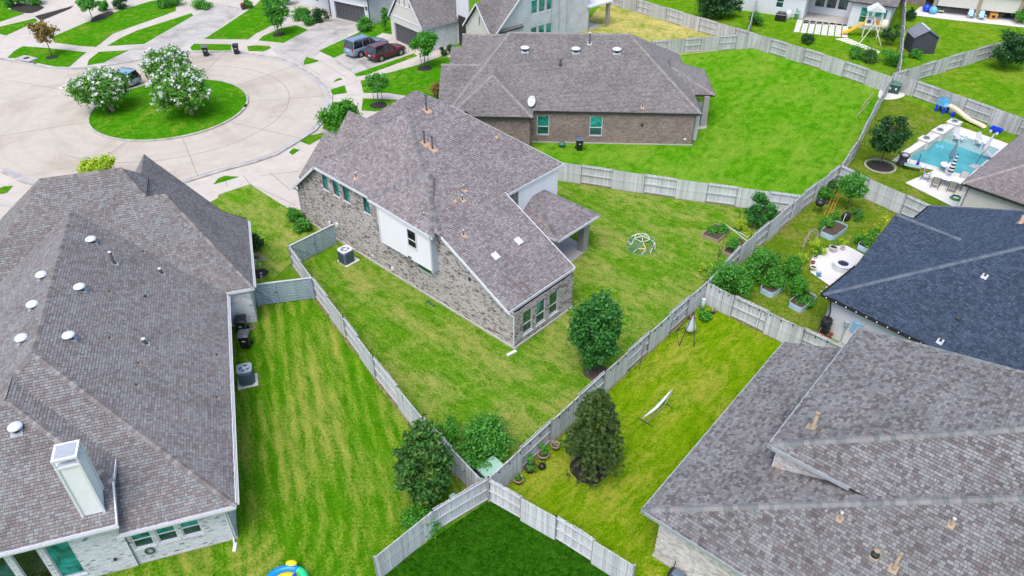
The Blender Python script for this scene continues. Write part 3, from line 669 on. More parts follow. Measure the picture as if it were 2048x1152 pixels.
A.wall((-.05, -23.5), (-.05, -25.4), 2.65, 'brick_pale', (-1, 0), uv=True)
A.wall((4.2, .12), (4.2, -1.2), [(0, 3.4), (1.32, 4.2)], 'stucco_white', (-1, 0))
A.box('foundation', 'slab', (-.04, .05), (11, -.4), 0, .06)
A.gutter((-.5, .46, e), (4.3, .46, e), out=(0, 1), down=0); A.gutter((4.0, .56, 3.45), (11, .56, 3.45), out=(0, 1)); A.gutter((-.56, .3, e), (-.56, -15.4, e), out=(-1, 0)); A.gutter((-2.1, -15.8, 2.75), (-2.1, -23.7, 2.75), out=(-1, 0))
A.fascia([((-.5, .4, e), (4.2, .4, e)), ((4.07, .5, 3.45), (11, .5, 3.45)), ((-.5, .4, e), (-.5, -15.6, e)), ((-2.05, -15.65, 2.75), (-2.05, -23.8, 2.75)), ((-2.05, -15.65, 2.75), (-.3, -15.65, 2.75)), ((4.07, .5, 3.45), (4.07, -1.03, 4.38)), ((4.07, -1.03, 4.38), (4.07, -2.3, 4.38))])
# chimney: white boarded shaft, metal shroud on top
ch = MB()
cxy = [A.L(4.48, -.06), A.L(5.30, -.06), A.L(5.30, -.88), A.L(4.48, -.88)][::-1]
ch.prism([(q.x, q.y) for q in cxy], 3.6, 6.75); CH = ch.build('chimney', 'board_white', A.T)
tr = MB()
for i in range(4):
    q = cxy[i]; tr.box((q.x, q.y, 5.17), (.1, .1, 3.1), A.ang)
tr.build('corner_board', 'trim_white', CH)
cm = A.L(4.9, -.475); m = MB()
m.box((cm.x, cm.y, 6.79), (.93, .93, .09), A.ang)
m.box((cm.x, cm.y, 7.22), (.93, .93, .1), A.ang)
for sx in (-1, 1):
    for sy in (-1, 1): q = A.L(4.9+sx*.42, -.475+sy*.42); m.box((q.x, q.y, 7.0), (.06, .06, .4), A.ang)
m.build('chimney_shroud', 'trim_white', CH)
MB().box((cm.x, cm.y, 7.275), (.72, .7, .02), A.ang).build('shroud_lid', 'metal_grey', CH)
MB().lathe((cm.x, cm.y, 6.8), [(.16, 0), (.16, .28), (.22, .29), (.22, .33), (.01, .36)], 14).build('flue', 'metal_grey', CH, True)
for px, k in (((180, 475), 0), ((157, 570), 0), ((135, 667), 0), ((81, 546), 4), ((63, 605), 4), ((41, 672), 4), ((28, 850), 2)): A.vent_dome(k, px, .3)
for px, h, r in (((228, 527), .75, .07), ((322, 546), .3, .08), ((290, 687), .3, .08)): A.pipe(0, px, h, r, 'pipe_dark', 'metal_grey', 'vent_white')
for px in ((287, 505), (219, 585), (219, 678), (277, 728), (273, 772), (434, 712), (433, 797)): A.pipe(0, px, .16, .035, 'pipe_dark', 'flash_rust', None, .07)
A.box_vent(0, (290, 593), (.2, .12, .08), 'metal_dark')
# small fittings on the rear wall: wreath-like lantern and a hose bib box
lq = A.L(3.55, .08, .75)
for i in range(14):
    a = i*2*math.pi/14; m = MB(); 
m = MB(); m.path([lq+A.x*(.17*math.cos(a*math.pi/7))+Vector((0, 0, .2*math.sin(a*math.pi/7))) for a in range(15)], .045, 6); m.build('wall_wreath', 'glass_green', A.T)
q = A.L(4.9, .2, .95); MB().rbox((q.x, q.y, q.z), (.12, .08, .14), A.ang, .015).build('wall_box', 'metal_dark', A.T)
q = A.L(.1, .5, .03); MB().rbox((q.x, q.y, .05), (.45, .16, .07), A.ang+1.4, .02).build('splash_block', 'trim_white', A.T)

# ------------------------------------------------------------------ two-storey brick house in the middle (u to the street, w away from the left garden)
B = House('house', 'two-storey pale brick house with mauve shingle roof and white boarded bay', at(1028.7, 696.7), 137.08, True, 'mauve')
fz = lambda u: 9.7-.85*(u-13.8)
B.roof([
 [(18.6, -.3, 5.62), (13.8, 4.5, 9.7), (5.68, -.3, 5.6)],                                               # 0 side slope
 [(21.95, -.3, fz(21.95)), (18.6, -.3, fz(18.6)), (13.8, 4.5, 9.7), (13.8, 7.0, 9.7), (18.4, 12, fz(18.4)), (21.95, 12, fz(21.95))],  # 1 street slope
 [(.2, -.3, 2.83), (5.68, -.3, 5.6), (13.8, 4.5, 9.7), (13.8, 5.8, 9.7), (.2, 5.8, 2.83)],              # 2 rear slope down to the one-storey wing
 [(6.4, 5.8, 5.45), (13.8, 5.8, 9.7), (13.8, 7.0, 9.7), (6.4, 12.0, 5.45)],                             # 3 upper rear slope
 [(13.8, 7.0, 9.7), (6.4, 12.0, 5.45), (18.4, 12.0, 5.45)],                                             # 4 far hip
 [(2.95, 7.5, 2.8), (2.95, 11.9, 2.8), (6.5, 10.0, 4.2), (6.5, 8.86, 4.2)],                             # 5 porch roof
 [(2.95, 7.5, 2.8), (6.5, 8.86, 4.2), (6.5, 7.0, 2.8)],                                                 # 6
 [(2.95, 11.9, 2.8), (6.5, 10.0, 4.2), (6.5, 11.9, 2.8)],                                               # 7
 [(12.5, -.42, 5.58), (9.0, 2.05, 7.7), (6.15, -.62, 5.5)],                                             # 8 roof of the boarded bay
 [(21.7, 2.9, 6.0), (16.5, 2.9, 6.0), (16.5, .35, 3.4), (21.9, .35, 3.4)],                            # 9 street gables, slopes towards us
 [(19.7, 3.95, 8.0), (15.4, 3.95, 8.0), (15.4, 1.4, 5.4), (19.7, 1.4, 5.4)],                            # 10
 [(19.5, 10, 7.75), (14, 10, 7.75), (14, 4.6, 6.7), (19.9, 4.6, 6.7)],                                  # 11
 [(21.7, 2.9, 6.0), (16.5, 2.9, 6.0), (16.5, 6, 2.9), (21.9, 6, 2.9)],                                  # 12
 [(19.7, 3.95, 8.0), (15.4, 3.95, 8.0), (15.4, 6.5, 5.4), (19.7, 6.5, 5.4)],                            # 13
 [(19.5, 10, 7.75), (14, 10, 7.75), (14, 12, 5.4), (19.5, 12, 5.4)]])                                   # 14
for a, b, i, j in (((18.6, -.3, 5.62), (13.8, 4.5, 9.7), 0, 1), ((5.68, -.3, 5.6), (13.8, 4.5, 9.7), 0, 2), ((13.8, 4.5, 9.7), (13.8, 7.0, 9.7), 1, 2), ((2.95, 7.5, 2.8), (6.5, 8.86, 4.2), 5, 6),
                   ((2.95, 11.9, 2.8), (6.5, 10, 4.2), 5, 7), ((12.5, -.42, 5.58), (9.0, 2.05, 7.7), 8, 0), ((6.15, -.62, 5.5), (9.0, 2.05, 7.7), 8, 2), ((21.7, 2.9, 6.0), (19.5, 2.9, 6.0), 9, 12), ((19.7, 3.95, 8.0), (16.4, 3.95, 8.0), 10, 13), ((19.5, 10, 7.75), (16.5, 10, 7.75), 11, 14)):
    B.caps(a, b, i, j)
B.done_caps()
def on_wall(px, w):                                         # (u, z) of a photo position on the wall plane w
    a, b = B.L(0, w), B.L(1, w); t = b-a; n = Vector((-t.y, t.x, 0)); o = Vector((0, 0, CAM_H)); q = at(*px)-o
    r = o+q*((a-o).dot(n)/q.dot(n)); return (r-a).dot(t), r.z
hb = []
for (x0, y0), (x1, y1) in (((642, 343), (658, 382)), ((663, 355), (680, 395)), ((683, 365), (701, 407)), ((724, 387), (740, 422))):
    ua, za = on_wall((x0, y0), 0); ub, zb = on_wall((x1, y1), 0); hb.append((min(ua, ub), max(ua, ub), zb, za))
hb = [(a, b, min(c, d), max(c, d)) for a, b, c, d in hb]
ua, _ = on_wall((832, 524), 0); ub, _ = on_wall((863, 546), 0)
ho = [(min(a, b), max(a, b), 3.95, 5.3) for a, b, c, d in hb]+[(min(ua, ub), max(ua, ub), 1.75, 2.35)]
_, W = B.wall((0, 0), (21.76, 0), [(0, 2.72), (5.68, 5.5), (18.6, 5.5), (21.76, 2.75)], 'mortar', (0, -1), ho, bricks='brick_flashed', rec=.11)
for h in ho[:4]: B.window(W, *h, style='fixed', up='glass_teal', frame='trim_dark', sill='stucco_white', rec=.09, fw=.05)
B.window(W, *ho[4], style='fixed', up='glass_green', frame='trim_white', rec=.09, fw=.04)
hr = [(.75, 1.6, .55, 2.25), (1.95, 2.8, .55, 2.25), (3.15, 4.0, .55, 2.25)]
_, W = B.wall((0, 0), (0, 5.4), 2.72, 'mortar', (-1, 0), hr, bricks='brick_flashed', rec=.11)
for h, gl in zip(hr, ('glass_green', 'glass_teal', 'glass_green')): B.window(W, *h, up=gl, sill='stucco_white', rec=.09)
B.wall((0, 5.4), (7.0, 5.4), [(0, 2.72), (7, 5.6)], 'brick_pier', (0, 1), uv=True)
B.wall((6.5, 7.4), (6.5, 11.5), 5.4, 'board_white', (-1, 0))
_, W = B.wall((6.5, 5.4), (6.5, 7.4), 5.4, 'brick_pier', (-1, 0), [(.5, 1.5, 3.3, 4.9)], uv=True); B.window(W, .5, 1.5, 3.3, 4.9, up='glass_black', lo='glass_black')
B.wall((6.5, 11.5), (21, 11.5), 5.4, 'brick_pier', (0, 1), uv=True); B.wall((21.5, 0), (21.5, 11.5), 2.7, 'brick_pier', (1, 0), uv=True)
lap = MB(); lap.add([(0, 0, 0), (0, 1, 0), (0, 1, .2), (0, 0, .2), (-.022, 0, 0), (-.022, 1, 0), (-.006, 1, .2), (-.006, 0, .2)], [(4, 5, 6, 7), (0, 1, 5, 4), (3, 7, 6, 2), (0, 4, 7, 3), (1, 2, 6, 5)])
me = mesh_of(lap, 'siding_board', 'board_white')
for k in range(14): inst('siding_board', me, B.T, B.L(6.495, 11.48, 2.75+k*.19), B.ang+math.pi, (1, 4.06, 1), (0, 0, B.ang))
# boarded bay on the side wall
b0, b1 = 6.45, 11.55
B.box('bay', 'board_white', (b0, .05), (b1, -.42), 2.66, 5.42)
lap2 = MB(); lap2.add([(0, 0, 0), (1, 0, 0), (1, 0, .17), (0, 0, .17), (0, -.02, 0), (1, -.02, 0), (1, -.006, .17), (0, -.006, .17)], [(4, 5, 6, 7), (0, 1, 5, 4), (3, 7, 6, 2), (0, 4, 7, 3), (1, 2, 6, 5)])
lap2.v = [(x, -y, z) for x, y, z in lap2.v]; lap2.f = [f for f in lap2.f]; me = mesh_of(lap2, 'siding_board', 'board_white')
for k in range(17):
    inst('siding_board', me, B.T, B.L(b0+.06, -.424, 2.68+k*.16), 0, (b1-b0-.12, 1, 1), (0, 0, B.ang))
for u in (b0+.05, b1-.05): B.box('corner_board', 'trim_white' if u > 9 else 'trim_grey', (u-.07, -.40), (u+.07, -.475), 2.62, 5.45)
B.box('corner_board', 'trim_grey', (b0-.03, .0), (b0-.005, -.46), 2.62, 5.45)
Wb = lambda t, z, o=0.0: B.L(b0+t, -.46-o, z)
uw, _ = on_wall((815, 446), -.45); uw2, _ = on_wall((834, 488), -.45)
B.window(Wb, uw2-b0, uw-b0+.1, 3.75, 5.05, up='glass_black', lo='glass_black', rec=-.02, fw=.05, frame='trim_white')
for du in (.0, .16): q = B.L(8.55+du, -.5, 2.85); MB().rbox((q.x, q.y, q.z), (.1, .07, .1), B.ang, .015).build('wall_vent', 'metal_dark', B.T)
q = B.L(3.65, -.03, 3.35); MB().rbox((q.x, q.y, q.z), (.2, .06, .24), B.ang, .015).build('wall_vent', 'metal_dark', B.T)
B.fascia([((.2, -.3, 2.83), (5.68, -.3, 5.6)), ((.2, -.3, 2.83), (.2, 5.8, 2.83)), ((.2, 5.8, 2.83), (6.2, 5.8, 5.86)), ((6.4, 5.8, 5.45), (6.4, 12, 5.45)), ((6.4, 12, 5.45), (13, 7.6, 9.2)), ((2.95, 7.5, 2.8), (2.95, 11.9, 2.8)), ((2.95, 11.9, 2.8), (6.5, 11.9, 2.8)), ((2.95, 7.5, 2.8), (6.4, 7.05, 2.8)),
          ((12.5, -.3, 5.6), (18.6, -.3, 5.62)), ((18.6, -.3, 5.62), (21.95, -.3, fz(21.95))), ((6.1, -.62, 5.5), (12.5, -.45, 5.55))])
B.fascia([((18.62, -.36, 5.56), (21.97, -.36, fz(21.95)-.06))], 'trim_white', 'rake_board', .2, .05)
for (u, w) in ((3.35, 11.05), (3.35, 7.75)): B.box('porch_pier', 'brick_pier', (u-.02, w-.3), (u+.5, w+.25), .05, 2.72)
B.wall((6.5, 7.3), (3.6, 7.3), 2.7, 'brick_pier', (0, 1), uv=True)
B.box('foundation', 'slab', (-.1, -.1), (21.8, .2), 0, .1); B.box('foundation', 'slab', (-.1, .2), (.2, 5.5), 0, .1)
m = MB(); z = Vector((0, 0, 1)); m.path([B.L(21.9, -.25, 2.7), B.L(21.72, -.06, 2.4), B.L(21.72, -.06, .15), B.L(22, -.15, .05)], .045, 6); m.build('downspout', 'trim_grey', B.T)
m = MB(); m.path([B.L(.15, -.3, 2.75), B.L(.0, -.05, 2.4), B.L(.0, -.05, .2)], .045, 6); m.build('downspout', 'trim_white', B.T)
q = B.L(-.2, -.45, .05); MB().rbox((q.x, q.y, .06), (.7, .2, .07), math.radians(38), .02).build('splash_block', 'trim_white', B.T)
for px, h, r in (((853, 220), 1.0, .06), ((849, 286), .8, .055), ((865, 297), .8, .055)): B.pipe(2 if px[0] > 860 else 2, px, h, r, 'pipe_dark', 'flash_rust', 'pipe_dark', .2)
for px, k in (((712, 355), 0), ((848, 435), 0), ((927, 470), 2), ((928, 380), 2), ((925, 400), 2)): B.pipe(k, px, .32, .03, 'pipe_dark', 'flash_rust', 'vent_white', .12)
for px in ((910, 404), (993, 276)): B.box_vent(2 if px[0] < 950 else 3, px, (.22, .25, .1), 'flash_rust')
for px in ((991, 513), (1037, 483)): B.box_vent(2, px)
# electric meter, conduit and hose bibs low on the side wall
for u, z, sz in ((18.1, 1.1, (.22, .12, .4)), (17.2, 1.4, (.3, .14, .3)), (13.3, .5, (.12, .1, .25)), (11.2, .45, (.2, .12, .25))):
    q = B.L(u, -.06, z); MB().rbox((q.x, q.y, q.z), sz, B.ang, .02).build('meter_box', 'trim_white', B.T)

# ------------------------------------------------------------------ brick house behind it
C = House('house', 'brown brick one-storey house with satellite dish and three white dome vents', at(1383.8, 291.3), 177.34, shingle='umber')
ez = 3.05
C.roof([
 [(-.4, .1, ez), (5.6, -7.2, 7.43), (16.6, -7.2, 7.43), (21.5, .1, ez)],                                # 0 garden slope
 [(-.4, .1, ez), (5.6, -7.2, 7.43), (-.4, -14.4, ez)],                                                  # 1 right hip
 [(5.6, -7.2, 7.43), (16.6, -7.2, 7.43), (21.5, -14.4, ez), (-.4, -14.4, ez)],                          # 2
 [(16.6, -7.2, 7.43), (21.5, .1, ez), (21.5, -14.4, ez)],                                               # 3 street hip
 [(14.15, 1.5, ez), (17.8, -2.3, 5.3), (21.4, 1.5, ez)],                                                # 4 hip end of the near wing
 [(14.15, 1.5, ez), (17.8, -2.3, 5.3), (17.8, -6.5, 5.3), (14.15, -6.5, ez)],                           # 5
 [(21.4, 1.5, ez), (17.8, -2.3, 5.3), (17.8, -6.5, 5.3), (21.4, -6.5, ez)],                             # 6
 [(16.5, -4.5, 5.35), (22.6, -4.5, 5.35), (22.6, -.9, ez), (16.5, -.9, ez)],                            # 7 street wing
 [(16.5, -4.5, 5.35), (22.6, -4.5, 5.35), (22.6, -8.1, ez), (16.5, -8.1, ez)],                          # 8
 [(15, -10.1, 6.25), (21.2, -10.1, 6.25), (21.2, -6.0, 3.7), (15, -6.0, 3.7)],                          # 9
 [(15, -10.1, 6.25), (21.2, -10.1, 6.25), (21.2, -15, ez), (15, -15, ez)],                              # 10
 [(20, -8.9, 5.4), (22.2, -8.9, 5.4), (22.2, -5.2, ez), (20, -5.2, ez)],                                # 11
 [(-2.25, -4.1, ez), (-2.25, -10.4, ez), (1.6, -8.6, 4.6), (1.6, -7.0, 4.6)],                           # 12 porch
 [(-2.25, -4.1, ez), (1.6, -7.0, 4.6), (1.6, -4.1, ez)],                                                # 13
 [(-2.25, -10.4, ez), (1.6, -8.6, 4.6), (1.6, -10.4, ez)]])                                             # 14
for a, b, i, j in (((-.4, .1, ez), (5.6, -7.2, 7.43), 0, 1), ((5.6, -7.2, 7.43), (16.6, -7.2, 7.43), 0, 2), ((16.6, -7.2, 7.43), (21.5, .1, ez), 0, 3), ((14.15, 1.5, ez), (17.8, -2.3, 5.3), 4, 5), ((21.4, 1.5, ez), (17.8, -2.3, 5.3), 4, 6),
                   ((17.8, -2.3, 5.3), (17.8, -4.4, 5.3), 5, 6), ((17.8, -4.5, 5.35), (22.6, -4.5, 5.35), 7, 8), ((16.8, -10.1, 6.25), (21.2, -10.1, 6.25), 9, 10), ((-2.25, -4.1, ez), (1.6, -7, 4.6), 12, 13), ((5.6, -7.2, 7.43), (-.4, -14.4, ez), 1, 2)):
    C.caps(a, b, i, j)
C.done_caps()
hc = []
for x0, x1 in ((1073, 1097), (1177, 1202)):
    a, b = (at(x0, 288)-C.o).dot(C.x), (at(x1, 288)-C.o).dot(C.x); hc.append((min(a, b), max(a, b), .75, 2.55))
_, W = C.wall((0, -.05), (14.3, -.05), 2.95, 'brick_brown', (0, 1), hc, uv=True)
for h in hc: C.window(W, *h, sill='brick_pier')
C.wall((14.3, 1.2), (21, 1.2), 2.95, 'brick_brown', (0, 1), uv=True); C.wall((14.3, -.05), (14.3, 1.2), 2.95, 'brick_brown', (-1, 0), uv=True)
C.wall((0, -.05), (0, -14), 2.95, 'brick_brown', (-1, 0), uv=True); C.wall((21, 1.2), (21, -14), 2.95, 'brick_brown', (1, 0), uv=True)
C.box('porch_pier', 'brick_pier', (-1.3, -3.9), (-1.75, -4.4), .05, 2.95); C.box('porch_pier', 'brick_pier', (-1.3, -9.7), (-1.75, -10.2), .05, 2.95)
C.box('porch_wall', 'stucco_white', (-.1, -1.0), (-.5, -3.8), .05, 2.4)
C.fascia([((-.4, .1, ez), (14.15, .1, ez)), ((14.15, 1.5, ez), (21.4, 1.5, ez)), ((14.15, 1.5, ez), (14.15, .2, ez)), ((-2.25, -4.1, ez), (-.5, -4.1, ez)), ((-2.25, -4.1, ez), (-2.25, -10.4, ez)), ((-.4, .1, ez), (-.4, -4.1, ez))], 'trim_dark')
C.box('foundation', 'slab', (-.05, 0.02), (14.2, -.3), 0, .1)
for px in ((1050, 93), (1152, 95), (1234, 96)): C.vent_dome(0, px, .42)
C.pipe(0, (1179, 86), .9, .08, 'pipe_dark', 'metal_grey', 'vent_white', .15); C.pipe(0, (1121, 130), .45, .07, 'metal_dark', 'metal_dark', 'metal_dark', .12); C.pipe(0, (1285, 214), .2, .04, 'pipe_dark', 'flash_rust')
q = C.L(4.6, .0, 1.9); MB().rbox((q.x, q.y, q.z), (.22, .08, .22), C.ang, .02).build('wall_vent', 'metal_dark', C.T)
q = C.L(.7, .0, .6); MB().rbox((q.x, q.y, q.z), (.2, .1, .15), C.ang, .02).build('wall_vent', 'trim_white', C.T)
# satellite dish
q = C.on(5, (1063, 216)); dm = MB(); aim = Vector((-.25, -.75, .45)).normalized(); rot = aim.to_track_quat('Z', 'Y').to_matrix()
prof = [(.01, -.07), (.2, -.05), (.36, .0), (.43, .05), (.43, .065), (.36, .015), (.2, -.035), (.01, -.055)]
k = 18; dc = q+Vector((0, 0, .62)); dm.add([dc+rot@Vector((r*.8*math.cos(2*math.pi*i/k), r*1.1*math.sin(2*math.pi*i/k), z)) for r, z in prof for i in range(k)], [(j*k+i, j*k+(i+1) % k, (j+1)*k+(i+1) % k, (j+1)*k+i) for j in range(len(prof)-1) for i in range(k)])
DS = dm.build('satellite_dish', 'vent_white', C.R, True)
m = MB(); m.tube(q, dc, .035); m.tube(dc, dc+rot@Vector((0, -.3, .45)), .02); m.build('dish_mast', 'metal_grey', C.R)

# ------------------------------------------------------------------ house with the black roof
Dh = House('house', 'white house with black shingle roof beside the vegetable garden', at(1646, 588, 2.9), 42.95, shingle='black')
Dh.roof([
 [(0, 0, 2.9), (9.2, -9.2, 7.5), (12.0, -9.2, 7.5), (15.0, 0, 2.9)],                                     # 0 garden slope
 [(0, 0, 2.9), (9.2, -9.2, 7.5), (9.2, -16, 7.5), (0, -16, 2.9)],                                        # 1 near slope
 [(15.0, 0, 2.9), (12.0, -9.2, 7.5), (12.0, -16, 7.5), (15.0, -16, 2.9)],                                # 2 far slope
 [(4.35, .05, 2.9), (8.4, .05, 4.93), (8.4, -4.2, 4.93)],                                                # 3 gable, near slope
 [(12.45, .05, 2.9), (8.4, .05, 4.93), (8.4, -4.2, 4.93)],                                               # 4 gable, far slope
 [(9.2, -9.2, 7.5), (12.0, -9.2, 7.5), (12.0, -16, 7.5), (9.2, -16, 7.5)]], 'underlay_black')
for a, b, i, j in (((0, 0, 2.9), (9.2, -9.2, 7.5), 0, 1), ((8.4, .05, 4.93), (8.4, -4.1, 4.93), 3, 4), ((15, 0, 2.9), (12, -9.2, 7.5), 0, 2)): Dh.caps(a, b, i, j, True)
Dh.wall((.35, -.4), (.35, -16), 2.8, 'stucco_white', (-1, 0)); Dh.wall((.35, -.4), (14.6, -.4), [(0, 2.8), (4.2, 2.85), (8.05, 4.8), (12, 2.85), (14.25, 2.8)], 'stucco_white', (0, 1)); Dh.wall((14.6, -.4), (14.6, -16), 2.8, 'stucco_white', (1, 0))
Dh.gutter((-.05, .1, 2.88), (-.05, -15.8, 2.88), 'trim_dark', out=(-1, 0)); Dh.gutter((.0, .06, 2.88), (4.3, .06, 2.88), 'trim_dark', out=(0, 1)); Dh.gutter((12.5, .06, 2.88), (15, .06, 2.88), 'trim_dark', out=(0, 1))
m = MB()
for k in range(26):
    q = Dh.L(-.17, -.3-k*.62, 2.9); m.lathe(q, [(.03, -.06), (.04, 0), (.01, .03)], 6)
for k in range(8):
    q = Dh.L(.2+k*.6, .2, 2.9); m.lathe(q, [(.03, -.06), (.04, 0), (.01, .03)], 6)
for k in range(5):
    q = Dh.L(12.6+k*.6, .2, 2.9); m.lathe(q, [(.03, -.06), (.04, 0), (.01, .03)], 6)
m.build('eave_light', 'vent_white', Dh.T, kind='stuff')
Dh.fascia([((4.35, .08, 2.9), (8.4, .08, 4.93)), ((8.4, .08, 4.93), (12.45, .08, 2.9))], 'trim_dark')
Dh.pipe(1, (1970, 552), .3, .04, 'pipe_dark', 'metal_grey'); Dh.pipe(1, (1881, 682), .3, .05, 'pipe_dark', 'metal_grey'); Dh.box_vent(1, (1916, 637), (.25, .25, .12), 'metal_dark'); Dh.pipe(0, (2042, 446), .5, .12, 'flash_rust', 'metal_grey')
q = Dh.L(.3, -2.35, 1.55); MB().rbox((q.x, q.y, q.z), (.12, .6, .7), Dh.ang, .02).build('electric_panel', plain('panel_blue', (.22, .42, .62), .5), Dh.T)
q = Dh.L(.27, -1.75, 1.5); MB().rbox((q.x, q.y, q.z), (.14, .28, .38), Dh.ang, .03).build('meter_box', 'metal_grey', Dh.T)
m = MB(); m.path([Dh.L(.27, -1.75, 1.35), Dh.L(.27, -1.75, .02)], .035); m.build('conduit', 'metal_grey', Dh.T)

# ------------------------------------------------------------------ house in the right foreground
E_ = House('house', 'cream brick house with grey weathered shingle roof and tan vent pipes', at(1283, 1020, 3.1), 49.7, shingle='grey')
z0 = 3.1
E_.roof([
 [(0, 0, z0), (8.0, -15.4, z0+6.16), (14.3, -15.4, z0+6.16), (14.3, 0, z0)],                             # 0 garden slope, shallow
 [(0, 0, z0), (8.0, -15.4, z0+6.16), (8.0, -19, z0+6.16), (0, -19, z0)],                                 # 1 near slope, steep
 [(4.15, -3.2, 6.0), (14.2, -3.3, 6.0), (11.0, -13, 9.9), (9.3, -13, 9.9)],                              # 2 upper storey, garden slope
 [(4.15, -3.2, 6.0), (9.3, -13, 9.9), (9.3, -19, 9.9), (4.15, -19, 6.0)],                                # 3 upper storey, near slope
 [(14.2, -3.3, 6.0), (11.0, -13, 9.9), (14.2, -13, 6.0)]])                                               # 4
E_.caps((0, 0, z0), (8.0, -15.4, z0+6.16), 0, 1, True, .15); E_.caps((4.15, -3.2, 6.0), (9.3, -13, 9.9), 2, 3, True, .15); E_.caps((14.2, -3.3, 6), (11, -13, 9.9), 2, 4); E_.done_caps()
E_.wall((.4, -.75), (.4, -19), 2.95, 'mortar_cream', (-1, 0), bricks='brick_cream'); E_.wall((.4, -.75), (14, -.75), 2.95, 'brick_pale', (0, 1), uv=True)
E_.wall((14, -.75), (14, -10), [(0, 3.1), (9.25, 6.8)], 'brick_pale', (1, 0), uv=True)
E_.wall((4.5, -3.5), (4.5, -6.6), 5.95, 'mortar_cream', (-1, 0), z0=4.2, bricks='brick_cream'); E_.wall((4.5, -3.5), (13.9, -3.5), 5.95, 'mortar_cream', (0, 1), z0=4.2)
E_.fascia([((0, 0, z0), (14.3, 0, z0)), ((0, 0, z0), (0, -19, z0)), ((4.15, -3.2, 6), (14.2, -3.3, 6)), ((4.15, -3.2, 6), (4.15, -6.6, 6.0))], 'metal_grey')
E_.box('ledge_flashing', 'pipe_tan', (4.42, -3.6), (4.5, -6.4), 4.62, 4.72)
E_.box('foundation', 'slab', (.36, -.7), (.6, -19), 0, .12)
E_.pipe(2, (1626, 855), .85, .085, 'pipe_tan', 'pipe_tan', 'pipe_tan', .15)
for px in ((1680, 1036), (1903, 1048)): E_.pipe(1, px, .3, .045, 'pipe_tan', 'pipe_tan', 'vent_white', .10)
E_.pipe(1, (1751, 1108), .22, .1, 'metal_dark', 'pipe_tan', 'pipe_tan', .13); E_.pipe(1, (1788, 1135), .85, .06, 'pipe_tan', 'pipe_tan', 'pipe_tan', .13)

# ------------------------------------------------------------------ house by the pool
F_ = House('house', 'cream stucco house with tan shingle roof beside the pool', at(1924, 366, 2.9), 43, shingle='tan')
F_.roof([[(0, 0, 2.9), (7, -7, 6.9), (12, -7, 6.9), (19, 0, 2.9)], [(0, 0, 2.9), (7, -7, 6.9), (7, -12, 6.9), (0, -14, 2.9)], [(7, -7, 6.9), (12, -7, 6.9), (12, -12, 6.9), (7, -12, 6.9)]])
F_.caps((0, 0, 2.9), (7, -7, 6.9), 0, 1); F_.done_caps()
F_.wall((.35, -.4), (.35, -14), 2.8, 'stucco_cream', (-1, 0)); F_.wall((.35, -.4), (19, -.4), 2.8, 'stucco_cream', (0, 1))
F_.fascia([((0, 0, 2.9), (19, 0, 2.9)), ((0, 0, 2.9), (0, -14, 2.9))], 'trim_dark')
m = MB(); m.path([F_.L(.2, -.25, 2.8), F_.L(.28, -.33, 2.5), F_.L(.28, -.33, .1)], .06); m.build('downspout', 'trim_white', F_.T)
q = F_.L(.2, -2.2, 0); m = MB(); m.tube(q, q+Vector((0, 0, 1.5)), .02); m.lathe(q+Vector((0, 0, 1.55)), [(.01, -.1), (.1, -.06), (.1, .06), (.01, .1)], 10); m.build('wall_lamp', 'metal_dark', F_.T)
m = MB(); m.path([F_.L(.27, -4.9, 2.85), F_.L(.27, -4.9, .1)], .05); m.build('downspout', 'trim_grey', F_.T)

# ------------------------------------------------------------------ houses at the far side of the street and beyond the back fences
G_ = House('house', 'pale brick two-storey house with stacked green windows and two steep front gables', (9.2, 92.1), 221, True, 'umber')
# local: u runs to the street, w runs away from us
gl = lambda q: ((Vector((q[0], q[1], 0))-G_.o).dot(G_.x), (Vector((q[0], q[1], 0))-G_.o).dot(G_.y))
ug, wg = gl((-10.0, 84.1)); ug2, wg2 = gl((-13.9, 90.3)); u2, w2 = gl((-3.2, 84.1)); u3, w3 = gl((-6.2, 87.7)); 
G_.roof([
 [(u2+.3, -.3, 2.8), (u2+.3, 4.9, 2.8), (u2-6.2, 4.9, 8.6), (u2-6.2, -.3, 8.6)],                         # street slope over the side wall
 [(u2+.9, -.2, 2.8), (u2+.9, 2.2, 5.7), (u2-4, 2.2, 5.7), (u2-4, -.2, 2.8)], [(u2+.9, 4.7, 2.8), (u2+.9, 2.2, 5.7), (u2-4, 2.2, 5.7), (u2-4, 4.7, 2.8)],
 [(ug+.2, wg-.2, 2.8), (ug+.2, wg+3.2, 7.0), (ug-6, wg+3.2, 7.0), (ug-6, wg-.2, 2.8)], [(ug+.2, wg+6.6, 2.8), (ug+.2, wg+3.2, 7.0), (ug-6, wg+3.2, 7.0), (ug-6, wg+6.6, 2.8)],
 [(-.3, -.3, 6.2), (-.3, 10, 6.2), (5, 5, 9.6), (5, 4.8, 9.6)], [(-.3, -.3, 6.2), (5, 4.8, 9.6), (u2-6.2, 4.8, 9.6), (u2-6.2, -.3, 6.2)]])
tri = lambda L_, h, a, b=6.0: [(0, a), (L_/2, b), (L_, a)]
hg = [(9.2, 10.1, 1.0, 2.7), (10.5, 11.4, 1.0, 2.7), (11.8, 12.7, 1.0, 2.7)]
ux = sorted(gl((x_, y_))[0] for x_, y_ in ((2.0, 86.0), (4.6, 88.4))); w0 = ux[0]; st = (ux[1]-ux[0])/3
hg = [(w0+st*k+.1, w0+st*k+st-.12, zz, zz+1.5) for k in range(3) for zz in (.75, 3.75)]
_, W = G_.wall((0, 0), (u2+.3, 0), [(0, 6.1), (u2-3.6, 6.1), (u2+.3, 2.75)], 'brick_pale', (0, -1), hg, uv=True)
for h in hg: G_.window(W, *h, up='glass_teal', lo='glass_teal', style='fixed')
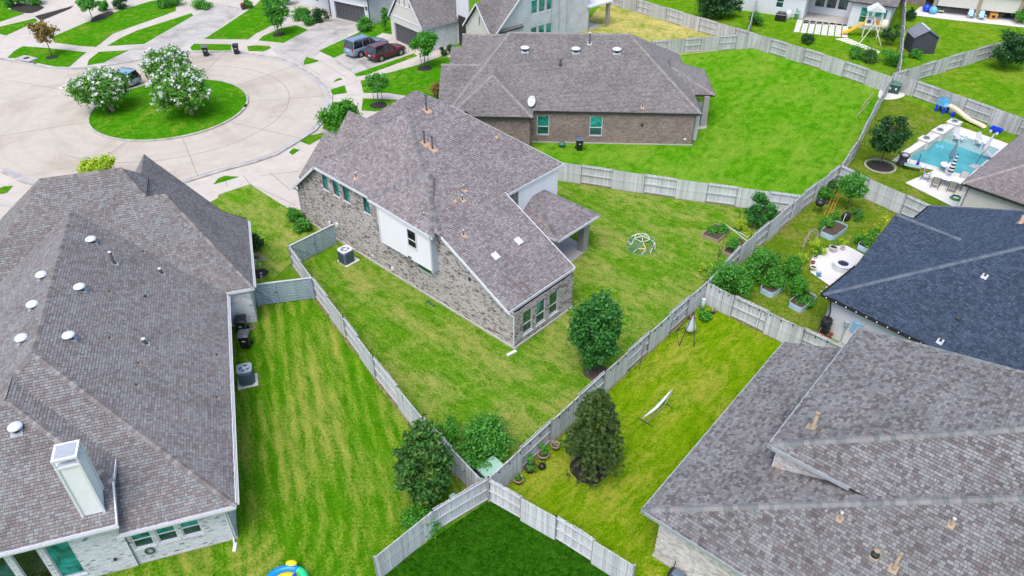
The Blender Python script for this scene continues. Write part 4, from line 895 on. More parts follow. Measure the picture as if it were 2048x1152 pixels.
for t in (-.02, 6.2, w0-.9, w0-2.2): m = MB(); m.path([G_.L(t, -.06, 6.1), G_.L(t, -.06, .1)], .045); m.build('downspout', 'trim_grey', G_.T)
G_.wall((u2+.55, 0), (u2+.55, 4.5), [(0, 2.8), (2.2, 5.5), (4.5, 2.8)], 'stucco_cream', (1, 0), [(1.5, 2.6, 1.0, 1.75)]); Wf = G_.lastW
G_.window(Wf, 1.5, 2.6, 1.0, 1.75, style='fixed', frame='trim_white', up='glass_teal')
for t in (1.0, 2.65): q = [Wf(t, .9, .02), Wf(t+.4, .9, .02), Wf(t+.4, 1.8, .02), Wf(t, 1.8, .02)]; MB().add(q+[v+G_.x*.03 for v in q], [(0,1,2,3),(4,5,6,7),(0,1,5,4),(1,2,6,5),(2,3,7,6),(3,0,4,7)]).build('shutter', 'shutter', G_.T)
q = [Wf(2.0, 3.3, .02), Wf(2.1, 3.3, .02), Wf(2.1, 4.2, .02), Wf(2.0, 4.2, .02)]; MB().add(q+[v+G_.x*.02 for v in q], [(0,1,2,3),(4,5,6,7),(0,1,5,4),(1,2,6,5),(2,3,7,6),(3,0,4,7)]).build('wall_slot', 'shutter', G_.T)
dw = wg2-wg
_, W = G_.wall((ug, wg), (ug, wg+6.4), [(0, 2.75), (3.2, 6.7), (6.4, 2.75)], 'stucco_cream', (1, 0), [(1.0, 5.7, 0, 2.15)], rec=.25)
def garage_door(H, W, t0, t1, h, rec=.2, rows=4, cols=8):
    d = MB(); q = [W(t0, 0, -rec), W(t1, 0, -rec), W(t1, h, -rec), W(t0, h, -rec)]; d.quad(*q); D_ = d.build('garage_door', 'door_dark', H.T)
    w = (t1-t0)/cols; hh = h/rows
    for i in range(cols):
        for j in range(rows):
            a, b, c, e = t0+i*w+.04, t0+(i+1)*w-.04, j*hh+.04, (j+1)*hh-.04
            MB().add([W(x, y, -rec+o) for o in (0, .03) for x, y in ((a, c), (b, c), (b, e), (a, e))], [(4,5,6,7),(0,1,5,4),(1,2,6,5),(2,3,7,6),(3,0,4,7)]).build('door_panel', 'door_dark', D_)
    return D_
garage_door(G_, W, 1.0, 5.7, 2.15)
for zz, (a, b) in ((2.9, (.15, 6.25)), (4.4, (1.4, 5.0))): MB().add([W(x, y, o) for o in (.01, .05) for x, y in ((a, zz), (b, zz), (b, zz+.12), (a, zz+.12))], [(4,5,6,7),(0,1,5,4),(1,2,6,5),(2,3,7,6),(3,0,4,7)]).build('trim_band', 'trim_white', G_.T)
for t in (2.2, 3.2, 4.2): MB().add([W(x, y, o) for o in (.01, .04) for x, y in ((t-.05, 4.5), (t+.05, 4.5), (t+.05, 5.6), (t-.05, 5.6))], [(4,5,6,7),(0,1,5,4),(1,2,6,5),(2,3,7,6),(3,0,4,7)]).build('trim_band', 'shutter', G_.T)
q = W(.55, 2.1, .1); MB().rbox((q.x, q.y, q.z), (.18, .18, .4), G_.ang, .03).build('wall_lantern', 'metal_dark', G_.T)
G_.wall((ug, wg), (ug-6, wg), 2.75, 'brick_pale', (0, -1), uv=True); G_.wall((u2+.2, wg+.1), (u2+.2, 4.4), 5.4, 'stucco_white', (1, 0))
G_.box('entry_door', 'trim_dark', (u2+.35, 5.0), (u2+.25, 6.2), 0, 3.4)
G_.gutter((ug+.2, wg-.25, 2.78), (ug-6, wg-.25, 2.78), 'trim_grey', out=(0, -1))
q = gl((11.8, 94.2)); G_.box('porch_pier', 'brick_pier', (q[0]-.2, q[1]-.2), (q[0]+.2, q[1]+.2), 0, 2.8); G_.box('porch_roof', 'trim_white', (q[0]-.4, q[1]-.4), (.3, 4), 2.8, 3.0)
G_.fascia([((u2+.9, -.2, 2.8), (u2+.9, 2.2, 5.7)), ((u2+.9, 2.2, 5.7), (u2+.9, 4.7, 2.8)), ((ug+.2, wg-.2, 2.8), (ug+.2, wg+3.2, 7.0)), ((ug+.2, wg+3.2, 7), (ug+.2, wg+6.6, 2.8)), ((u2+.3, -.34, 2.75), (u2-3.4, -.34, 6.1))], 'trim_white', 'rake_board', .2, .04)

H_ = House('house', 'white house with dark double garage door and clipped hedges', (-17.5, 93.8), 148, True, 'umber')
_, W = H_.wall((0, 0), (6.6, 0), 3.4, 'stucco_white', (0, -1), [(.75, 5.75, 0, 2.15)], rec=.25); garage_door(H_, W, .75, 5.75, 2.15)
q = W(.35, 2.1, .12); MB().rbox((q.x, q.y, q.z), (.18, .18, .4), H_.ang, .03).build('wall_lantern', 'metal_dark', H_.T)
MB().add([W(x, y, o) for o in (.01, .08) for x, y in ((.6, 2.17), (5.9, 2.17), (5.9, 2.32), (.6, 2.32))], [(4,5,6,7),(0,1,5,4),(1,2,6,5),(2,3,7,6),(3,0,4,7)]).build('door_head', 'trim_white', H_.T)
H_.wall((0, 0), (0, 14), 3.4, 'brick_pale', (-1, 0), uv=True); H_.wall((6.6, 0), (6.6, 2.2), 3.4, 'stucco_white', (1, 0))
_, W = H_.wall((6.6, 2.2), (14.5, 2.2), 3.4, 'stucco_white', (0, -1), [(.7, 1.8, .05, 2.4), (4.6, 5.8, .9, 2.3)]); H_.window(W, .7, 1.8, .05, 2.4, style='fixed', up='shutter', frame='trim_dark'); H_.window(W, 4.6, 5.8, .9, 2.3, up='glass_black', lo='glass_black')
for t in (4.1, 5.85): MB().add([W(x, y, o) for o in (.01, .04) for x, y in ((t, .85), (t+.42, .85), (t+.42, 2.35), (t, 2.35))], [(4,5,6,7),(0,1,5,4),(1,2,6,5),(2,3,7,6),(3,0,4,7)]).build('shutter', 'shutter', H_.T)
H_.roof([[(-.4, -.4, 3.4), (6.9, -.4, 3.4), (3.2, 4, 6.6)], [(-.4, -.4, 3.4), (3.2, 4, 6.6), (3.2, 12, 6.6), (-.4, 14, 3.4)], [(6.9, -.4, 3.4), (3.2, 4, 6.6), (3.2, 12, 6.6), (15, 12, 6.6), (15, 1.8, 3.4)]], shingles=True)
for t in (.02, 6.55): m = MB(); m.path([H_.L(t, -.07, 3.3), H_.L(t, -.07, .1)], .05); m.build('downspout', 'trim_dark', H_.T)

I_ = House('house', 'pale brick house with mulch beds at the head of the stained driveway', (-40.5, 106), 165, True, 'umber')
_, W = I_.wall((0, 0), (6.2, 0), 3.2, 'brick_pale', (0, -1), [(.6, 5.5, 0, 2.2)], uv=True, rec=.25)
dd = MB(); dd.quad(W(.6, 0, -.2), W(5.5, 0, -.2), W(5.5, 2.2, -.2), W(.6, 2.2, -.2)); dd.build('garage_door', 'stucco_cream', I_.T)
I_.wall((6.2, 1.5), (13, 1.5), 3.2, 'brick_pale', (0, -1), uv=True); I_.wall((0, 0), (0, 12), 3.2, 'brick_pale', (-1, 0), uv=True)
_, W = I_.wall((13, -2.5), (18.5, -2.5), 3.2, 'brick_pale', (0, -1), [(.5, 2.4, 0, 2.3), (3.0, 4.9, 0, 2.3)], uv=True, rec=.25)
for a in (.5, 3.0): dd = MB(); dd.quad(W(a, 0, -.2), W(a+1.9, 0, -.2), W(a+1.9, 2.3, -.2), W(a, 2.3, -.2)); dd.build('garage_door', 'door_dark', I_.T)
I_.wall((13, -2.5), (13, 1.5), 3.2, 'brick_pale', (-1, 0), uv=True); I_.wall((18.5, -2.5), (18.5, 2), 3.2, 'brick_pale', (1, 0), uv=True)
I_.wall((18.5, 2), (26, 2), 3.2, 'brick_pale', (0, -1), [(1, 2, 0, 2.4)], uv=True)
I_.roof([[(-.4, -.4, 3.2), (27, -.4, 3.2), (27, 6, 6.5), (5, 6, 6.5)], [(-.4, -.4, 3.2), (5, 6, 6.5), (5, 9, 6.5), (-.4, 13, 3.2)]])

J_ = House('house', 'white stucco house with open rear porch beside the play tower', (33.4, 98.3), -28, False, 'umber')
J0 = J_
_, W = J_.wall((-6, 0), (4.0, 0), 3.1, 'stucco_white', (0, -1), [(6.3, 7.2, 1.0, 2.6)]); J_.window(W, 6.3, 7.2, 1.0, 2.6, up='glass_green', lo='glass_dark')
J_.wall((4.0, 0), (4.0, 3.2), 3.1, 'stucco_white', (1, 0))
_, W = J_.wall((4.0, 3.2), (9.2, 3.2), 3.1, 'stucco_white', (0, -1), [(.6, 1.7, .9, 2.6), (2.0, 3.1, .9, 2.6), (3.4, 4.5, .9, 2.6)])
for a in (.6, 2.0, 3.4): J_.window(W, a, a+1.1, .9, 2.6, up='glass_dark', lo='glass_dark', frame='trim_dark')
J_.wall((9.2, 3.2), (9.2, -.4), 3.1, 'stucco_white', (-1, 0))
_, W = J_.wall((9.2, -.4), (13.9, -.4), 3.1, 'stucco_white', (0, -1), [(1.2, 2.6, .7, 2.5), (2.8, 4.2, .7, 2.5)])
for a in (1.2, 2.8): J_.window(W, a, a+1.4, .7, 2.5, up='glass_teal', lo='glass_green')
J_.wall((13.9, -.4), (13.9, 12), 3.1, 'stucco_white', (1, 0))
J_.roof([[(8.8, -.8, 3.1), (14.3, -.8, 3.1), (11.6, 4, 5.4)], [(14.3, -.8, 3.1), (11.6, 4, 5.4), (11.6, 12, 5.4), (14.3, 14, 3.1)], [(8.8, -.8, 3.1), (11.6, 4, 5.4), (11.6, 12, 5.4), (8.8, 12, 3.1)], [(-6.4, -.4, 3.1), (4.4, -.4, 3.1), (8.8, 2.8, 3.2), (8.8, 12, 6), (-6.4, 12, 6)]])
K_ = House('house', 'house with long white patio screens and timber posts', (53.0, 102.6), -22, False, 'umber')
_, W = K_.wall((-1.5, 0), (16, 0), 3.0, 'brick_brown', (0, -1), [(1.5, 2.6, .9, 2.5), (3.2, 5.2, 0, 2.3)], uv=True); K_.window(W, 1.5, 2.6, .9, 2.5, up='glass_dark'); K_.window(W, 3.2, 5.2, .05, 2.3, up='glass_black', lo='glass_black')
for u in (2.6, 7.6, 12.2): K_.box('porch_post', 'pipe_tan', (u-.2, -3.2), (u+.2, -2.8), 0, 2.9)
K_.box('porch_roof', 'board_white', (2.2, -3.4), (16, 0), 2.9, 3.1)
for a, b in ((2.9, 7.4), (7.8, 12.0)): K_.box('patio_screen', 'stucco_cream', (a, -3.1), (b, -3.05), 1.05, 2.9)
K_.roof([[(-2, -.4, 3.15), (16, -.4, 3.15), (16, 6, 6), (3, 6, 6)]])

# ------------------------------------------------------------------ fences
def picket_mesh(h, mat='picket'):
    m = MB(); w, t = .069, .009
    o = [(-w, 0), (w, 0), (w, h-.03), (w-.03, h), (-w+.03, h), (-w, h-.03)]
    m.add([(x, -t, z) for x, z in o]+[(x, t, z) for x, z in o], [tuple(range(5, -1, -1)), tuple(range(6, 12))]+[(i, (i+1) % 6, 6+(i+1) % 6, 6+i) for i in range(6)])
    return m
PK = mesh_of(picket_mesh(1.70), 'picket', 'picket')
FR = random.Random(11)
def fence(label, pts, first=1, single=True, hgt_=1.70, pan=2.4):
    pw = [at(*q) for q in pts]; T = thing('fence', label, 'fence', pw[0], 'wooden garden fences')
    side = first; joined = MB()
    for a, b in zip(pw[:-1], pw[1:]):
        L_ = (b-a).length; n = max(1, round(L_/pan)); d = (b-a)/L_; nr = Vector((d.y, -d.x, 0))
        if nr.dot(-(a+b)/2) < 0: nr = -nr
        rz = math.atan2(d.y, d.x)
        for k in range(n+1):
            q = a+d*(L_*k/n); MB().box((q.x, q.y, .86), (.09, .09, 1.72), rz).build('post', 'post', T)
        for k in range(n):
            c = a+d*(L_*(k+.5)/n)
            for zz in (.16, .86, 1.56): MB().box((c.x, c.y, zz), (L_/n-.09, .045, .09), rz).build('rail', 'rail', T)
            m_ = max(1, int((L_/n)/.142)); st = (L_/n)/m_
            for j in range(m_):
                q = a+d*(L_*k/n+st*(j+.5))+nr*(side*.062)
                q.z = FR.uniform(-.012, .012); lean = FR.gauss(0, .006)
                if single: inst('picket', PK, T, q, rot=(FR.gauss(0, .006), lean, rz))
                else:
                    pm = picket_mesh(hgt_); R = Matrix.Rotation(rz, 3, 'Z'); joined.add([q+R@Vector(v) for v in pm.v], pm.f)
            side = -side
    if single and 'dark turf' not in label:
        w_ = MB()
        for a, b in zip(pw[:-1], pw[1:]):
            n = max(2, int((b-a).length/.5)); pts_ = [a.lerp(b, i/n)+Vector((FR.uniform(-.08, .08), FR.uniform(-.08, .08), 0)) for i in range(n+1)]; strip(w_, pts_, .30, .018, .0215+.0007*len(label)%.004)
        struct('worn_edge', w_, 'worn')
    if not single: joined.build('pickets', 'pickets', T, kind='stuff')
    return T
fence('pale picket fence running down between the striped lawn and the dark turf', [(757,1158),(868,1066),(978,1000)], 1)
fence('pale picket fence with string lights between the climbing dome garden and the hammock garden', [(978,1000),(1206,786),(1408,602)], 1)
fence('pale picket fence sloping down between the dark turf and the hammock garden', [(978,1003),(1110,1078),(1262,1175)], -1)
fence('white picket fence running from the blue gate to the magnolia between two lawns', [(586,533),(632,596),(693,676),(752,757),(850,880),(965,1003)], -1)
fence('weathered fence between the two-storey house garden and the brick house lawn', [(1100,358),(1350,396),(1595,430)], 1)
fence('fence behind the raised vegetable beds and the feathery young tree', [(1408,602),(1474,531),(1557,460),(1600,422),(1672,366)], 1)
fence('fence with string lights between the hanging chair and the black-roofed house', [(1408,606),(1460,633),(1672,736)], 1)
fence('fence between the vegetable garden and the pool dining set', [(1672,367),(1729,396),(1800,428),(1905,478)], -1)
fence('leaning grey fence seen edge-on beside the bright green lawn', [(1672,366),(1705,318),(1738,250),(1776,182)], 1, False)
fence('fence behind the brick house beyond its bright green lawn', [(1300,112),(1400,104),(1505,96)], -1, False)
fence('long fence in front of the stepping stones and play tower', [(1505,96),(1640,138),(1776,186)], 1, False)
fence('fence behind the dry lawn of the two-storey pale house', [(1190,0),(1330,42),(1505,96)], 1, False)
fence('fence behind the toy slide and the pool terrace', [(1778,177),(1872,211),(2031,270),(2090,293)], 1, False)
fence('fence from the green transformer towards the dark tree by the shed', [(1780,178),(1890,143),(2030,102)], -1, False)
fence('narrow grey fence running away from the transformer past the shed', [(1790,178),(1800,90),(1806,-10)], 1, False)
fence('short fence running away behind the young dark tree at the top', [(1490,92),(1505,40),(1515,-10)], -1, False)
# blue-grey gates of horizontal boards
def gate_fence(label, p0, p1, h, leaf):
    a, b = at(*p0), at(*p1); L_ = (b-a).length; d = (b-a)/L_; nr = Vector((d.y, -d.x, 0)); rz = math.atan2(d.y, d.x)
    if nr.dot(-a) < 0: nr = -nr
    T = thing('gate', label, 'gate', a, 'side gates of blue-grey boards')
    bm = MB(); bm.box((0, 0, 0), (L_, .03, .145)); me = mesh_of(bm, 'board', 'board_blue')
    n = int(h/.19)
    for k in range(n): c = (a+b)/2; inst('board', me, T, c+Vector((0, 0, .14+k*h/n)), rz)
    for t in (.03, leaf, .97): q = a+d*(L_*t)+nr*.05; MB().box((q.x, q.y, h/2+.03), (.1, .07, h+.06), rz).build('post', 'board_blue', T)
    m = MB(); q0, q1 = a+d*(L_*.05)+nr*.05+Vector((0, 0, h-.1)), a+d*(L_*(leaf-.04))+nr*.05+Vector((0, 0, .15)); m.tube(q0, q1, .045, n=4); m.build('brace', 'board_blue', T)
    q = (a+b)/2; MB().box((q.x, q.y, h+.07), (L_+.06, .12, .04), rz).build('top_rail', 'rail', T)
    q = a+d*(L_*leaf)+nr*.12+Vector((0, 0, 1.0)); MB().rbox(q, (.14, .04, .06), rz, .01).build('latch', 'metal_dark', T)
    return T
gate_fence('blue-grey board gate with diagonal brace beside the two black bins', (515, 612), (632, 597), 1.62, .36)
gate_fence('blue-grey board gate beside the two-storey house air conditioner', (586, 533), (674, 488), 1.62, .5)

# ------------------------------------------------------------------ trees and shrubs
NR = np.random.default_rng(5)
def leaf_cloud(centers, radii, n, size, up=.35, shell=.45, elong=1.6, squash=.85):
    """n separate leaves spread through clumps; each leaf is a small folded blade"""
    C = np.array(centers, float); Rr = np.array(radii, float); wts = Rr**2; wts /= wts.sum()
    idx = NR.choice(len(C), n, p=wts); d = NR.normal(size=(n, 3)); d /= np.linalg.norm(d, axis=1)[:, None]
    rr = np.clip(np.abs(NR.normal(.35+.6*shell, .33, n)), .05, 1.45)
    pos = C[idx]+d*(Rr[idx]*rr)[:, None]*np.array([1, 1, squash])
    nrm = d*.7+NR.normal(size=(n, 3))*.55+np.array([0, 0, up]); nrm /= np.linalg.norm(nrm, axis=1)[:, None]
    t = np.cross(nrm, NR.normal(size=(n, 3))); t /= np.linalg.norm(t, axis=1)[:, None]; b = np.cross(nrm, t)
    s = size*(.6+.8*NR.random(n))[:, None]
    v = np.stack([pos-t*s*elong*.5, pos-b*s*.5+nrm*s*.12, pos+t*s*elong*.5, pos+b*s*.5+nrm*s*.12], 1)
    return v.reshape(-1, 3)
def np_mesh(name, v, mat, parent, kind=None):
    org = ORG[parent.name]; n = len(v)//4
    me = bpy.data.meshes.new(name); me.vertices.add(len(v)); me.vertices.foreach_set('co', (v-np.array(org)).astype(np.float32).ravel())
    me.loops.add(n*4); me.loops.foreach_set('vertex_index', np.arange(n*4, dtype=np.int32)); me.polygons.add(n)
    me.polygons.foreach_set('loop_start', np.arange(0, n*4, 4, dtype=np.int32)); me.polygons.foreach_set('loop_total', np.full(n, 4, dtype=np.int32))
    me.update(calc_edges=True); me.validate(); me.materials.append(MATS[mat])
    o = bpy.data.objects.new(name, me); COL.objects.link(o); o.parent = parent; ORG[o.name] = org
    if kind: o['kind'] = kind
    return o
def crown_clumps(c, w, h, shape, k, rng, rs=(.085, .19)):
    out, rad = [], []
    for i in range(k):
        while True:
            x, y, z = (rng.uniform(-1, 1) for _ in range(3))
            if x*x+y*y+z*z <= 1 and (x*x+y*y+z*z > .25 or rng.random() < .3): break
        if shape == 'cone': f = .30+.85*(1-(z+1)/2)**.8
        elif shape == 'vase': f = .62+.38*(z+1)/2
        else: f = 1.0
        out.append((c[0]+x*w/2*f*.90, c[1]+y*w/2*f*.90, c[2]+z*h/2*.9)); rad.append(w*rng.uniform(*rs)*(.7+.3*f))
    return out, rad
def tree(label, base, h, w, leaf='leaf_mid', n=5000, size=.11, shape='round', trunk=.07, clear=.3, clumps=26, bark='bark', name='tree', group=None, bloom=None, stems=1, stakes=0, lean=(0, 0), up=.35, cat='tree', squash=.85, elong=1.6, rs=(.085, .19)):
    b = at(*base) if not isinstance(base, Vector) else base; rng = random.Random(sum(map(ord, label)))
    T = thing(name, label, cat, b, group)
    ch = h*(1-clear); cz = h*clear+ch/2; c = (b.x+lean[0], b.y+lean[1], cz)
    cl, rd = crown_clumps(c, w, ch, shape, clumps, rng, rs)
    tm = MB()
    for k in range(stems):
        a = 2*math.pi*k/stems; off = Vector((math.cos(a), math.sin(a), 0))*(.12*w*.3 if stems > 1 else 0)
        f0 = b+off*.4; pts = [f0, f0+off*.5+Vector((lean[0]*.4, lean[1]*.4, h*clear*.6)), b+off*1.6+Vector((lean[0], lean[1], h*clear+ch*.25)), b+off*2+Vector((lean[0], lean[1], h*clear+ch*.75))]
        rs = [trunk, trunk*.8, trunk*.6, trunk*.15]
        for i in range(3): tm.tube(pts[i]-Vector((0, 0, .03 if i == 0 else 0)), pts[i+1], rs[i], rs[i+1], 8)
        for j in range(int(12/stems)+1):
            q = Vector(rng.choice(cl)); t = rng.uniform(.2, .9); s0 = pts[1].lerp(pts[3], t); md = s0.lerp(q, .5)+Vector((0, 0, .06*h))
            tm.tube(s0, md, trunk*.4, trunk*.25, 5); tm.tube(md, q, trunk*.25, trunk*.08, 5)
    tm.build('trunk', bark, T, True)
    v = leaf_cloud(cl, rd, n, size, up=up, squash=squash, elong=elong); v[:, 2] = np.maximum(v[:, 2], .03)
    cr = np_mesh('crown', v, leaf, T)
    if bloom:
        top = [(p, r) for p, r in zip(cl, rd)]; bc, br = [], []
        for p, r in top:
            for _ in range(bloom[1]):
                d = Vector((rng.gauss(0, 1), rng.gauss(0, 1), rng.gauss(.25, 1))).normalized(); bc.append(tuple(Vector(p)+d*r*1.05)); br.append(bloom[2]*rng.uniform(.7, 1.3))
        np_mesh('blossoms', leaf_cloud(bc, br, len(bc)*12, bloom[2]*.8, shell=.3, elong=1.1), bloom[0], T)
    for k in range(stakes):
        a = 2*math.pi*k/max(stakes, 1)+.6; q = b+Vector((math.cos(a)*.45, math.sin(a)*.45, 0)); MB().tube(q-Vector((0, 0, .05)), q+Vector((0, 0, 1.5)), .03, n=6).build('stake', 'stake', T)
    return T
def shrub(label, base, w, h, leaf='leaf_mid', n=900, size=.08, group=None, name='shrub', k=9, bloom=None, up=.4, bark='bark'):
    return tree(label, base, h, w, leaf, n, size, 'round', .02, .04, k, bark, name, group, bloom, 3, 0, (0, 0), up, 'shrub', rs=(.16, .27))
# on the round island
for lab, bs, tp, w in (('white flowering crape myrtle at the left of the round island', (230, 226), (212, 150), 5.0), ('white flowering crape myrtle at the back of the round island', (352, 164), (338, 104), 4.7), ('white flowering crape myrtle nearest the front of the round island', (388, 235), (368, 146), 5.2)):
    tree(lab, bs, hgt(*bs, *tp), w, 'leaf_myrtle', 13000, .17, 'round', .08, .34, 60, 'bark_pale', group='crape myrtles on the island', bloom=('bloom_white', 5, .21), stems=4, lean=(-.7, .1), rs=(.11, .2))
    disc('mulch_bed', bs, 1.0, 'mulch', .13, .1)
# street and front garden trees
for lab, bs, tp, w, lf, n, sz, cl, st in (
 ('thin reddish tree beside the storm drain', (104, 112), (80, 40), 2.6, 'leaf_red', 900, .17, .42, 0),
 ('leafy green street tree in front of the dark double garage', (558, 68), (553, -12), 3.2, 'leaf_mid', 3200, .14, .25, 3),
 ('bright staked street tree near the maroon car', (850, 134), (846, 62), 2.8, 'leaf_bright', 3200, .14, .38, 3),
 ('slender staked tree on the verge beside the mauve roof', (757, 208), (748, 146), 2.3, 'leaf_mid', 1100, .13, .4, 2),
 ('leafy tree growing in front of the two-storey house', (683, 268), (690, 202), 3.6, 'leaf_bright', 3600, .15, .1, 0),
 ('yellow-green tree showing behind the left house ridge', (206, 372), (204, 311), 2.8, 'leaf_yellow', 1800, .14, .2, 0),
 ('small tree beside the dark mulch bed at the top', (186, 42), (172, -8), 2.6, 'leaf_mid', 1200, .14, .45, 0),
 ('large dark oak behind the dry lawn fence', (1428, 36), (1428, -22), 4.6, 'leaf_dark', 4200, .17, .12, 0),
 ('spindly young tree beside the large dark oak', (1468, 34), (1470, -5), 2.0, 'leaf_dark', 500, .14, .25, 0),
 ('dark round tree behind the toy slide fence', (2012, 138), (2020, 62), 3.9, 'leaf_dark', 3600, .15, .2, 0),
 ('dark tree with black mulch ring beside the pool', (1760, 330), (1780, 228), 3.0, 'leaf_dark', 4200, .12, .25, 0),
 ('feathery young tree behind the metal planters', (1693, 418), (1708, 346), 2.1, 'leaf_mid', 2200, .10, .3, 0)):
    tree(lab, bs, hgt(*bs, *tp), w, lf, int(n*1.5), sz*1.1, 'round', .06, cl, 34, stakes=st, group='garden trees', rs=(.11, .22))
for bs, r in (((558, 70), .9), ((850, 137), 1.0), ((757, 211), 1.0), ((1760, 333), 1.15), ((104, 115), .8)): disc('mulch_bed', bs, r, 'mulch', .03, .08)
# edging stones round the pool tree bed
ec = at(1760, 333); ET = thing('bed_edging', 'ring of pale edging stones round the dark pool tree', 'edging', ec)
bm = MB(); bm.rbox((0, 0, .05), (.22, .12, .12), 0, .02); me = mesh_of(bm, 'edging_stone', 'kerb')
for i in range(34):
    a = 2*math.pi*i/34; inst('edging_stone', me, ET, ec+Vector((1.22*math.cos(a), 1.22*math.sin(a), 0)), a+math.pi/2+RND.uniform(-.1, .1))
# around the middle garden
tree('dense dark oak standing beside the diagonal fence', (1190, 742), hgt(1190, 742, 1203, 588), 3.0, 'leaf_oak', 11500, .115, 'round', .07, .10, 100, stakes=1)
def conifer(label, base, h, w):
    b = at(*base); rng = random.Random(3); T = thing('conifer', label, 'tree', b); MB().tube(b, b+Vector((0, 0, h*.97)), .1, .02, 8).build('trunk', 'bark', T); cl, rd = [], []; br = MB(); tips, tr_ = [], []
    for i in range(190):
        t = .05+.95*rng.random()**.85; z = h*(.03+.95*t); L_ = w*.5*(1-t)**.5*rng.uniform(.8, 1.12)*min(1, .55+2.2*t)+.06; a = rng.uniform(0, 6.283); d = Vector((math.cos(a), math.sin(a), 0)); prev = b+Vector((0, 0, z))
        for k in range(1, 7):
            s_ = k/6; q = b+Vector((0, 0, z))+d*(L_*s_)+Vector((0, 0, .25*L_*math.sin(s_*2.2)-min(.42*L_, max(z-.22, 0)+.25*L_)*s_*s_)); q.z = max(q.z, .12); br.tube(prev, q, .018*(1.1-s_), .018*(1-s_), 4, False); prev = q
            if k > 1: cl.append(tuple(q)); rd.append(.15*(1.15-.5*s_))
            if k > 4: tips.append(tuple(q)); tr_.append(.09)
    br.build('branches', 'leaf_yellow' if False else 'bark_pale', T); np_mesh('crown', leaf_cloud(cl, rd, 22000, .06, elong=3.4, up=.2), 'leaf_conifer', T); np_mesh('new_growth', leaf_cloud(tips, tr_, 3200, .05, elong=3.6, up=.5), 'leaf_tip', T); return T
conifer('pointed conifer with drooping branches beside the terracotta pots', (1182, 940), hgt(1182, 940, 1180, 778), 3.4)
disc('mulch_bed', (1178, 938), 1.0, 'mulch', .02, .07); disc('mulch_bed', (1192, 745), .8, 'soil', .02, .04)
tree('large glossy magnolia bush against the white fence', (856, 1002), hgt(856, 1002, 860, 846), 2.6, 'leaf_magnolia', 15000, .11, 'round', .06, .02, 100, name='magnolia', elong=2.2)
shrub('light green feathery bush behind the magnolia', (893, 880), 1.6, 1.3, 'leaf_bright', 2600, .07)
shrub('wide bright green bush beside the green transformer', (958, 912), 3.1, 1.8, 'leaf_mid', 8500, .09, k=30)
shrub('clipped bright green round bush below the magnolia', (842, 1056), 1.8, 1.2, 'leaf_bright', 6500, .07, k=14)
for lab, bs, w, h, lf in (('glossy green shrub at the street corner of the two-storey house', (592, 440), 1.3, 1.0, 'leaf_mid'), ('smaller shrub beside the electric meter of the two-storey house', (611, 462), 1.4, .9, 'leaf_mid'), ('dark shrub against the left house wall', (512, 500), 1.1, 1.3, 'leaf_dark'),
   ('small round bush beside the hanging chair', (1409, 637), .75, .5, 'leaf_bright'), ('yellow and red shrub at the corner of the brick house', (875, 198), 1.6, 2.0, 'leaf_red'), ('round clipped shrub beside the brick house walk', (893, 110), 1.3, 1.2, 'leaf_dark'),
   ('dark bush behind the stepping stones', (1612, 88), 1.6, 1.0, 'leaf_dark'), ('bright green shrub in the corner by the shed', (1782, 128), 2.4, 2.0, 'leaf_bright'), ('dark shrub in front of the play tower', (1776, 92), 2.0, 2.6, 'leaf_dark'), ('reddish shrub along the stepping stone fence', (1742, 122), 2.4, 1.3, 'leaf_magnolia'), ('low green shrub along the stepping stone fence', (1712, 114), 2.0, 1.0, 'leaf_mid'),
   ('shrub behind the fence corner of the dry lawn', (1510, 50), 2.0, 1.6, 'leaf_mid'), ('small bush beside the shed', (1832, 116), 1.5, .8, 'leaf_mid'), ('tree-like bush at the top right corner', (2043, 48), 2.2, 2.6, 'leaf_mid'), ('bush at the end of the long patio', (1818, 42), 1.3, 1.6, 'leaf_dark'),
   ('grassy clump near the black kettle grill', (1651, 402), 1.2, 1.1, 'leaf_bright'), ('feathery shrub in the fence corner by the planter pots', (1662, 382), .9, 1.0, 'leaf_magnolia')):
    shrub(lab, bs, w, h, lf, 2200, .10, 'garden shrubs', k=12)
# clipped hedges and beds of the houses across the street
for lab, bs, w, h in (('long clipped hedge in front of the white house', (604, 38), 2.6, 1.2), ('round clipped bush in front of the white house', (615, 50), 1.5, 1.1), ('wide clipped bush beside the dark double garage', (642, 42), 2.2, 1.3), ('clipped bush pair between the two garages', (728, 60), 2.2, 1.4), ('tall slim shrub at the corner of the pale garage', (772, 62), 1.0, 3.0),
   ('round bush at the top left mulch bed', (30, 12), 2.2, 1.4), ('bush beside the pale front wall', (70, 8), 2.6, 1.8), ('dark bush in front of the pale brick wall', (242, 17), 2.0, 1.7), ('leafy shrub bed along the pale brick wall', (340, 12), 3.6, 1.2), ('long low hedge along the stained driveway', (405, 16), 2.6, .9), ('small tree-like shrub beside the far garage', (207, 22), 1.4, 1.3), ('small bush beside the flower pot at the far garage', (497, 16), 1.3, 1.0), ('climbing shrub on the white house wall', (575, 10), 1.8, 2.2)):
    shrub(lab, bs, w, h, 'leaf_mid' if 'dark' not in lab else 'leaf_dark', 2200, .13, 'front garden shrubs', k=14)
patch([(14,18),(33,6),(95,12),(70,26),(50,27)], 'mulch', .05, 1, 'mulch_bed'); patch([(70,33),(147,12),(140,18),(82,42)], 'mulch', .05, 0, 'mulch_bed'); patch([(178,44),(190,32),(222,22),(230,26),(215,36),(190,45)], 'mulch', .06, 1, 'mulch_bed')
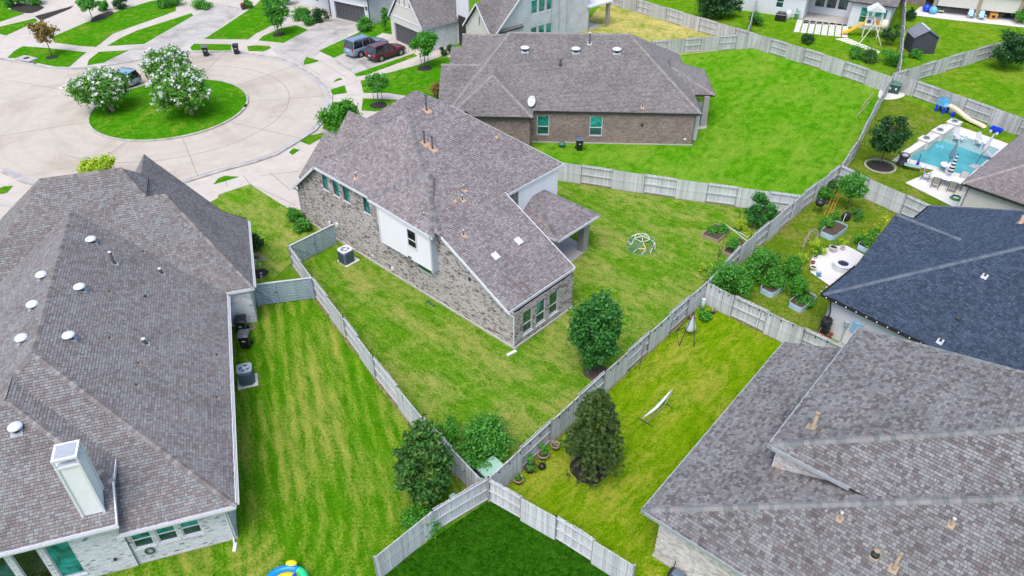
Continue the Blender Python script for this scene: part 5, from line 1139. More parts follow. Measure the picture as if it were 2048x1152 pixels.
# shrubs over the vegetable garden fence
shrub('large mixed shrub leaning over the fence corner', (1462, 590), 3.0, 2.0, 'leaf_mid', 7000, .09, k=26)
shrub('tall leafy shrub behind the fence corner', (1520, 560), 2.4, 2.1, 'leaf_mid', 5000, .09, k=20)
shrub('bright leafy bush beside the fire pit patio', (1590, 560), 1.8, 1.5, 'leaf_bright', 4200, .08, k=16)
tree('feathery blue-green young tree by the raised beds', (1512, 455), hgt(1512, 455, 1508, 382), 2.2, 'leaf_oak', 5200, .09, 'round', .04, .05, 22, elong=2.4)

# ------------------------------------------------------------------ things in the gardens and on the street
class Fr:
    def __init__(s, o, rz=0.0): s.o = at(*o) if not isinstance(o, Vector) else o; s.rz = rz; s.m = Matrix.Rotation(rz, 3, 'Z')
    def L(s, x, y, z=0.0): return s.o+s.m@Vector((x, y, z))
for nm, c, r in (('ac_blue', (.10, .135, .185), .45), ('ac_fin', (.06, .085, .12), .5), ('bin_black', (.014, .015, .018), .4), ('bin_lid', (.10, .105, .115), .35), ('bin_grey', (.09, .12, .16), .4), ('util_green', (.06, .17, .12), .5), ('util_dark', (.02, .075, .055), .5), ('util_pale', (.30, .50, .40), .5), ('terracotta', (.38, .26, .23), .8), ('pot_white', (.58, .59, .60), .6), ('pot_dark', (.035, .03, .03), .6),
                 ('toy_blue', (.01, .05, .65), .4), ('toy_sky', (.12, .40, .62), .4), ('toy_sand', (.72, .62, .45), .5), ('toy_yellow', (.80, .42, .02), .4), ('sun_yellow', (.85, .62, .0), .35), ('float_blue', (.0, .22, .75), .35), ('float_green', (.02, .55, .22), .35), ('float_white', (.66, .67, .69), .35),
                 ('frame_white', (.68, .67, .50), .5), ('fabric_white', (.58, .62, .65), .8), ('frame_black', (.018, .022, .022), .45), ('frame_teal', (.02, .20, .22), .5), ('planter_steel', (.42, .58, .70), .4), ('timber', (.30, .24, .17), .85), ('cedar', (.28, .09, .04), .8), ('orange_frame', (.50, .22, .04), .6), ('umbrella_slate', (.12, .19, .25), .85), ('umbrella_grey', (.45, .46, .48), .85), ('navy', (.015, .02, .06), .85),
                 ('sling_tan', (.30, .29, .25), .8), ('sling_grey', (.46, .46, .49), .8), ('bronze', (.06, .05, .04), .5), ('wicker', (.05, .04, .06), .8), ('shed_wall', (.055, .06, .075), .6), ('shed_roof', (.17, .18, .21), .7), ('stone_pale', (.68, .64, .58), .85), ('lava', (.02, .02, .05), .9), ('hose_green', (.03, .22, .10), .6), ('purple', (.08, .03, .40), .6), ('tyre', (.012, .012, .013), .85), ('rim', (.55, .56, .58), .3), ('lamp_red', (.45, .015, .02), .25), ('bulb', (.75, .6, .4), .3), ('iron', (.02, .02, .02), .6)):
    plain(nm, c, r, var=.07, metal=.6 if nm == 'rim' else 0)
def car_paint(name, col): plain(name, col, .28, .35, .04, coat=.8)
car_paint('paint_maroon', (.11, .010, .018)); car_paint('paint_blue', (.20, .28, .38)); car_paint('paint_silver', (.24, .38, .52))

# --- cars
def car(label, pos, head, L_, W_, H_, paint, name='car', group='parked cars'):
    f = Fr(pos, head); T = thing(name, label, 'car', f.o, group)
    hl, hw = L_/2, W_/2; zb, belt = .26, H_*.58; hood = H_*.60
    #        x,      top z,        half width low, half width belt
    st = [(-hl, zb+.25, H_*.34, .78), (-hl+.06, zb+.08, H_*.47, .92), (-hl+.22, zb+.02, belt, .975), (-hl*.45, zb, belt, 1.0), (hl*.15, zb, belt+.0, 1.0), (hl*.36, zb, belt, .99), (hl*.40, zb, hood, .985), (hl*.78, zb+.02, hood*.95, .95), (hl-.14, zb+.05, hood*.82, .88), (hl-.03, zb+.12, hood*.62, .80), (hl, zb+.2, hood*.45, .74)]
    v, fs = [], []
    for x, zl, zt, w in st:
        y = hw*w; sh = min(.10, (zt-zl)*.3)
        half = [(0, zl), (y*.82, zl), (y*.95, zl+.08), (y, zl+(zt-zl)*.45), (y*.985, zt-sh), (y*.93, zt-.015), (y*.78, zt), (0, zt+.03)]
        ring = half+[(-a, b) for a, b in half[-2:0:-1]]
        v += [f.L(x, a, b) for a, b in ring]
    k = len(ring); n = len(st)
    for i in range(n-1):
        for j in range(k): fs.append((i*k+j, i*k+(j+1) % k, (i+1)*k+(j+1) % k, (i+1)*k+j))
    fs += [tuple(range(k-1, -1, -1)), tuple(range((n-1)*k, n*k))]
    body = MB().add(v, fs).build('body', paint, T, True)
    # glasshouse
    xr0, xr1, xf1, xf0 = -hl+.12, -hl+.42, hl*.02, hl*.40; zt = H_-.05; wb, wt = hw*.93, hw*.76
    g = MB(); B0 = [(xr0, -wb), (xf0, -wb), (xf0, wb), (xr0, wb)]; B1 = [(xr1, -wt), (xf1, -wt), (xf1, wt), (xr1, wt)]
    g.add([f.L(x, y, belt-.02) for x, y in B0]+[f.L(x, y, zt) for x, y in B1], [(i, (i+1) % 4, 4+(i+1) % 4, 4+i) for i in range(4)]+[(4, 5, 6, 7)])
    g.build('window', 'glass_car', T)
    r = MB(); rr = []
    for (dx, dy, dz) in ((0, 0, 0), (.0, .0, .045), (.12, .10, .075)):
        rr += [f.L(x+(dx if x < 0 else -dx), y+(dy if y < 0 else -dy), zt-.005+dz) for x, y in ((xr1-.1, -wt-.025), (xf1+.06, -wt-.025), (xf1+.06, wt+.025), (xr1-.1, wt+.025))]
    r.add(rr, [(8, 9, 10, 11)]+[(q*4+i, q*4+(i+1) % 4, q*4+4+(i+1) % 4, q*4+4+i) for q in range(2) for i in range(4)]); r.build('roof', paint, T, False)
    for s in (-1, 1):
        for (x0, x1) in ((xf0, xf1), (hl*-.02, hl*-.05), (-hl*.42, -hl*.40), (xr0+.08, xr1)):
            MB().tube(f.L(x0, s*wb*1.0, belt-.01), f.L(x1, s*(wt+.01), zt), .04, .035, 6).build('pillar', paint, T)
        MB().tube(f.L(xr1+.15, s*wt*.93, H_+.045), f.L(xf1-.1, s*wt*.93, H_+.045), .022, n=6).build('roof_rail', 'metal_dark', T)
        MB().rbox(f.L(xf0-.22, s*(hw+.09), belt+.03), (.12, .2, .15), head, .03).build('mirror', paint, T)
        MB().rbox(f.L(-hl+.09, s*hw*.78, belt-.12), (.1, .24, .34), head+s*.15, .03).build('tail_light', 'lamp_red', T)
        MB().rbox(f.L(hl-.13, s*hw*.66, hood*.70), (.12, .36, .13), head-s*.3, .03).build('headlight', 'float_white', T)
        MB().box(f.L(0, s*hw*.985, zb+.07), (L_*.58, .03, .12), head).build('sill_trim', 'metal_dark', T)
        for x in (-hl*.60, hl*.60):
            R = .37 if H_ > 1.6 else .33
            arch = MB(); arch.tube(f.L(x, s*(hw-.14), R+.01), f.L(x, s*(hw+.006), R+.01), R+.075, n=20); arch.build('wheel_arch', 'tyre', T)
            wh = MB(); wh.tube(f.L(x, s*(hw-.2), R), f.L(x, s*(hw+.02), R), R, n=22); w = wh.build('wheel', 'tyre', T, True)
            rm = MB(); rm.tube(f.L(x, s*(hw+.0), R), f.L(x, s*(hw+.026), R), R*.66, n=18)
            rim = rm.build('rim', 'metal_dark', w)
            sp = MB()
            for a in range(5):
                an = a*2*math.pi/5+.3; sp.box(f.L(x+math.cos(an)*R*.34, s*(hw+.035), R+math.sin(an)*R*.34), (R*.62, .02, .075), head, Matrix.Rotation(-an, 3, 'Y'))
            sp.tube(f.L(x, s*(hw+.02), R), f.L(x, s*(hw+.05), R), R*.16, n=10); sp.build('spokes', 'rim', w)
    MB().rbox(f.L(-hl+.04, 0, zb+.28), (.16, W_*.86, .3), head, .06).build('rear_bumper', 'metal_dark' if 'maroon' in paint else paint, T)
    MB().box(f.L(-hl-.01, 0, H_*.42), (.03, .34, .13), head).build('number_plate', 'float_white', T)
    MB().rbox(f.L(hl-.02, 0, hood*.48), (.08, W_*.5, .2), head, .03).build('grille', 'metal_dark', T)
    return T
hd = math.radians(46); ml = Vector((-math.sin(hd), math.cos(hd), 0)); md = Vector((math.cos(hd), math.sin(hd), 0))
q = (at(761, 124)+at(803, 110.5))/2; car('maroon sports utility car with roof rails on the driveway', q+ml*.82, hd, 4.6, 1.86, 1.68, 'paint_maroon')
q = at(722, 115); car('large blue-grey sports utility car beside the maroon one', q+md*1.55+ml*.9, hd, 5.2, 2.0, 1.9, 'paint_blue')
q = at(254, 176); hd2 = math.radians(163); car('silver-blue hatchback half hidden behind the island trees', q+Vector((math.cos(hd2)*1.3-math.sin(hd2)*-.75, math.sin(hd2)*1.3+math.cos(hd2)*-.75, 0)), hd2, 4.2, 1.75, 1.5, 'paint_silver')

# --- wheeled bins
def bin_(label, px, rz, lid='bin_lid', body='bin_black', h=1.05, group='wheeled rubbish bins'):
    f = Fr(px, rz); T = thing('wheeled_bin', label, 'bin', f.o, group)
    m = MB(); ring = lambda a, b, z, o=0: [f.L(x, y+o, z) for x, y in ((-a, -b), (a, -b), (a, b), (-a, b))]
    m.add(ring(.23, .24, .06)+ring(.29, .34, h-.08)+ring(.32, .37, h-.08)+ring(.32, .37, h), [(3, 2, 1, 0)]+[(q*4+i, q*4+(i+1) % 4, q*4+4+(i+1) % 4, q*4+4+i) for q in range(3) for i in range(4)]+[(12, 13, 14, 15)]); m.build('body', body, T)
    m = MB(); m.add(ring(.33, .39, h+.005, -.02)+ring(.33, .39, h+.04, -.02)+ring(.26, .28, h+.1, -.02), [(8, 9, 10, 11)]+[(q*4+i, q*4+(i+1) % 4, q*4+4+(i+1) % 4, q*4+4+i) for q in range(2) for i in range(4)]); m.build('lid', lid, T)
    m = MB(); m.path([f.L(-.28, .38, h-.06), f.L(-.28, .47, h), f.L(.28, .47, h), f.L(.28, .38, h-.06)], .02); m.build('handle', body, T)
    for s in (-1, 1): MB().tube(f.L(s*.24, .3, .13), f.L(s*.32, .3, .13), .13, n=14).build('wheel', 'tyre', T)
    MB().box(f.L(0, -.33, h*.68), (.2, .02, .06), rz).build('emblem', 'float_white', T)
    return T
bin_('black wheeled bin at the kerb with a pale lid', (413, 112), .3); bin_('darker wheeled bin at the kerb beside the driveway apron', (474, 108), .2, 'bin_black')
bin_('black wheeled bin with blue-grey lid behind the brick house', (1158, 300), .05, 'bin_grey')
bin_('black bin nearest the blue gate with a glossy black lid', (487, 665), .12, 'bin_black'); bin_('black bin with grey lid next to the air conditioner', (494, 694), .1, 'bin_lid')
# --- air conditioners
def ac(label, px, rz, col, s=.85, h=.95, round_=False):
    f = Fr(px, rz); T = thing('air_conditioner', label, 'air conditioner', f.o, 'air conditioners')
    MB().box(f.L(.15 if not round_ else 0, 0, .04), (s*1.35, s*1.25, .08), rz).build('pad', 'stone_pale', T)
    MB().rbox(f.L(0, 0, .08+h/2), (s, s, h), rz, .16 if round_ else .08).build('body', col, T)
    fin = MB()
    for k in range(16):
        for sd in range(4):
            a = rz+sd*math.pi/2; t = (k-7.5)/16*s*.78; n = Vector((math.cos(a), math.sin(a), 0)); tt = Vector((-n.y, n.x, 0)); fin.box(f.o+n*(s/2+.006)+tt*t+Vector((0, 0, .08+h*.48)), (.012, .016, h*.8), a)
    fin.build('fins', 'ac_fin', T, kind='stuff')
    m = MB(); k = 24; zt = .08+h
    sq = []
    for i in range(k):
        a = 2*math.pi*i/k+math.pi/k; c, s_ = math.cos(a), math.sin(a); q = max(abs(c), abs(s_)); sup = 1/(abs(c)**5+abs(s_)**5)**.2; sq.append((c*sup*s*.51, s_*sup*s*.51))
    inn = [(math.cos(2*math.pi*i/k+math.pi/k)*s*.36, math.sin(2*math.pi*i/k+math.pi/k)*s*.36) for i in range(k)]
    m.add([f.L(x, y, zt) for x, y in sq]+[f.L(x, y, zt+.06) for x, y in sq]+[f.L(x, y, zt+.06) for x, y in inn]+[f.L(x, y, zt-.02) for x, y in inn], [(j*k+i, j*k+(i+1) % k, (j+1)*k+(i+1) % k, (j+1)*k+i) for j in range(3) for i in range(k)]); m.build('top_cover', 'pot_white' if not round_ else 'metal_grey', T)
    MB().lathe(f.L(0, 0, zt-.0), [(s*.36, .005), (.01, .006)], 24).build('fan_well', 'metal_dark', T)
    fb = MB()
    for i in range(4):
        a = i*math.pi/2+.4; fb.box(f.L(math.cos(a)*s*.2, math.sin(a)*s*.2, zt+.025), (s*.26, .15, .012), rz+a, Matrix.Rotation(.3, 3, 'X'))
    fb.build('fan', 'planter_steel', T); MB().lathe(f.L(0, 0, zt+.02), [(.1, 0), (.1, .04), (.01, .05)], 14).build('hub', 'pot_white', T)
    gr = MB()
    for r_ in (.12, .2, .28): gr.path([f.L(math.cos(a*math.pi/10)*s*r_*1.2, math.sin(a*math.pi/10)*s*r_*1.2, zt+.055) for a in range(21)], .006, 4)
    for a in range(4): gr.tube(f.L(math.cos(a*math.pi/4)*s*.37, math.sin(a*math.pi/4)*s*.37, zt+.055), f.L(-math.cos(a*math.pi/4)*s*.37, -math.sin(a*math.pi/4)*s*.37, zt+.055), .006, n=4)
    gr.build('grille', 'metal_grey', T, kind='stuff')
    MB().path([f.L(-s*.1, s*.5, .4), f.L(-.1, s*.75, .45), f.L(-.05, s*.9, .25)], .03).build('refrigerant_pipe', 'metal_dark', T)
    return T
ac('square air conditioner with white top on a pad beside the two-storey house', (694, 524), math.radians(47), 'ac_blue')
ac('rounded blue-grey air conditioner beside the left house', (496, 764), math.radians(18), 'ac_blue', .82, .95, True)
# --- geodesic climbing dome
f = Fr((1282, 494), .2); T = thing('climbing_dome', 'white and teal geodesic climbing dome on the lawn', 'climbing dome', f.o)
R, Hd = 1.02, .95; rings = [[f.L(math.cos(2*math.pi*i/10)*R, math.sin(2*math.pi*i/10)*R, .02) for i in range(10)], [f.L(math.cos(2*math.pi*(i+.5)/10)*R*.93, math.sin(2*math.pi*(i+.5)/10)*R*.93, Hd*.48) for i in range(10)], [f.L(math.cos(2*math.pi*(i+.5)/5)*R*.58, math.sin(2*math.pi*(i+.5)/5)*R*.58, Hd*.85) for i in range(5)], [f.L(0, 0, Hd)]]
bars = []
for i in range(10): bars += [(rings[0][i], rings[0][(i+1) % 10], 1), (rings[0][i], rings[1][i], 0), (rings[0][(i+1) % 10], rings[1][i], 1), (rings[1][i], rings[1][(i+1) % 10], i % 2)]
for i in range(5): bars += [(rings[2][i], rings[2][(i+1) % 5], 0), (rings[2][i], rings[3][0], 0), (rings[2][i], rings[1][2*i], 1), (rings[2][i], rings[1][(2*i+1) % 10], 0), (rings[2][i], rings[1][(2*i+9) % 10] if i % 2 else rings[1][(2*i+2) % 10], 1)]
for a, b, t in bars: MB().tube(a, b, .024, n=6).build('bar', 'frame_teal' if t else 'frame_white', T)
for rg in rings:
    for q in rg: MB().lathe(q, [(.01, -.04), (.045, -.02), (.045, .02), (.01, .04)], 8).build('joint', 'frame_teal', T)
# --- raised beds of the middle garden
def planks_box(T, f, L_, W_, h, mat='timber', t=.05):
    for s in (-1, 1): MB().box(f.L(0, s*W_/2, h/2), (L_+t, t, h), f.rz).build('plank', mat, T); MB().box(f.L(s*L_/2, 0, h/2+.001), (t, W_-t, h), f.rz).build('plank', mat, T)
    c = [f.L(x*L_/2, y*W_/2) for x, y in ((-1, -1), (1, -1), (1, 1), (-1, 1))]; MB().sheet(c, h*.7).build('soil', 'soil', T)
def plant_bits(label, px, w, h, leaf, n, size, name='vegetable_plant', k=8, el=1.6, bloom=None, z=0.0):
    return tree(label, at(*px)+Vector((0, 0, z)), h, w, leaf, n, size, 'round', .012, .02, k, 'leaf_mid', name, 'garden plants', bloom, 3, 0, (0, 0), .5, 'plant', .9, el, (.13, .25))
f = Fr((1432, 468), math.radians(50)); T = thing('raised_bed', 'low timber raised bed full of leafy greens on the lawn', 'raised bed', f.o); planks_box(T, f, 2.0, 1.3, .22)
f = Fr((1478, 500), math.radians(47)); T = thing('raised_bed', 'timber raised bed with tangled plants against the fence', 'raised bed', f.o); planks_box(T, f, 2.4, 1.3, .24)
tr = thing('plant_trellis', 'white pipe frame and stakes over the tangled bed', 'trellis', at(1470, 490))
for a, b, mt in ((((1437, 520), 0), ((1450, 480), 1.0), 'iron'), (((1448, 470), .9), ((1493, 512), 1.1), 'frame_white'), (((1462, 480), .9), ((1490, 503), 1.2), 'planter_steel'), (((1475, 452), .1), ((1476, 446), 1.1), 'iron'), (((1500, 478), .1), ((1505, 470), 1.0), 'iron'), (((1436, 516), 0), ((1436, 512), 1.0), 'iron'), (((1488, 512), 1.0), ((1500, 502), 1.2), 'orange_frame')):
    MB().tube(at(*a[0])+Vector((0, 0, a[1])), at(*b[0])+Vector((0, 0, b[1])), .022, n=6).build('stake', mt, tr)
plant_bits('leafy greens filling the low timber bed', (1436, 468), 1.5, .5, 'leaf_bright', 1500, .09); plant_bits('tangled tomato plants on the fence bed', (1468, 505), 1.4, 1.0, 'leaf_mid', 1600, .08); plant_bits('dry feathery plant behind the timber beds', (1480, 462), .9, 1.0, 'leaf_yellow', 700, .06, el=3)
plant_bits('yellow-green plants beside the fence bed', (1500, 488), 1.6, 1.0, 'leaf_yellow', 1200, .07); plant_bits('low bush under the grey-green utility box', (1530, 440), 1.5, 1.2, 'leaf_bright', 1600, .08); plant_bits('yellowing plant at the corner of the lawn by the fence', (1412, 545), 1.0, .7, 'leaf_yellow', 700, .07)
plant_bits('small yellow-green weed tuft showing just above the dark oak', (1196, 592), .5, .3, 'leaf_yellow', 120, .08)
# --- utility boxes
def pedestal(label, px, rz, h=1.0, col='util_green', slots=6):
    f = Fr(px, rz); T = thing('utility_pedestal', label, 'utility box', f.o); s = .26
    MB().rbox(f.L(0, 0, h/2), (s, s, h), rz, .03).build('body', col, T); MB().rbox(f.L(0, 0, h+.03), (s+.05, s+.05, .1), rz, .03).build('cap', 'util_pale', T)
    for k in range(slots):
        for a in (0, math.pi/2, math.pi, -math.pi/2): MB().box(f.o+Matrix.Rotation(rz+a, 3, 'Z')@Vector((s/2+.008, 0, h*.25+k*h*.11)), (.02, s*.8, .03), rz+a).build('louvre', 'util_pale', T)
pedestal('green louvred utility pedestal beside the magnolia', (908, 1020), .6, 1.0); pedestal('pale green utility pedestal beside the feathery young tree', (1545, 440), .5, 1.0); pedestal('green utility pedestal on the bright lawn by the transformer', (1739, 172), .4, 1.0)
f = Fr((1404, 620), 0); T = thing('utility_pedestal', 'pale round utility post in the fence corner by the hanging chair', 'utility box', f.o); MB().lathe(f.o, [(.12, 0), (.12, .85)], 16).build('body', 'util_pale', T, True); MB().lathe(f.o+Vector((0, 0, .85)), [(.13, 0), (.13, .05), (.01, .09)], 16).build('cap', 'pot_white', T, True)
def transformer(label, px, rz, w, d, h, col, top):
    f = Fr(px, rz); T = thing('transformer', label, 'transformer', f.o)
    MB().rbox(f.L(0, 0, h*.45), (w, d, h*.9), rz, .03).build('body', col, T); MB().rbox(f.L(0, 0, h*.95), (w+.06, d+.06, h*.12), rz, .04).build('lid', top, T)
    MB().box(f.L(0, -d/2-.006, h*.42), (.02, .012, h*.7), rz).build('door_seam', 'metal_dark', T)
    for x in (-.25, .3): MB().box(f.L(x, -d/2-.008, h*.55), (.16, .012, .2), rz).build('warning_label', 'float_white', T)
transformer('pale green transformer box behind the corner fence', (982, 956), math.radians(42), 1.15, .95, .85, 'util_green', 'util_pale'); transformer('dark green transformer on its pad at the fence corner', (1784, 184), math.radians(-30), 1.25, 1.1, 1.0, 'util_dark', 'util_green')
disc('rubble_bed', (955, 955), .8, 'mulch', .02, .05)
# --- pots beside the hammock garden fence
def pot(label, px, r, h, col, leaf=None, n=150, ph=.5, name='plant_pot'):
    c = at(*px); T = thing(name, label, 'plant pot', c, 'plant pots')
    MB().lathe(c, [(r*.68, 0), (r*.95, h*.85), (r*1.08, h*.86), (r*1.08, h), (r*.92, h), (r*.88, h*.8)], 18).build('pot', col, T, True); MB().lathe(c+Vector((0, 0, h*.82)), [(r*.9, 0), (.01, .015)], 16).build('soil', 'soil', T)
    if leaf:
        cl = [(c.x+RND.uniform(-r, r)*.7, c.y+RND.uniform(-r, r)*.7, h+RND.uniform(.05, ph)) for _ in range(7)]; np_mesh('foliage', leaf_cloud(cl, [r*.55]*7, n, .06, up=.6, elong=2.4), leaf, T)
        MB().tube(c+Vector((0, 0, h*.8)), c+Vector((0, 0, h+ph*.8)), .012, n=5).build('stem', 'leaf_mid', T)
    return T
pot('pinkish clay pot with short stems nearest the corner fence', (1037, 966), .24, .36, 'terracotta', 'leaf_bright', 60, .12); pot('wide dark pot with a tall leafy plant by the fence', (1060, 942), .28, .32, 'pot_dark', 'leaf_mid', 220, .7); pot('brown clay pot with green spiky plant', (1086, 916), .28, .34, 'terracotta', 'leaf_bright', 240, .6); pot('small pink pot of dry stems nearest the conifer', (1111, 898), .22, .34, 'terracotta', 'straw_leaf', 60, .2)
pot('small dark pot beside the round bush', (1425, 627), .16, .2, 'pot_dark', 'straw_leaf', 60, .25)
f = Fr((1084, 936), .4); T = thing('watering_can', 'black round watering can with orange spout', 'watering can', f.o); MB().lathe(f.o, [(.17, 0), (.2, .08), (.19, .22), (.1, .3), (.01, .31)], 16).build('body', 'bin_black', T, True); MB().tube(f.L(-.12, .05, .2), f.L(-.3, .12, .5), .025, .02).build('spout', 'orange_frame', T); MB().path([f.L(.0, -.1, .28), f.L(0, 0, .42), f.L(0, .1, .28)], .015).build('handle', 'bin_black', T)
# --- hanging chair on its black stand
fx = lambda px, z=0.0: at(*px)+Vector((0, 0, z))
c0 = at(1372, 680); T = thing('hanging_chair', 'white fabric hanging chair on a black tripod stand', 'hanging chair', c0)
top = Vector((at(1380, 668).x, at(1380, 668).y, 1.75)); feet = [at(1358, 692), at(1388, 695), at(1352, 663)]
for q in feet: MB().tube(q, top, .03, .025, 8).build('leg', 'frame_black', T)
MB().tube(feet[0], feet[2], .025).build('brace', 'frame_black', T); MB().tube(feet[2]+Vector((0, 0, .05)), fx((1375, 664), .5), .02).build('brace', 'frame_black', T)
cb = Vector((top.x-.02, top.y-.02, 0)); MB().lathe(cb, [(.05, .28), (.22, .3), (.33, .42), (.34, .55), (.26, .85), (.13, 1.25), (.03, 1.62)], 18, 1, .75, .5).build('seat', 'fabric_white', T, True)
MB().path([cb+Vector((0, 0, 1.6)), top], .012).build('rope', 'frame_black', T)
pot('rusty wire plant stand behind the hanging chair', (1383, 640), .2, .3, 'cedar', 'straw_leaf', 80, .2)
# --- hammock / rebound net
a, b = at(1283, 856), at(1340, 800); T = thing('hammock', 'white hammock slung low on a thin metal frame', 'hammock', (a+b)/2)
d = (b-a); n_ = Vector((-d.y, d.x, 0)).normalized(); m = MB(); ns = 14; vv = []
for i in range(ns+1):
    t = i/ns; s = math.sin(math.pi*t); base = a.lerp(b, t)+Vector((0, 0, .75-.3*s+.15*abs(t-.5)))
    for w in (-1, -.4, .4, 1): vv.append(base+n_*(w*.08*s**.7)+Vector((0, 0, .12*s*abs(w))))
m.add(vv+[q-Vector((0, 0, .02)) for q in vv], [(i*4+j, i*4+j+1, i*4+j+5, i*4+j+4) for i in range(ns) for j in range(3)]+[(60+i*4+j, 60+i*4+j+4, 60+i*4+j+5, 60+i*4+j+1) for i in range(ns) for j in range(3)]); m.build('net', 'fabric_white', T, True)
for e0, s in ((a, -1), (b, 1)):
    e_ = e0+Vector((0, 0, .82)); u = d.normalized()*s
    MB().tube(e0-u*.5+Vector((0, 0, .04)), e_+u*.05, .025).build('upright', 'metal_grey', T); MB().tube(e0-u*.45-n_*.5+Vector((0, 0, .04)), e0-u*.45+n_*.5+Vector((0, 0, .04)), .022).build('foot', 'frame_black', T)
MB().tube(a+d*.16+Vector((0, 0, .05)), b-d*.16+Vector((0, 0, .05)), .025).build('base_bar', 'pipe_tan', T)
# --- string lights on two fences with their hooks
def string_lights(label, pts, n, z=1.74, sag=.14):
    T = thing('string_lights', label, 'string lights', at(*pts[0])); P_ = [at(*q) for q in pts]; w = MB(); k = 0
    for a, b in zip(P_[:-1], P_[1:]):
        L_ = (b-a).length; seg = max(1, round(L_/2.4))
        nr = Vector(((b-a).y, -(b-a).x, 0)).normalized(); nr = nr if nr.dot(-a) > 0 else -nr
        for s in range(seg):
            prev = None
            for i in range(7):
                t = (s+i/6)/seg; q = a.lerp(b, t)+nr*.12+Vector((0, 0, z-sag*math.sin(math.pi*i/6)))
                if prev is not None: w.tube(prev, q, .008, n=4)
                prev = q
                if i in (1, 3, 5): MB().lathe(q-Vector((0, 0, .14)), [(.01, -.03), (.035, .0), (.03, .05), (.02, .06), (.02, .14)], 8).build('bulb', 'iron', T)
    w.build('cable', 'iron', T)
string_lights('string of dark bulbs along the diagonal fence above the pots', [(985,994),(1206,786),(1408,602)], 0); string_lights('string of dark bulbs along the fence above the hanging chair', [(1408,606),(1460,633),(1655,728)], 0)
for lab, q in (('thin black hook pole beside the diagonal fence', (1279, 740)), ('thin black hook pole behind the hanging chair', (1338, 681)), ('thin black hook pole near the right fence', (1510, 672))):
    c = at(*q); T = thing('hook_pole', lab, 'pole', c); MB().path([c, c+Vector((0, 0, 1.75)), c+Vector((.08, 0, 1.95)), c+Vector((.22, 0, 1.9)), c+Vector((.28, 0, 1.7))], .014, 5).build('pole', 'iron', T); MB().lathe(c+Vector((.28, 0, 1.6)), [(.01, 0), (.04, .03), (.02, .1)], 8).build('bulb', 'iron', T)
# --- paddling float at the bottom edge
c = at(575, 1168); T = thing('inflatable_float', 'blue, yellow and green inflatable lying on the striped lawn', 'inflatable', c)
def tor(c, R, r, a0, a1, n=18, k=10, sy=.8, zc=None):
    v = []; zc = r if zc is None else zc
    for i in range(n+1):
        a = a0+(a1-a0)*i/n
        for j in range(k):
            b = 2*math.pi*j/k; v.append(c+Vector(((R+r*math.cos(b))*math.cos(a), (R+r*math.cos(b))*math.sin(a)*sy, zc+r*math.sin(b))))
    return v, [(i*k+j, i*k+(j+1) % k, (i+1)*k+(j+1) % k, (i+1)*k+j) for i in range(n) for j in range(k)]+[tuple(range(k)), tuple(range((n+1)*k-1, n*k-1, -1))]
MB().add(*tor(c, .78, .2, math.radians(60), math.radians(215))).build('tube', 'float_blue', T, True); MB().add(*tor(c, .78, .2, math.radians(5), math.radians(59))).build('tube', 'float_green', T, True); MB().add(*tor(c, .78, .2, math.radians(216), math.radians(364))).build('tube', 'float_white', T, True)
MB().lathe(c, [(.62, .05), (.6, .22), (.4, .34), (.01, .38)], 20, 1, .8).build('body', 'sun_yellow', T, True); MB().lathe(c+Vector((.05, .78, .3)), [(.28, 0), (.24, .12), (.1, .2), (.01, .22)], 14, 1, .6).build('head', 'sun_yellow', T, True); MB().lathe(c+Vector((.32, .12, .36)), [(.16, 0), (.12, .06), (.01, .08)], 12, .7, 1.2).build('handle', 'toy_blue', T, True); MB().lathe(c+Vector((-.98, .12, .0)), [(.14, 0), (.12, .12), (.01, .18)], 12).build('fin', 'sun_yellow', T, True)
# --- dark grill at the lower right house
f = Fr((1352, 1160), math.radians(-40)); T = thing('lawn_mower', 'black covered mower with raised handle against the cream brick wall', 'mower', f.o); MB().rbox(f.L(0, 0, .3), (.75, .5, .36), f.rz, .08).build('cover', 'bin_black', T); MB().rbox(f.L(.05, .0, .5), (.55, .4, .14), f.rz, .06).build('deck', 'ac_blue', T); MB().tube(f.L(-.3, .2, .4), f.L(-.35, .55, 1.0), .018).build('handle', 'iron', T); 
for x in (-.3, .3): MB().tube(f.L(x, -.27, .1), f.L(x, -.2, .1), .1, n=12).build('wheel', 'tyre', T)
# --- odds and ends by the left house
f = Fr((521, 548), 0); disc('mulch_bed', (520, 548), .75, 'mulch', .02, .06)
T = thing('tap_stand', 'white taps and pipes on the left house bed', 'tap', at(514, 540))
for x, y, h in ((512, 532, .5), (520, 536, .35), (522, 552, .25), (523, 557, .2)): MB().path([at(x, y), at(x, y)+Vector((0, 0, h)), at(x, y)+Vector((.12, 0, h))], .035).build('pipe', 'pot_white', T)
pot('small reddish pot beside the left house wall', (515, 516), .16, .3, 'terracotta')
T = thing('timber_offcut', 'pair of pale boards lying on the grass by the left house', 'board', at(523, 520))
for k in (0, 1): c = at(523, 517+k*4); MB().box((c.x, c.y, .05), (.75, .09, .05), .05*k).build('board', 'post', T)
f = Fr((506, 656), .3); T = thing('drain_box', 'tan drain catch frame at the foot of the downspout', 'drain', f.o); 
for s in (-1, 1): MB().box(f.L(s*.13, 0, .06), (.04, .36, .12), f.rz).build('side', 'pipe_tan', T); MB().box(f.L(0, s*.16, .06), (.22, .04, .118), f.rz).build('end', 'pipe_tan', T)
f = Fr((868, 612), math.radians(137)); T = thing('drain_cover', 'row of dark sprinkler boxes in the lawn by the brick wall', 'drain', f.o)
for k in range(3): MB().rbox(f.L(k*.3, 0, .02), (.24, .18, .05), f.rz, .02).build('lid', 'util_dark', T)
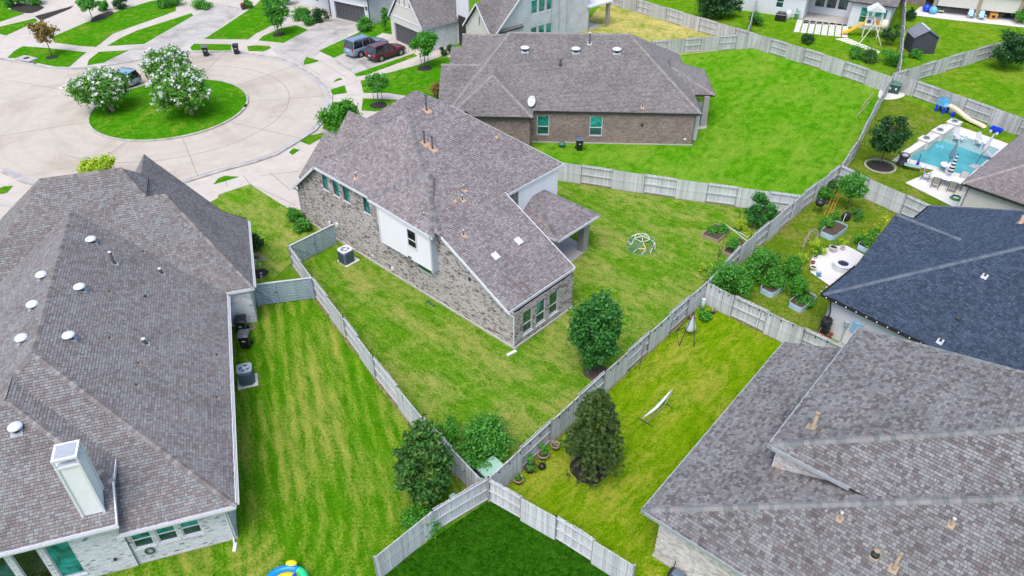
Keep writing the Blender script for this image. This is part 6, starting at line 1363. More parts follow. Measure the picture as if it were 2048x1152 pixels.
T = thing('planter', 'small green planter behind the brick house', 'planter', at(1124, 294)); MB().lathe(at(1124, 294), [(.2, 0), (.3, .3), (.34, .32), (.3, .36)], 14).build('bowl', 'frame_teal', T, True); MB().lathe(at(1124, 294), [(.24, .36), (.26, .42), (.01, .46)], 14).build('lid', 'util_green', T, True)
T = thing('storm_drain', 'concrete storm drain inlet on the verge', 'drain', at(56, 120)); c = at(54, 119); MB().rbox((c.x, c.y, .1), (2.2, 1.2, .14), math.radians(-25), .03).build('slab', 'driveway', T); MB().lathe((c.x, c.y, .17), [(.32, 0), (.32, .02), (.01, .025)], 18).build('manhole_lid', 'iron', T); q = at(58, 126); MB().box((q.x, q.y, .06), (2.0, .3, .1), math.radians(-25)).build('inlet', 'pot_dark', T)
T = thing('flower_pot', 'dark pot of red flowers beside the far garage', 'plant pot', at(487, 19)); c = at(487, 19); MB().lathe(c, [(.2, 0), (.3, .45), (.27, .45)], 14).build('pot', 'pot_dark', T, True); np_mesh('foliage', leaf_cloud([(c.x, c.y, .62)], [.32], 160, .1), 'leaf_flower', T)

# ------------------------------------------------------------------ vegetable garden of the black-roofed house
def steel_bed(label, px, rz, L_, W_, h=.42):
    f = Fr(px, rz); T = thing('metal_planter', label, 'planter', f.o, 'corrugated metal planters'); k = 28; r = W_*.5
    out = []
    for i in range(k):
        a = 2*math.pi*i/k; c, s = math.cos(a), math.sin(a); e = .32; out.append((math.copysign(abs(c)**e, c)*L_/2, math.copysign(abs(s)**e, s)*W_/2))
    m = MB(); lv = 15; v = []
    for j in range(lv): 
        o = 1+(.014 if j % 2 else 0); v += [f.L(x*o, y*o, h*j/(lv-1)) for x, y in out]
    m.add(v, [(j*k+i, j*k+(i+1) % k, (j+1)*k+(i+1) % k, (j+1)*k+i) for j in range(lv-1) for i in range(k)]); m.build('wall', 'planter_steel', T, True)
    m = MB(); m.path([f.L(x, y, h) for x, y in out+out[:1]], .016, 5); m.build('rim', 'planter_steel', T)
    MB().sheet([f.L(x*.98, y*.98) for x, y in out], h*.8).build('soil', 'soil', T); return T, f
T, f = steel_bed('metal planter with bare soil and dark herbs behind the dead weeping plant', (1666, 466), math.radians(42), 2.2, 1.1)
plant_bits('dark green herbs at the near end of the bare-soil planter', (1654, 460), 1.25, .8, 'leaf_mid', 2200, .07, el=2.6, z=.3); plant_bits('fresh green plants at the far end of the bare-soil planter', (1672, 442), 1.0, .8, 'leaf_bright', 900, .07, z=.25)
T, f = steel_bed('metal planter full of flowering greens beside the black roof', (1742, 492), math.radians(42), 2.4, 1.15)
plant_bits('flowering greens in the planter beside the black roof', (1740, 494), 2.1, 1.0, 'leaf_bright', 4000, .075, bloom=('bloom_yellow', 2, .06), k=18, z=.3); plant_bits('yellow flowers reaching over the black roof edge', (1768, 468), 1.5, 1.5, 'leaf_yellow', 900, .06, bloom=('bloom_yellow', 4, .07))
plant_bits('silvery feathery plant behind the planters', (1712, 440), 1.3, .8, 'leaf_oak', 700, .05, el=3)
T, f = steel_bed('blue metal planter with red flowers nearest the corner fence', (1603, 608), math.radians(42), 1.9, 1.0)
plant_bits('tall vine of green leaves in the red-flower planter', (1592, 598), 1.3, 1.7, 'leaf_bright', 3400, .08, k=16, z=.3); plant_bits('cluster of red flowers in the blue metal planter', (1588, 612), .6, .4, 'leaf_flower', 320, .08, z=.35); plant_bits('mixed seedlings at the near side of the blue metal planter', (1608, 606), 1.5, .5, 'leaf_mid', 1600, .07, z=.32, k=14)
T, f = steel_bed('shaded metal planter under the bushes at the corner fence', (1545, 580), math.radians(42), 1.8, 1.0)
plant_bits('leafy bush growing out of the shaded planter', (1545, 576), 1.6, 1.3, 'leaf_mid', 3000, .08, k=14, z=.3)
for a in ((1594, 590), (1604, 585)): pass
T = thing('bamboo_canes', 'tall green canes standing in the flowering planter', 'canes', at(1725, 487))
for (x, y), h, (dx, dy) in (((1722, 486), 1.5, (.2, .1)), ((1745, 490), 1.4, (.9, .8)), ((1758, 486), 1.3, (.6, .9))): c = at(x, y); MB().tube(c, c+Vector((dx, dy, h)), .016, n=5).build('cane', 'leaf_yellow', T)
# dead weeping plant on a hoop
c = at(1612, 500); T = thing('weeping_plant', 'pale dried weeping plant drooping in an arch over the grass', 'plant', c)
hoop = [at(1606, 500), at(1608, 492)+Vector((0, 0, .7)), at(1616, 486)+Vector((0, 0, 1.15)), at(1626, 486)+Vector((0, 0, 1.2)), at(1632, 488)+Vector((0, 0, .7))]
MB().path(hoop, .02, 5).build('stem', 'bark_pale', T); hp = [tuple(hoop[i].lerp(hoop[i+1], t/5)-Vector((0, 0, .25*RND.random()))) for i in range(4) for t in range(5)]; np_mesh('foliage', leaf_cloud(hp, [.1]*len(hp), 600, .05, elong=2.6), 'straw_leaf', T)
# orange arch of a wooden toy boat frame
T = thing('garden_arch', 'orange wooden frame leaning in the vegetable garden', 'frame', at(1657, 428))
for a, b in (((1652, 440), (1670, 402)), ((1658, 442), (1673, 410)), ((1648, 430), (1666, 398))): MB().tube(at(*a)+Vector((0, 0, .03)), at(*b)+Vector((0, 0, .9)), .022, n=6).build('rail', 'orange_frame', T)
for t in (.3, .6, .9): MB().tube(at(1652, 440).lerp(at(1670, 402), t)+Vector((0, 0, .9*t)), at(1658, 442).lerp(at(1673, 410), t)+Vector((0, 0, .9*t)), .025, n=6).build('rung', 'orange_frame', T)
# kettle grill
c = at(1635, 425); T = thing('kettle_grill', 'black kettle grill on legs beside the garden fence', 'grill', c); MB().lathe(c+Vector((0, 0, .85)), [(.05, -.3), (.28, -.18), (.36, 0), (.36, .03), (.3, .18), (.14, .28), (.01, .3)], 18).build('bowl', 'bin_black', T, True); MB().tube(c+Vector((0, 0, 1.14)), c+Vector((0, 0, 1.2)), .04).build('handle', 'metal_grey', T)
for k in range(3): a = k*2.1+.4; MB().tube(c+Vector((math.cos(a)*.4, math.sin(a)*.4, 0)), c+Vector((math.cos(a)*.15, math.sin(a)*.15, .65)), .02).build('leg', 'iron', T)
MB().box(c+Vector((.5, .1, .78)), (.4, .3, .03), .2).build('shelf', 'bin_black', T)
# dark soil bags between planters
c = at(1690, 440); T = thing('soil_sack', 'black sack slumped over the far end of the bare-soil planter', 'sack', c); MB().lathe(c, [(.3, 0), (.38, .2), (.34, .45), (.2, .62), (.05, .7)], 12, 1.2, .8, .6).build('sack', 'bin_black', T, True); MB().path([at(1682, 455)+Vector((0, 0, .45)), at(1686, 446)+Vector((0, 0, .7)), at(1690, 440)+Vector((0, 0, .6))], .02).build('strap', 'pot_white', T)
# fire pit and its pots
c = at(1683, 538); T = thing('fire_pit', 'round white stone fire pit with dark lava rock', 'fire pit', c); MB().lathe(c, [(.62, .03), (.62, .42), (.64, .43), (.64, .5), (.36, .5), (.36, .40)], 30).build('ring', 'pot_white', T, False); MB().lathe(c+Vector((0, 0, .42)), [(.36, 0), (.3, .03), (.01, .05)], 20).build('lava_bed', 'lava', T)
m = MB()
for k in range(60): a, r = RND.uniform(0, 6.28), .33*math.sqrt(RND.random()); m.lathe(c+Vector((math.cos(a)*r, math.sin(a)*r, .45)), [(.01, -.03), (.04, 0), (.01, .035)], 5)
m.build('lava_rock', 'lava', T, kind='stuff')
pot('large white pot with a young plant on the fire pit patio', (1665, 503), .28, .42, 'pot_white', 'leaf_oak', 50, .8); pot('small white pot on the fire pit patio edge', (1684, 500), .17, .28, 'pot_white'); pot('grey pot at the left edge of the fire pit patio', (1625, 541), .22, .34, 'stone_pale'); pot('dark bowl of weeds beside the fire pit patio', (1634, 508), .26, .24, 'pot_dark', 'leaf_bright', 90, .3); pot('small brown pot behind the grey patio pot', (1625, 528), .14, .22, 'cedar'); pot('leafy pot behind the grey patio pot', (1629, 517), .15, .2, 'stone_pale', 'leaf_bright', 90, .25)
plant_bits('yellow-green bush behind the fire pit patio', (1634, 503), 1.3, .8, 'leaf_yellow', 900, .07); plant_bits('yellow-green tuft behind the small white pot', (1684, 490), .7, .5, 'leaf_yellow', 300, .07); plant_bits('yellow-green shoots beside the leafy bush', (1605, 530), 1.0, .9, 'leaf_yellow', 600, .07)
f = Fr((1637, 551), -.2); T = thing('tool_caddy', 'small blue tool caddy on a dark mat on the patio', 'caddy', f.o); MB().box(f.L(0, 0, .04), (.32, .42, .02), f.rz).build('mat', 'ac_blue', T)
for x in (-.09, .09): MB().rbox(f.L(x, .08, .15), (.13, .16, .22), f.rz, .03).build('bottle', 'toy_sky', T)
# rain barrel, its stand and wall clutter
c = Dh.L(-.1, -.75); T = thing('rain_barrel', 'black rain barrel under a downspout at the white wall', 'rain barrel', c); MB().lathe(c+Vector((0, 0, .5)), [(.26, 0), (.3, .05), (.31, .3), (.33, .33), (.31, .36), (.31, .7), (.33, .73), (.31, .76), (.3, .98), (.26, 1.02), (.24, 1.0), (.01, .99)], 20).build('barrel', 'bin_black', T, True); MB().path([c+Vector((0, 0, 1.5)), c+Vector((.02, .03, 2.0)), Dh.L(.05, -.5, 2.8)], .05).build('downspout', 'iron', T); MB().path([c+Vector((-.3, -.1, .9)), c+Vector((-.36, -.14, .5)), c+Vector((-.2, -.3, .2))], .015).build('hose', 'metal_grey', T)
T = thing('barrel_stand', 'reddish timber cradle holding up the rain barrel', 'stand', c)
for s in (-1, 1):
    MB().box(c+Dh.x*(s*.3)+Vector((0, 0, .42)), (.09, .95, .12), Dh.ang).build('beam', 'cedar', T)
    for t in (-1, 1): MB().box(c+Dh.x*(s*.3)+Dh.y*(t*.36)+Vector((0, 0, .2)), (.1, .1, .4), Dh.ang).build('leg', 'cedar', T)
MB().box(c+Vector((0, 0, .49)), (.7, .3, .04), Dh.ang).build('top', 'cedar', T)
disc('gravel_bed', Dh.L(-.2, -1.9), .5, 'stone_pale', .02, .05)

# ------------------------------------------------------------------ pool garden
def water_mat():
    m, nt, ns, L, b = nodes('pool_water'); n = noise(nt, ocoord(nt), .45, 3); n2 = noise(nt, ocoord(nt), 5, 3)
    L.new(ramp(nt, n, [(.35, (.03, .24, .26)), (.65, (.07, .34, .36))]), b.inputs['Base Color']); b.inputs['Roughness'].default_value = .07; bump(nt, b, n2, .15, .02)
water_mat(); plain('pool_shelf', (.22, .38, .37), .1, var=.06); plain('pool_tile', (.03, .10, .13), .3)
PW = [(1809, 316), (1899, 262), (2004, 300), (1941, 352), (1895, 345)]
PW = [(1812, 318), (1900, 263), (2003, 301), (1938, 356)]
pw = px_poly(PW)
struct('pool_water', MB().sheet(px_poly(PW), .036), 'pool_water')
struct('pool_shelf', MB().sheet(px_poly([(1876, 279), (1901, 264), (2001, 300), (1980, 317)]), .040), 'pool_shelf')
cp = MB(); strip(cp, pw+[pw[0], pw[1]], .36, .03, .075); struct('pool_coping', cp, 'patio')
tl = MB(); strip(tl, [q+(sum(pw, Vector())/4-q)*.035 for q in pw+[pw[0], pw[1]]], .06, .03, .046); struct('pool_tile', tl, 'pool_tile')
# raised wall with three fire bowls
a, b = at(1800, 322), at(1906, 258); d = (b-a).normalized(); ang = math.atan2(d.y, d.x); L_ = (b-a).length
T = thing('pool_wall', 'raised pale stone wall along the back of the pool', 'wall', a); c = (a+b)/2
MB().box((c.x, c.y, .28), (L_, .5, .5), ang).build('wall', 'stone_pale', T); MB().rbox((c.x, c.y, .56), (L_+.1, .6, .07), ang, .02).build('cap', 'patio', T)
for k, t in enumerate((.42, .68, .97)):
    q = a+d*(L_*t); MB().rbox((q.x, q.y, .40), (.95, .95, .72), ang, .03).build('pedestal', 'patio', T); MB().rbox((q.x, q.y, .79), (1.05, 1.05, .07), ang, .02).build('pedestal_cap', 'patio', T)
    F = thing('fire_bowl', ['grey fire bowl nearest the wicker basket on the pool wall', 'grey fire bowl on the middle pool pedestal', 'grey fire bowl on the far corner pool pedestal'][k], 'fire bowl', Vector((q.x, q.y, .82)), 'fire bowls on the pool wall'); MB().lathe((q.x, q.y, .82), [(.12, 0), (.26, .1), (.3, .16), (.26, .16), (.2, .1)], 18).build('bowl', 'metal_grey', F, True); MB().lathe((q.x, q.y, .93), [(.22, 0), (.01, .03)], 14).build('lava_bed', 'lava', F)
# wicker basket, towel rack, net and purple tool by the wall
c = at(1803, 330); T = thing('wicker_basket', 'tall dark wicker basket with pinched waist at the pool corner', 'basket', c); MB().lathe(c, [(.42, .03), (.4, .2), (.3, .5), (.32, .75), (.42, .95), (.4, 1.0), (.36, .95), (.01, .9)], 20).build('basket', 'wicker', T, True); MB().lathe(c+Vector((0, 0, .93)), [(.34, 0), (.2, .08), (.01, .1)], 16).build('towel', 'sling_grey', T, True)
f = Fr((1822, 340), math.radians(-28)); T = thing('pool_chest', 'low glass-topped side table at the edge of the pool terrace', 'table', f.o); MB().rbox(f.L(0, 0, .42), (1.3, .5, .04), f.rz, .01).build('top', 'pool_shelf', T)
for x in (-.58, .58):
    for y in (-.2, .2): MB().tube(f.L(x, y, 0), f.L(x, y, .4), .02).build('leg', 'metal_dark', T)
MB().path([f.L(-.5, .3, .0), f.L(-.2, .6, .9), f.L(-.1, .7, 1.2)], .025).build('towel_rail', 'toy_sky', T)
c = at(1833, 334); T = thing('pool_toy', 'purple pool noodle holder standing by the pool', 'toy', c); MB().lathe(c, [(.12, .03), (.13, .35), (.06, .6), (.04, .9)], 12).build('body', 'purple', T, True); MB().path([c+Vector((0, 0, .85)), c+Vector((.02, .02, 1.1)), c+Vector((-.1, .02, 1.15))], .03).build('hook', 'navy', T)
c = at(1879, 294); T = thing('pool_cleaner', 'light blue pool cleaner floating in the water', 'pool cleaner', c); 
for a_ in range(4): q = c+Vector((math.cos(a_*1.57+.4)*.25, math.sin(a_*1.57+.4)*.25, .04)); MB().rbox(q, (.34, .18, .06), a_*1.57+.4, .02).build('arm', 'toy_sky', T)
# white adirondack chairs on the shelf; blue ones on the far patio
def adirondack(label, px, rz, mat, z=.04, group='adirondack chairs', s=1.0):
    f = Fr(at(*px)+Vector((0, 0, z)), rz); T = thing('adirondack_chair', label, 'chair', f.o, group)
    for k in range(5): x = (k-2)*.12*s; MB().box(f.L(x, -.28*s, .62*s), (.105*s, .025, (.82-.05*abs(k-2)**1.4)*s), rz, Matrix.Rotation(.42, 3, 'X')).build('back_slat', mat, T)
    for k in range(5): MB().box(f.L(0, (.32-.12*k)*s, (.36-.03*k)*s), (.58*s, .105*s, .025), rz).build('seat_slat', mat, T)
    for sx in (-1, 1):
        MB().box(f.L(sx*.36*s, .05*s, .56*s), (.14*s, .75*s, .03), rz).build('arm', mat, T); MB().box(f.L(sx*.33*s, .36*s, .27*s), (.04, .1*s, .55*s), rz).build('leg', mat, T); MB().box(f.L(sx*.3*s, -.3*s, .25*s), (.04, .1*s, .5*s), rz).build('leg', mat, T)
adirondack('white adirondack chair on the pool ledge beside the stone pedestal', (1914, 284), math.radians(205), 'pot_white', .05, s=1.15); adirondack('white adirondack chair on the pool ledge beside the grey umbrella', (1958, 293), math.radians(205), 'pot_white', .05, s=1.15)
adirondack('blue adirondack chair under the left patio screen', (1940, 37), math.radians(170), 'planter_steel', .06); adirondack('blue adirondack chair under the right patio screen', (1961, 40), math.radians(165), 'planter_steel', .06)
# closed umbrellas
def umbrella(label, base, top_h, lean, mat, pole='frame_white', z0=0.0, stripes=False, body=(.45, 1.0), r=.2):
    c = at(*base)+Vector((0, 0, z0)); T = thing('closed_umbrella', label, 'umbrella', c, 'closed garden umbrellas'); tip = c+Vector((lean[0], lean[1], top_h)); MB().tube(c, tip, .025, n=8).build('pole', pole, T)
    n = 12 if stripes else 6; prof = [(0, .6), (.06, 1.0), (.3, .95), (.6, .62), (.85, .35), (1, .12)]
    for k in range(n):
        t0, t1 = k/n, (k+1)/n; f0, f1 = (float(np.interp(t, [p[0] for p in prof], [p[1] for p in prof]))*r for t in (t0, t1)); p0 = c.lerp(tip, body[0]+(body[1]-body[0])*t0); p1 = c.lerp(tip, body[0]+(body[1]-body[0])*t1)
        MB().tube(p0, p1, f0, f1, 9).build('canopy', (('navy' if k % 2 else 'float_white') if stripes else mat), T)
    return T
c = at(1891, 343); T = thing('pool_table', 'round white table standing in the pool', 'table', c); MB().lathe(c, [(.08, 0), (.08, .55), (.55, .56), (.58, .58), (.58, .64), (.01, .66)], 22).build('top', 'pot_white', T)
umbrella('closed slate umbrella standing through the white pool table', (1889, 342), 2.6, (.35, .25), 'umbrella_slate', 'metal_dark', 0, False, (.42, 1.0), .2)
umbrella('closed grey umbrella on a square base at the pool edge', (1949, 333), 2.9, (.75, .3), 'umbrella_grey', 'metal_dark', .05, False, (.42, 1.0), .19)
c = at(1949, 335); T = thing('umbrella_base', 'square grey umbrella base on the pool terrace', 'umbrella base', c); MB().rbox((c.x, c.y, .1), (.85, .6, .14), .4, .03).build('base', 'metal_grey', T)
# dining set
f = Fr((1893, 372), math.radians(-35)); T = thing('dining_table', 'long white table on the pool terrace', 'table', f.o); MB().rbox(f.L(0, 0, .74), (2.5, 1.05, .05), f.rz, .02).build('top', 'float_white', T)
for x in (-1.05, 1.05):
    for y in (-.4, .4): MB().tube(f.L(x, y, .03), f.L(x, y, .72), .03).build('leg', 'bronze', T)
umbrella('closed navy and white striped umbrella through the dining table', (1890, 370), 2.75, (.1, .05), 'navy', 'metal_grey', .03, True, (.38, 1.0), .22)
def sling_chair(label, p, rz, mat):
    q = Fr(p, rz); T = thing('sling_chair', label, 'chair', q.o, 'dining chairs by the pool'); MB().box(q.L(0, 0, .43), (.52, .5, .03), rz).build('seat', mat, T); MB().box(q.L(0, -.28, .74), (.52, .03, .62), rz, Matrix.Rotation(.2, 3, 'X')).build('backrest', mat, T)
    for s in (-1, 1):
        MB().path([q.L(s*.28, .26, .03), q.L(s*.28, .22, .62), q.L(s*.28, -.3, .64)], .02).build('arm', 'bronze', T); MB().tube(q.L(s*.27, -.35, .03), q.L(s*.27, -.2, .45), .02).build('leg', 'bronze', T); MB().tube(q.L(s*.27, -.24, .42), q.L(s*.27, -.36, 1.05), .02).build('back_post', 'bronze', T)
for lab, x, y, r_, mt in (('tan sling chair at the near left of the dining table', -.75, -.85, 0, 'sling_tan'), ('tan sling chair at the near right of the dining table', .45, -.85, 0, 'sling_tan'), ('grey chair at the far left of the dining table', -.3, .85, math.pi, 'sling_grey'), ('grey chair at the far right of the dining table', .9, .85, math.pi, 'sling_grey'), ('swivel chair with blue towel at the head of the dining table', -1.65, .05, -math.pi/2, 'sling_grey'), ('dark chair at the house end of the dining table', 1.6, 0, math.pi/2, 'bronze')):
    sling_chair(lab, f.L(x, y, .03), f.rz+r_, mt)
c = at(1911, 398); T = thing('hose_reel', 'coiled green hose at the corner of the cream house', 'hose', c)
m = MB()
for k in range(4): m.path([c+Vector((math.cos(a*math.pi/8)*(.42-.03*k), math.sin(a*math.pi/8)*(.42-.03*k), .06+.045*k)) for a in range(17)], .03, 6)
m.build('hose', 'hose_green', T)
f = Fr((1990, 322), math.radians(-35)); T = thing('sun_lounger', 'grey sun lounger at the house edge of the pool terrace', 'lounger', f.o); MB().box(f.L(.2, 0, .35), (1.3, .6, .06), f.rz).build('seat', 'sling_grey', T); MB().box(f.L(-.7, 0, .55), (.7, .6, .06), f.rz, Matrix.Rotation(.6, 3, 'Y')).build('backrest', 'sling_grey', T)
for x in (-.5, .75):
    for y in (-.25, .25): MB().tube(f.L(x, y, .03), f.L(x, y, .34), .02).build('leg', 'metal_dark', T)
# toy slide and wagon by the fence
fd = at(2031, 270)-at(1872, 211); fa = math.atan2(fd.y, fd.x); f = Fr((1882, 224), fa-.05); T = thing('toy_slide', 'blue toddler climber with long wavy sand-coloured slide', 'toy slide', f.o)
for x in (-.38, .38):
    for y in (-.34, .34): MB().rbox(f.L(x, y, .4), (.2, .2, .8), f.rz, .04).build('leg', 'toy_blue', T)
MB().rbox(f.L(0, 0, .78), (.98, .9, .1), f.rz, .04).build('deck', 'toy_sky', T)
for y in (-.4, .4): MB().rbox(f.L(-.08, y, 1.05), (.75, .08, .48), f.rz, .03).build('side_panel', 'toy_sky', T)
MB().rbox(f.L(-.42, 0, 1.08), (.08, .75, .5), f.rz, .03).build('back_panel', 'toy_sky', T); MB().rbox(f.L(1.2, -.05, .22), (.26, .4, .44), f.rz, .04).build('support', 'toy_blue', T)
sl = MB(); ns = 18; vv = []; prof = lambda t: .78*(1-t)+.08*math.sin(t*math.pi*2.6)+.08
for i in range(ns+1):
    t = i/ns; x = .45+4.0*t; z = prof(t)
    vv += [f.L(x, -.24, z+.13), f.L(x, -.2, z), f.L(x, .2, z), f.L(x, .24, z+.13), f.L(x, .24, z-.05), f.L(x, -.24, z-.05)]
sl.add(vv, [(i*6+j, i*6+(j+1) % 6, (i+1)*6+(j+1) % 6, (i+1)*6+j) for i in range(ns) for j in range(6)]+[tuple(range(6)), tuple(range((ns+1)*6-1, ns*6-1, -1))]); sl.build('slide', 'toy_sand', T)
f = Fr((1990, 266), fa); T = thing('toy_wagon', 'small blue toy wagon beside the fence', 'wagon', f.o); m = MB(); rg = lambda a, b, z: [f.L(x, y, z) for x, y in ((-a, -b), (a, -b), (a, b), (-a, b))]
m.add(rg(.42, .22, .16)+rg(.5, .28, .5)+rg(.45, .23, .5)+rg(.4, .2, .2), [(3, 2, 1, 0), (12, 13, 14, 15)]+[(q*4+i, q*4+(i+1) % 4, q*4+4+(i+1) % 4, q*4+4+i) for q in range(3) for i in range(4)]); m.build('tub', 'toy_blue', T)
for x in (-.3, .3):
    for y in (-1, 1): MB().tube(f.L(x, y*.24, .13), f.L(x, y*.31, .13), .13, n=12).build('wheel', 'float_white', T)
MB().path([f.L(.5, 0, .3), f.L(.85, 0, .45), f.L(1.0, 0, .7)], .02).build('handle', 'bin_black', T)
# shed
f = Fr((1843, 108), math.radians(-4)); T = thing('shed', 'dark grey garden shed with pale grey gable roof', 'shed', f.o); w, dp, h, rh = 1.3, 2.3, 2.0, 2.75
MB().add([f.L(x, y, z) for y in (0, dp) for x, z in ((-w, 0), (w, 0), (w, h), (0, rh-.06), (-w, h))], [(0, 1, 2, 3, 4), (9, 8, 7, 6, 5), (0, 4, 9, 5), (1, 6, 7, 2)]).build('wall', 'shed_wall', T)
for k in range(12): MB().box(f.L(-w+.1+k*.218, -.012, h*.48), (.19, .024, h*.96), f.rz).build('board', 'shed_wall', T)
for s in (-1, 1): MB().add([f.L(s*(w+.15), -.2, h-.12), f.L(0, -.2, rh), f.L(0, dp+.2, rh), f.L(s*(w+.15), dp+.2, h-.12)]+[f.L(s*(w+.15), -.2, h-.2), f.L(0, -.2, rh-.08), f.L(0, dp+.2, rh-.08), f.L(s*(w+.15), dp+.2, h-.2)], [(0, 1, 2, 3), (7, 6, 5, 4), (0, 4, 5, 1), (1, 5, 6, 2), (2, 6, 7, 3), (3, 7, 4, 0)]).build('roof', 'shed_roof', T)
for k in range(5): MB().rbox(f.L(0, .1+k*.5, rh+.03), (.26, .2, .06), f.rz, .02).build('ridge_vent', 'float_white', T)
# stepping stones
sT = thing('stepping_stones', 'grid of pale paving slabs in the lawn below the porch', 'paving', at(1640, 60))
p00, p10, p11, p01 = at(1586, 64), at(1696, 76), at(1698, 50), at(1594, 39)
def slabs(T, p00, p10, p11, p01, nx, ny, gx, gy, mat):
    for i in range(nx):
        for j in range(ny):
            def q(u, v): return p00.lerp(p10, u).lerp(p01.lerp(p11, u), v)
            u0, u1, v0, v1 = (i+gx)/nx, (i+1-gx)/nx, (j+gy)/ny, (j+1-gy)/ny; c = [q(u0, v0), q(u1, v0), q(u1, v1), q(u0, v1)]
            MB().prism([(a.x, a.y) for a in c], 0, .05).build('slab', mat, T)
slabs(sT, p00, p10, p11, p01, 8, 7, .09, .1, 'patio')
sT = thing('stepping_stones', 'narrow path of small grey slabs leading to the fence corner', 'paving', at(1720, 90)); slabs(sT, at(1668, 78), at(1757, 108), at(1762, 104), at(1694, 76), 9, 4, .12, .12, 'stone_pale')
# play tower
f = Fr((1738, 78), math.radians(-20)); T = thing('play_tower', 'white play tower with yellow slide and swing frame', 'play tower', f.o)
for x in (-.8, .8):
    for y in (.3, 1.7): MB().box(f.L(x, y, 1.6), (.1, .1, 3.2), f.rz).build('post', 'frame_white', T)
MB().box(f.L(0, 1.0, 1.5), (1.75, 1.6, .1), f.rz).build('deck', 'frame_white', T)
for y in (.28, 1.72): MB().box(f.L(0, y, 1.85), (1.6, .05, .6), f.rz).build('side_panel', 'pot_white', T)
MB().box(f.L(.3, .24, 1.9), (.7, .06, .5), f.rz).build('counter_panel', 'orange_frame', T); MB().box(f.L(-.5, .24, 1.95), (.4, .06, .35), f.rz).build('window_panel', 'shed_wall', T)
MB().add([f.L(-1, .1, 3.1), f.L(1, .1, 3.1), f.L(0.0, .1, 3.75), f.L(-1, 1.9, 3.1), f.L(1, 1.9, 3.1), f.L(0, 1.9, 3.75)], [(0, 1, 2), (5, 4, 3), (0, 2, 5, 3), (1, 4, 5, 2), (0, 3, 4, 1)]).build('canopy', 'pot_white', T)
MB().lathe(f.L(1.2, .9, 1.55), [(.4, -.55), (.55, 0), (.4, .55)], 14).build('climbing_pod', 'toy_sand', T, True)
sl = MB(); vv = []; ns = 10
for i in range(ns+1):
    t = i/ns; x = -.8-2.3*t; z = 1.5*(1-t)**1.1+.12+.06*math.sin(t*7)
    vv += [f.L(x, .35, z+.15), f.L(x, .4, z), f.L(x, .85, z), f.L(x, .9, z+.15), f.L(x, .9, z-.06), f.L(x, .35, z-.06)]
sl.add(vv, [(i*6+j, i*6+(j+1) % 6, (i+1)*6+(j+1) % 6, (i+1)*6+j) for i in range(ns) for j in range(6)]+[tuple(range(6)), tuple(range((ns+1)*6-1, ns*6-1, -1))]); sl.build('slide', 'toy_yellow', T)
apex = f.L(0, -1.9, 2.4)
for q in (at(1718, 88), at(1762, 92)): MB().tube(q, apex, .05).build('leg', 'frame_white', T)
MB().tube(apex, f.L(0, .3, 2.4), .05).build('swing_beam', 'frame_white', T); MB().box(f.L(0, -.9, .5), (.5, .18, .04), f.rz).build('swing_seat', 'bin_black', T)
for x in (-.22, .22): MB().tube(f.L(x, -.9, .5), f.L(x*.6, -.9, 2.4), .012).build('swing_rope', 'iron', T)
# grill station and pots by the porch, toys on the far patio
f = Fr((1560, 42), math.radians(-25)); T = thing('gas_grill', 'black gas grill on the pale wall of the white house', 'grill', f.o); MB().rbox(f.L(0, 0, .5), (1.3, .6, .8), f.rz, .04).build('cabinet', 'bin_black', T); MB().rbox(f.L(0, 0, 1.0), (1.0, .55, .3), f.rz, .1).build('hood', 'metal_dark', T); MB().box(f.L(0, -.33, .85), (1.2, .05, .06), f.rz).build('handle', 'metal_grey', T)
c = at(1575, 38); T = thing('smoker', 'white egg-shaped smoker beside the black grill', 'smoker', c); MB().lathe(c, [(.25, 0), (.3, .2), (.38, .55), (.36, .85), (.2, 1.05), (.06, 1.1), (.06, 1.25)], 16).build('body', 'pot_white', T, True)
pot('green pot beside the white smoker', (1592, 38), .3, .8, 'util_pale', 'leaf_mid', 60, .4)
for lab, px, r_, mt in (('dark blue play ball on the far patio', (1851, 24), .5, 'toy_blue'), ('light blue play ball on the far patio', (1864, 28), .5, 'toy_sky')):
    c = at(*px); o = MB().lathe(c, [(.01, 0), (r_*.6, r_*.2), (r_*.95, r_*.65), (r_, r_), (r_*.95, r_*1.35), (r_*.6, r_*1.8), (.01, r_*2)], 18).build('play_ball', mt, None, True); tag(o, lab, 'ball')
f = Fr((1984, 39), math.radians(-18)); T = thing('toy_kitchen', 'orange toy kitchen beside the blue adirondack chairs', 'toy', f.o); MB().rbox(f.L(0, 0, .4), (.9, .5, .7), f.rz, .03).build('cabinet', 'orange_frame', T); MB().box(f.L(0, -.26, .42), (.4, .02, .3), f.rz).build('oven_door', 'bin_black', T); MB().rbox(f.L(0, .2, .95), (.9, .1, .4), f.rz, .02).build('back_panel', 'orange_frame', T)
f = Fr((2018, 36), math.radians(-20)); T = thing('toy_slide', 'dark blue toy slide at the end of the far patio', 'toy slide', f.o); MB().add([f.L(x, y, z) for y in (-.3, .3) for x, z in ((-.8, .05), (.8, 1.3), (.9, 1.3), (.9, .05), (-.6, .0))], [(0, 1, 2, 3, 4), (9, 8, 7, 6, 5), (0, 5, 6, 1), (1, 6, 7, 2), (2, 7, 8, 3)]).build('body', 'navy', T); MB().lathe(f.L(.4, -.35, 1.2), [(.25, 0), (.25, .1), (.01, .12)], 12).build('steering_wheel', 'toy_sky', T)
f = Fr((1874, 24), math.radians(-22)); T = thing('picnic_table', 'green and sand toy picnic table on the far patio', 'table', f.o); MB().rbox(f.L(0, 0, .6), (1.4, .6, .08), f.rz, .03).build('top', 'util_green', T)
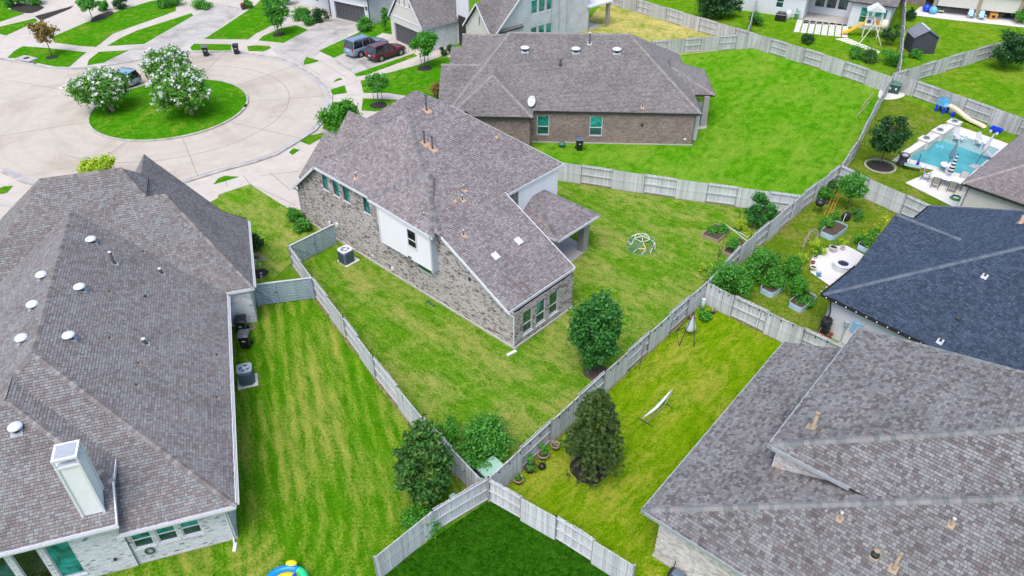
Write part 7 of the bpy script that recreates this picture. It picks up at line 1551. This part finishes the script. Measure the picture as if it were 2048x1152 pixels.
for s in (-1, 1): MB().rbox(f.L(0, s*.6, .35), (1.4, .28, .07), f.rz, .02).build('bench', 'toy_sand', T); MB().box(f.L(s*.5, 0, .3), (.1, 1.2, .56), f.rz).build('leg', 'util_green', T)
# props leaning on the edge-on fence
T = thing('fence_brace', 'two timber props bracing the leaning grey fence', 'brace', at(1735, 225))
for a, b in (((1722, 217), (1741, 205)), ((1712, 234), (1733, 224))): MB().tube(at(*a)+Vector((0, 0, .03)), at(*b)+Vector((0, 0, 1.1)), .05, n=4).build('prop', 'timber', T)
# ------------------------------------------------------------------ short grass standing on the near lawns (uncountable)
def inside(px_, py_, poly):
    r = np.zeros(len(px_), bool); n = len(poly)
    for i in range(n):
        (x0, y0), (x1, y1) = poly[i], poly[(i+1) % n]
        c = ((y0 > py_) != (y1 > py_)) & (px_ < (x1-x0)*(py_-y0)/((y1-y0) or 1e-9)+x0); r ^= c
    return r
SKIP = [[(q.x, q.y) for q in px_poly(pp)] for pp in ([(1090,500),(1142,530),(1182,498),(1128,466)], [(1400,465),(1440,440),(1475,470),(1435,495)], [(940,945),(975,930),(978,1000),(950,985)])]
SKIP += [[(q.x, q.y) for q in (B.L(-.1, -.15), B.L(22, -.15), B.L(22, 11.6), B.L(6.4, 11.6), B.L(6.4, 5.6), B.L(-.1, 5.6))], [(q.x, q.y) for q in (A.L(-.05, .1), A.L(12, .2), A.L(12, -24), A.L(-1.8, -24), A.L(-1.8, -15.9), A.L(-.05, -15.9))], [(q.x, q.y) for q in (E_.L(.35, -.7), E_.L(.35, -20), E_.L(15, -20), E_.L(14, -.7))]]
for c_, r_ in ((at(1178, 938), 1.0), (at(1192, 745), .8), (at(520, 548), .75)): SKIP.append([(c_.x+r_*math.cos(a*.5), c_.y+r_*math.sin(a*.5)) for a in range(13)])
def grass(pts, mat, dens, hh=.055, z=.008):
    pl = px_poly(pts); xs = [q.x for q in pl]; ys = [q.y for q in pl]; x0, x1, y0, y1 = max(min(xs), -34), min(max(xs), 40), max(min(ys), 14), min(max(ys), 62)
    n = int((x1-x0)*(y1-y0)*dens); X = NR.uniform(x0, x1, n); Y = NR.uniform(y0, y1, n); k = inside(X, Y, [(q.x, q.y) for q in pl])
    for s_ in SKIP: k &= ~inside(X, Y, s_)
    X, Y = X[k], Y[k]; n = len(X); a = NR.uniform(0, 2*math.pi, n); w = NR.uniform(.012, .03, n); h_ = hh*NR.uniform(.5, 1.3, n); le = NR.uniform(0, .05, n); la = NR.uniform(0, 2*math.pi, n)
    v = np.stack([np.stack([X-np.cos(a)*w, Y-np.sin(a)*w, np.full(n, z)], 1), np.stack([X+np.cos(a)*w, Y+np.sin(a)*w, np.full(n, z)], 1), np.stack([X+np.cos(la)*le, Y+np.sin(la)*le, h_], 1)], 1).reshape(-1, 3)
    me = bpy.data.meshes.new('grass'); me.vertices.add(3*n); me.vertices.foreach_set('co', v.astype(np.float32).ravel()); me.loops.add(3*n); me.loops.foreach_set('vertex_index', np.arange(3*n, dtype=np.int32)); me.polygons.add(n); me.polygons.foreach_set('loop_start', np.arange(0, 3*n, 3, dtype=np.int32)); me.polygons.foreach_set('loop_total', np.full(n, 3, dtype=np.int32)); me.update(calc_edges=True); me.materials.append(MATS[mat])
    o = bpy.data.objects.new('grass', me); COL.objects.link(o); o['kind'] = 'stuff'; return o
for pts, mt, dn, lab in (([(560,500),(600,470),(1110,362),(1595,428),(1408,602),(978,1000),(940,985),(850,880),(752,757),(693,676),(633,590)], 'grass_center', 130, 'patchy grass round the two-storey house'),
    ([(510,560),(633,590),(693,676),(752,757),(850,880),(940,985),(978,1000),(757,1152),(600,1300),(60,1300),(60,1080),(470,1060),(460,600)], 'grass_left', 150, 'striped mown grass beside the left house'),
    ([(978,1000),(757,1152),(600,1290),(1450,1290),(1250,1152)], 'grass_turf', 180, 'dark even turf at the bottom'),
    ([(978,1000),(1408,602),(1655,720),(1760,800),(1560,1300),(1450,1290),(1250,1152)], 'grass_right', 150, 'yellow-green grass round the hammock'),
    ([(1408,602),(1595,428),(1672,366),(1600,470),(1520,560),(1500,640)], 'grass_garden', 100, 'rough grass along the vegetable garden fence')):
    o = grass(pts, mt, dn); tag(o, lab, 'grass')
